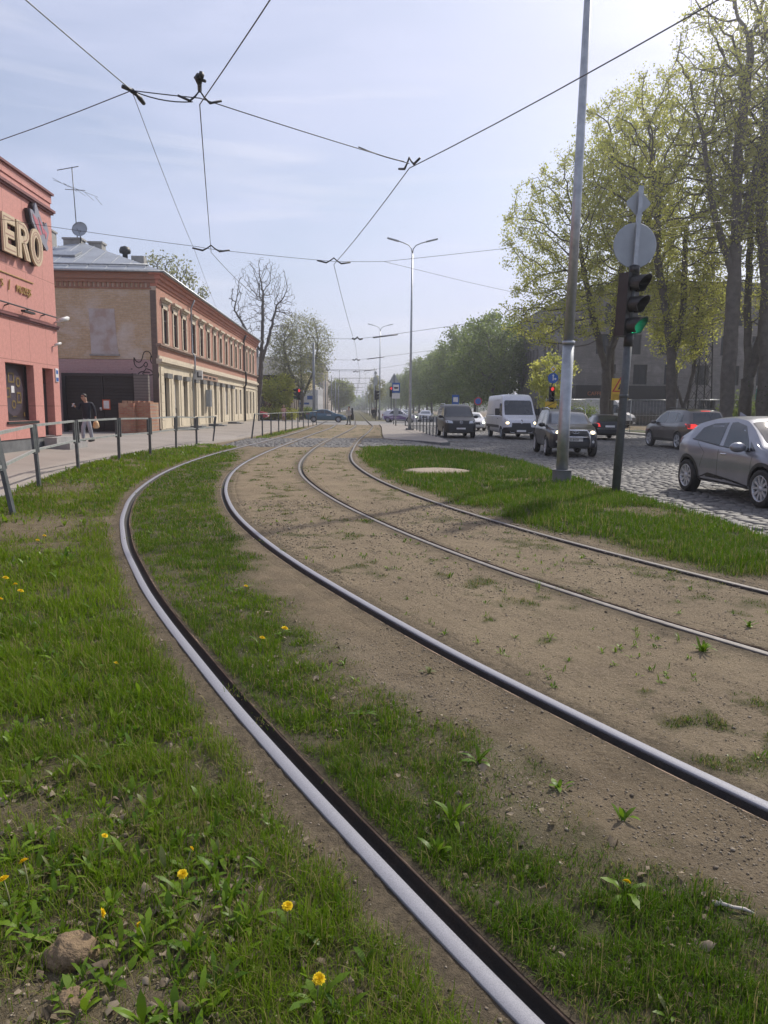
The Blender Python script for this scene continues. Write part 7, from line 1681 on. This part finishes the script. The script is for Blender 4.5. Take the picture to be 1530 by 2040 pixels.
# --- black hatchback seen from behind
sp5 = dict(top=[(-1.98, .78), (-1.94, 1.0), (-1.78, 1.12), (-1.40, 1.38), (-1.0, 1.42), (-.2, 1.435), (.25, 1.38), (.55, 1.24), (1.0, .98), (1.4, .93), (1.9, .80), (2.12, .66), (2.17, .45)], bot=[(-1.98, .38), (-1.8, .26), (1.9, .22), (2.17, .30)], belt=[(-1.98, .95), (0, .93), (1.0, .90), (2.17, .66)],
           half=[(-1.98, .66), (-1.88, .78), (-1.25, .87), (0, .86), (1.28, .87), (1.8, .80), (2.08, .66), (2.17, .5)], wx=(-1.24, 1.28), wr=.31, track=.855, wmax=.87, spokes=7, tumble=.40)
def hatch(label, loc, yaw, pnt, name='hatchback_car', rlit=True, flit=False, wheelname=None, cool=False):
    c = Car(name, label, 'car', loc, yaw, sp5, pnt)
    sides(c, 'side_window', [(-.1, .97), (.84, .95), (.48, 1.22), (.2, 1.34), (-.1, 1.36)], GLS); sides(c, 'rear_side_window', [(-1.1, 1.0), (-.17, .97), (-.17, 1.36), (-.8, 1.34)], GLS)
    c.decal('windscreen', [(.95, -.60), (1.0, 0), (.95, .60), (.48, .52), (.44, 0), (.48, -.52)], 'z', 1, MT['glass_lit']); c.decal('rear_window', [(-.58, 1.05), (.58, 1.05), (.50, 1.33), (-.50, 1.33)], 'x', -1, GLS)
    for sd in (-1, 1):
        c.decal('tail_lamp', [(sd * .52, .76), (sd * .78, .76), (sd * .78, .96), (sd * .60, .95)], 'x', -1, MT['tail_on'] if rlit else MT['tail'], off=.014); c.decal('headlamp', [(sd * .40, .58), (sd * .72, .62), (sd * .74, .74), (sd * .45, .70)], 'x', 1, MT['lamp_glass'], off=.012)
        if flit: c.decal('lit_lamp', [(sd * .58 + .12 * math.cos(a), .66 + .09 * math.sin(a)) for a in np.linspace(0, 6.28, 10)[:-1]], 'x', 1, MT['lamp_on_cool'] if cool else MT['lamp_on'], off=.02)
        c.line('door_seam', [(.9, .4), (.92, .93)], 'y', sd); c.line('door_seam', [(-.13, .4), (-.13, .96)], 'y', sd)
    c.decal('bumper_strip', [(-.7, .62), (.7, .62), (.7, .66), (-.7, .66)], 'x', -1, MT['chrome'], off=.008); c.decal('grille', [(-.32, .46), (.32, .46), (.3, .68), (-.3, .68)], 'x', 1, MT['black'], off=.008)
    c.mirror(.62, 1.0, .84, None, 1.); c.handle(0, .84); c.plate(-1, .78); c.plate(1, .44)
    return c
hatch('black hatchback seen from behind with lit red tail lamps, between bull bar car and pole', (14.6, 42.3, RZ), rad(84), mat('black_blue_paint', (.010, .011, .015), .32, .2, coat=.35))
hatch('white small car with greenish lit headlights half hidden behind the black people carrier', (9.35, 57.5, RZ), rad(-90), paint('white_paint', (.6, .6, .62), 0, .35), flit=True, rlit=False, cool=True)
hatch('dark car with red roof lamp peeping between the bull bar car and black hatchback', (13.4, 47.6, RZ), rad(88), paint('dark_car_paint', (.02, .02, .024), .3, .3))
c = hatch('white car with purple printed side turning at the cross street', (5.4, 86.0, -.02), rad(-14), paint('white_wrap', (.55, .55, .62), 0, .35), flit=True, rlit=False, name='printed_car', cool=True)
PU = paint('purple_print', (.17, .11, .27), 0, .4); PU2 = paint('lilac_print', (.40, .33, .5), 0, .4)
sides(c, 'purple_print', [(-1.7, .35), (.9, .35), (.95, .6), (.3, .80), (-.3, .92), (-1.1, .7), (-1.75, .75)], PU, off=.006); sides(c, 'lilac_print', [(-1.2, .55), (-.6, .72), (.2, .50), (-.3, .45)], PU2, off=.009)
m = MB(); m.box(-.25, .25, -.45, .45, 1.44, 1.56); m.build('roof_sign', MT['white_plate'], c.root)
hatch('pale grey car standing behind the purple printed car', (9.2, 93, -.02), rad(-100), paint('pale_grey_paint', (.42, .43, .46), .3, .35), rlit=False)
hatch('white car waiting far behind the second street lamp', (5.9, 118, -.02), rad(-90), paint('far_white_paint', (.58, .58, .6), 0, .35), rlit=False)
hatch('second white car in the far row, right of the first', (8.6, 124, -.02), rad(-90), paint('far_white_paint2', (.5, .5, .52), 0, .35), rlit=False)
hatch('red car parked beyond the brick building, mostly hidden by its corner', (-11.9, 84.0, .2), rad(-8), paint('red_paint', (.42, .035, .06), .1, .35), rlit=False)
# --- silver estate hidden behind the grey crossover
sp6 = dict(sp5); sp6 = {**sp5, 'top': [(-2.2, .8), (-2.1, 1.1), (-1.8, 1.40), (-1.2, 1.52), (-.3, 1.55), (.3, 1.50), (.7, 1.34), (1.2, 1.02), (1.6, .96), (2.0, .84), (2.2, .6)], 'bot': [(-2.2, .4), (2.2, .3)], 'half': [(-2.2, .66), (-2.0, .82), (0, .90), (1.6, .88), (2.0, .74), (2.2, .5)], 'belt': [(-2.2, 1.0), (2.2, .72)]}
c = Car('estate_car', 'grey car with bright window trim at the right edge, behind the crossover', 'car', (16.9, 26.4, RZ), rad(-88), sp6, paint('mid_grey_paint', (.16, .16, .165), .5, .3))
sides(c, 'side_window', [(-1.5, 1.06), (1.0, .98), (.5, 1.36), (.2, 1.44), (-1.1, 1.44)], GLS)
for sd in (-1, 1): c.line('window_trim', [(1.02, 1.0), (.55, 1.38), (.2, 1.465), (-1.1, 1.465), (-1.6, 1.2)], 'y', sd, .03, MT['chrome'])
c.mirror(.8, 1.06, .86)
# --- blue saloon crossing
sp7 = dict(top=[(-2.25, .82), (-2.2, 1.02), (-1.8, 1.10), (-1.2, 1.36), (-.5, 1.44), (.1, 1.42), (.5, 1.28), (1.05, 1.0), (1.6, .92), (2.1, .78), (2.3, .62), (2.36, .42)], bot=[(-2.25, .38), (-2.0, .26), (2.0, .22), (2.36, .30)], belt=[(-2.25, .98), (0, .94), (1.0, .92), (2.36, .66)],
           half=[(-2.25, .66), (-2.1, .80), (-1.3, .91), (0, .89), (1.4, .91), (2.0, .80), (2.28, .66), (2.36, .5)], wx=(-1.38, 1.38), wr=.335, track=.89, wmax=.91, spokes=10, tumble=.42)
c = Car('saloon_car', 'steel blue fastback saloon crossing the tracks at the cross street', 'car', (-3.15, 82.5, -.02), rad(3), sp7, paint('steel_blue_paint', (.055, .12, .175), .4, .3))
sides(c, 'side_window', [(-.1, .98), (.92, .95), (.5, 1.22), (.1, 1.34), (-.1, 1.36)], GLS); sides(c, 'rear_side_window', [(-1.35, 1.06), (-.17, .98), (-.17, 1.36), (-.6, 1.36), (-1.0, 1.27)], GLS); c.decal('windscreen', [(1.0, -.62), (1.05, 0), (1.0, .62), (.45, .54), (.4, 0), (.45, -.54)], 'z', 1, MT['glass_lit']); c.decal('rear_window', [(-1.75, -.56), (-1.75, .56), (-1.2, .5), (-1.2, -.5)], 'z', 1, GLS)
sides(c, 'door_print', [(.05, .78), (.55, .78), (.55, .86), (.05, .86)], MT['sign_white'], off=.006); sides(c, 'headlamp', [(1.85, .66), (2.25, .58), (2.28, .66), (1.95, .76)], MT['lamp_glass'], off=.008); sides(c, 'tail_lamp', [(-2.2, .88), (-1.8, .94), (-1.8, 1.0), (-2.18, 1.0)], MT['tail'], off=.008); c.mirror(.68, 1.0, .86); c.handle(0, .84)
# ------------------------------------------------------------------ people
SKIN = mat('skin', (.46, .29, .21), .55, 0, (.40, .24, .17), 12); HAIR = mat('dark_hair', (.03, .022, .017), .6); SHOE = mat('dark_shoe', (.025, .025, .027), .6)
def skin_mesh(name, chains, m, parent, levels=2):
    """chains: list of point lists [(x,y,z,r)], shared points are welded"""
    vs = []; rs = []; es = []; key = {}
    for ch in chains:
        last = None
        for p in ch:
            k = (round(p[0], 4), round(p[1], 4), round(p[2], 4))
            if k not in key: key[k] = len(vs); vs.append(p[:3]); rs.append(p[3])
            if last is not None and (last, key[k]) not in es: es.append((last, key[k]))
            last = key[k]
    me = D.meshes.new(name); me.from_pydata(vs, es, []); ob = D.objects.new(name, me); COL.objects.link(ob)
    ob.modifiers.new('s', 'SKIN')
    for i, r in enumerate(rs):
        sv = me.skin_vertices[0].data[i]; sv.radius = (r, r) if not isinstance(r, tuple) else r; sv.use_root = (i == 0)
    sb = ob.modifiers.new('u', 'SUBSURF'); sb.levels = levels
    nm = D.meshes.new_from_object(ob.evaluated_get(bpy.context.evaluated_depsgraph_get())); D.objects.remove(ob)
    nm.materials.clear(); nm.materials.append(m); nm.name = name
    for p in nm.polygons: p.use_smooth = True
    return link(D.objects.new(name, nm), parent)
def person(label, loc, rz, h, J, top_m, leg_m, hair_m=None, bare_legs=False, dress=None, hairlong=False, glasses=False, hands=True, sleeve=True):
    """figure faces local -Y; J gives joint positions for a body 1.78 m tall"""
    r = thing('person', label, 'person', loc, rz); k = h / 1.78; r.scale = (k, k, k)
    g = {'pel': (0, 0, .96), 'che': (0, -.01, 1.30), 'nec': (0, -.01, 1.48), 'hed': (0, -.02, 1.64), 'ls': (.19, 0, 1.43), 'le': (.25, .03, 1.14), 'lh': (.25, -.02, .88), 'rs': (-.19, 0, 1.43), 're': (-.25, .03, 1.14), 'rh': (-.25, -.02, .88),
         'lk': (.10, -.02, .51), 'lf': (.10, .02, .09), 'rk': (-.10, -.02, .51), 'rf': (-.10, .02, .09)}
    g.update(J); P = lambda n, rr: g[n] + (rr,)
    mid = lambda a, b_, t_, rr: tuple(g[a][i] + (g[b_][i] - g[a][i]) * t_ for i in range(3)) + (rr,)
    hd = g['hed']; f = J.get('face', (0, -1)); fx_, fy_ = f
    ch = [[P('pel', .115), P('che', .125), P('nec', .055), (hd[0] - fx_ * .01, hd[1] - fy_ * .01, hd[2] - .03, .082), (hd[0], hd[1], hd[2] + .06, .088), (hd[0] - fx_ * .01, hd[1] - fy_ * .01, hd[2] + .11, .05)]]
    ch.append([(hd[0], hd[1], hd[2] - .03, .082) if False else (hd[0] - fx_ * .01, hd[1] - fy_ * .01, hd[2] - .03, .082), (hd[0] + fx_ * .06, hd[1] + fy_ * .06, hd[2] - .065, .038)])
    ch.append([(hd[0] - fx_ * .01, hd[1] - fy_ * .01, hd[2] - .03, .082), (hd[0] + fx_ * .098, hd[1] + fy_ * .098, hd[2] - .005, .014)])
    for s in 'lr':
        ch.append([P('che', .125), P(s + 's', .055), P(s + 'e', .042), P(s + 'h', .027)])
        ch.append([P('pel', .115), mid('pel', s + 'k', .18, .085), P(s + 'k', .058), mid(s + 'k', s + 'f', .35, .055), P(s + 'f', .036), (g[s + 'f'][0] + fx_ * .14, g[s + 'f'][1] + fy_ * .14, g[s + 'f'][2] - .05, .03)])
        a = Vector(g[s + 'h']); d = (a - Vector(g[s + 'e'])).normalized(); sd = d.cross(Vector((fx_, fy_, 0.01))).normalized(); palm = a + d * .06; ch.append([P(s + 'h', .027), tuple(palm) + (.03,)])
        if hands:
            cur = Vector((fx_, fy_, 0)) * .3
            for q, ln in ((-1.5, .065), (-.5, .078), (.5, .075), (1.5, .058)):
                b0 = palm + sd * q * .018; ch.append([tuple(palm) + (.03,), tuple(b0 + d * .035) + (.010,), tuple(b0 + d * (.035 + ln * .5) + cur * .03) + (.009,), tuple(b0 + d * (.035 + ln * .85) + cur * .12) + (.008,)])
            ch.append([P(s + 'h', .027), tuple(a + d * .03 + sd * (.035 if s == 'l' else -.035)) + (.011,), tuple(a + d * .07 + sd * (.05 if s == 'l' else -.05) + cur * .08) + (.009,)])
    skin_mesh('body', ch, SKIN, r)
    # clothes
    def arm(s, e1=.062, e2=.052, e3=.042): return [P('che', (.175, .125)), P(s + 's', .07), P(s + 'e', e2), mid(s + 'e', s + 'h', .92 if sleeve else .02, e3)]
    skin_mesh('jacket' if sleeve else 'top', [[(g['pel'][0], g['pel'][1], g['pel'][2] - .16, (.175, .14)), (g['pel'][0], g['pel'][1], g['pel'][2] - .02, (.172, .135)), mid('pel', 'che', .5, (.165, .128)), P('che', (.175, .13)), (g['nec'][0], g['nec'][1] + .01, g['nec'][2] - .01, .075)], arm('l'), arm('r')], top_m, r)
    if dress is not None: skin_mesh('skirt', [[(g['pel'][0], g['pel'][1], g['pel'][2] + .08, .15), (g['pel'][0], g['pel'][1], g['pel'][2] - .18, .21), (g['pel'][0], g['pel'][1], g['pel'][2] - .48, .24)]], dress, r)
    if not bare_legs:
        skin_mesh('trousers', [[(g['pel'][0], g['pel'][1], g['pel'][2] + .08, (.15, .12)), P('pel', (.16, .125)), mid('pel', s + 'k', .22, .098), P(s + 'k', .080), mid(s + 'k', s + 'f', .5, .074), mid(s + 'k', s + 'f', .93, .062)] for s in 'lr'], leg_m, r)
    for s in 'lr':
        m = MB(); a = Vector(g[s + 'f']); d = Vector((fx_, fy_, 0)); m.tube([a - d * .09 + Vector((0, 0, -.04)), a + Vector((0, 0, -.03)), a + d * .09 + Vector((0, 0, -.045)), a + d * .17 + Vector((0, 0, -.06))], [.04, .052, .05, .03], 10); m.build('shoe', SHOE, r)
    m = MB(); c0 = Vector(hd) - Vector((fx_, fy_, 0)) * .025 + Vector((0, 0, .062)); m.ball(tuple(c0), .098, .102, .088, 16, 10)
    if hairlong: m.ball(tuple(c0 - Vector((fx_, fy_, 0)) * .03 + Vector((0, 0, -.10))), .085, .085, .14, 14, 8)
    m.v = [(p[0], p[1], p[2] if (Vector((p[0], p[1], 0)) - Vector((hd[0], hd[1], 0))).dot(Vector((fx_, fy_, 0))) < .035 or p[2] > hd[2] + .105 else max(p[2], hd[2] + .09)) for p in m.v]
    m.build('hair', hair_m or HAIR, r)
    ex = Vector((-fy_, fx_, 0)); ec = Vector(hd) + Vector((fx_, fy_, 0)) * .082 + Vector((0, 0, .03))
    if glasses:
        m = MB(); [m.ball(tuple(ec + ex * q), .028, .022, .018, 10, 6) for q in (-.032, .032)]; m.tube([ec + ex * -.09 - Vector((fx_, fy_, 0)) * .08, ec + ex * -.06, ec, ec + ex * .06, ec + ex * .09 - Vector((fx_, fy_, 0)) * .08], .006, 5); m.build('sunglasses', MT['black'], r)
    else:
        m = MB(); [m.ball(tuple(ec + ex * q + Vector((fx_, fy_, 0)) * -.002), .010, .010, .008, 8, 6) for q in (-.03, .03)]; m.build('eyes', MT['black'], r)
    return r, g
NAVY = mat('navy_jacket', (.018, .021, .034), .8, 0, (.012, .014, .022), 5, .3, 30); JEAN = mat('pale_jeans', (.36, .39, .45), .85, 0, (.28, .31, .37), 4, .3, 30)
fdir = (-.45, -.89)
mp_, g = person('man in navy jacket and pale jeans looking at a phone, carrying a bag', (-9.98, 27.7, .25), 0, 1.80,
    {'face': fdir, 'hed': (-.06, -.08, 1.62), 'nec': (-.02, -.02, 1.48), 'rs': (-.19, -.04, 1.42), 're': (-.27, -.10, 1.17), 'rh': (-.30, -.30, 1.30), 'ls': (.19, .02, 1.42), 'le': (.29, .04, 1.15), 'lh': (.33, -.03, .90), 'rk': (-.13, -.06, .51), 'rf': (-.16, -.02, .09), 'lk': (.11, -.04, .51), 'lf': (.13, .08, .09)}, NAVY, JEAN, glasses=True)
ph = thing('mobile_phone', 'pale phone held up in the hand of the man in the navy jacket', 'phone', (-9.98 - .335, 27.7 - .385, .25 + 1.365), rad(-25)); m = MB(M=Matrix.Rotation(rad(-35), 4, 'X')); m.box(-.037, .037, -.005, .005, -.075, .075); m.build('case', MT['sign_back'], ph); m = MB(M=Matrix.Rotation(rad(-35), 4, 'X')); m.box(-.033, .033, .0055, .0065, -.07, .07); m.build('screen', MT['glass'], ph)
bg_ = thing('carrier_bag', 'orange and white carrier bag hanging from the left hand of the man in navy', 'bag', (-9.98 + .35, 27.7 - .06, .25 + .50)); m = MB(); m.tube([(0, 0, 0), (0, 0, .06), (0, 0, .2), (.0, 0, .30)], [.07, .12, .10, .05], 12); m.build('bag_body', mat('orange_bag', (.55, .30, .10), .6, 0, (.6, .5, .36), 7), bg_)
m = MB(); m.tube([(-.03, 0, .28), (-.02, 0, .38), (.0, 0, .40), (.02, 0, .38), (.03, 0, .28)], .006, 5); m.build('bag_handle', MT['white_plate'], bg_)
person('walker carrying a dark case on the back, standing on the track crossing', (-.48, 70.8, .0), 0, 1.78, {'face': (-.9, -.4), 'lk': (.08, -.05, .51), 'lf': (.14, .10, .09), 'rk': (-.1, -.08, .51), 'rf': (-.16, -.05, .09), 'lh': (.18, -.18, .95), 'rh': (-.28, -.12, .92)}, mat('light_shirt', (.48, .46, .45), .8), mat('grey_trousers', (.10, .115, .13), .85))
gc_ = thing('instrument_case', 'long black instrument case on the back of the walker on the crossing', 'case', (-.16, 70.85, .45)); m = MB(); m.tube([(0, 0, 0), (0, 0, .1), (0, 0, .45), (0, 0, .7), (0, 0, 1.1), (0, 0, 1.18)], [.10, .17, .17, .11, .09, .05], 14); m.build('case_body', MT['black'], gc_)
m = MB(); m.tube([(-.12, -.02, .35), (-.26, -.05, .7), (-.12, -.02, .95)], .02, 6); m.build('strap', MT['dark'], gc_)
person('walker in a pink patterned dress on the far left pavement', (-7.45, 78, .12), rad(10), 1.70, {'face': (.4, -.9), 'lk': (.09, -.05, .51), 'rf': (-.1, .12, .09), 'rh': (-.16, -.15, 1.05), 're': (-.27, .02, 1.15)}, mat('pink_top', (.56, .33, .31), .8), None, mat('fair_hair', (.35, .22, .12), .6), True, mat('pink_dress', (.42, .25, .29), .85, 0, (.24, .2, .28), 14), True, sleeve=False)
for i, (x, y, lb, c_) in enumerate(((2.9, 112, 'dark dressed person waiting beside the far track, leftmost of three', (.02, .02, .025)), (3.3, 113, 'dark dressed person waiting beside the far track, middle of three', (.03, .03, .035)), (2.4, 116, 'person in brown waiting beside the far track, rightmost and farthest', (.06, .045, .035)))):
    person(lb, (x + (1.6 if i == 2 else 0), y, 0), rad(30 * i), 1.74, {}, mat('dark_coat', c_, .85), mat('dark_trousers', (.025, .026, .03), .85), hands=False)
# ------------------------------------------------------------------ haze
hm = D.materials.new('haze'); hm.use_nodes = True; t = hm.node_tree; t.nodes.clear()
pv = t.nodes.new('ShaderNodeVolumePrincipled'); pv.inputs['Color'].default_value = (.91, .93, 1, 1); pv.inputs['Density'].default_value = .00095; pv.inputs['Anisotropy'].default_value = .68
ou = t.nodes.new('ShaderNodeOutputMaterial'); t.links.new(pv.outputs['Volume'], ou.inputs['Volume'])
m = MB(); m.box(-1600, 1600, -340, 1600, -2.2, 34); tag(m.build('haze', hm), kind='stuff')
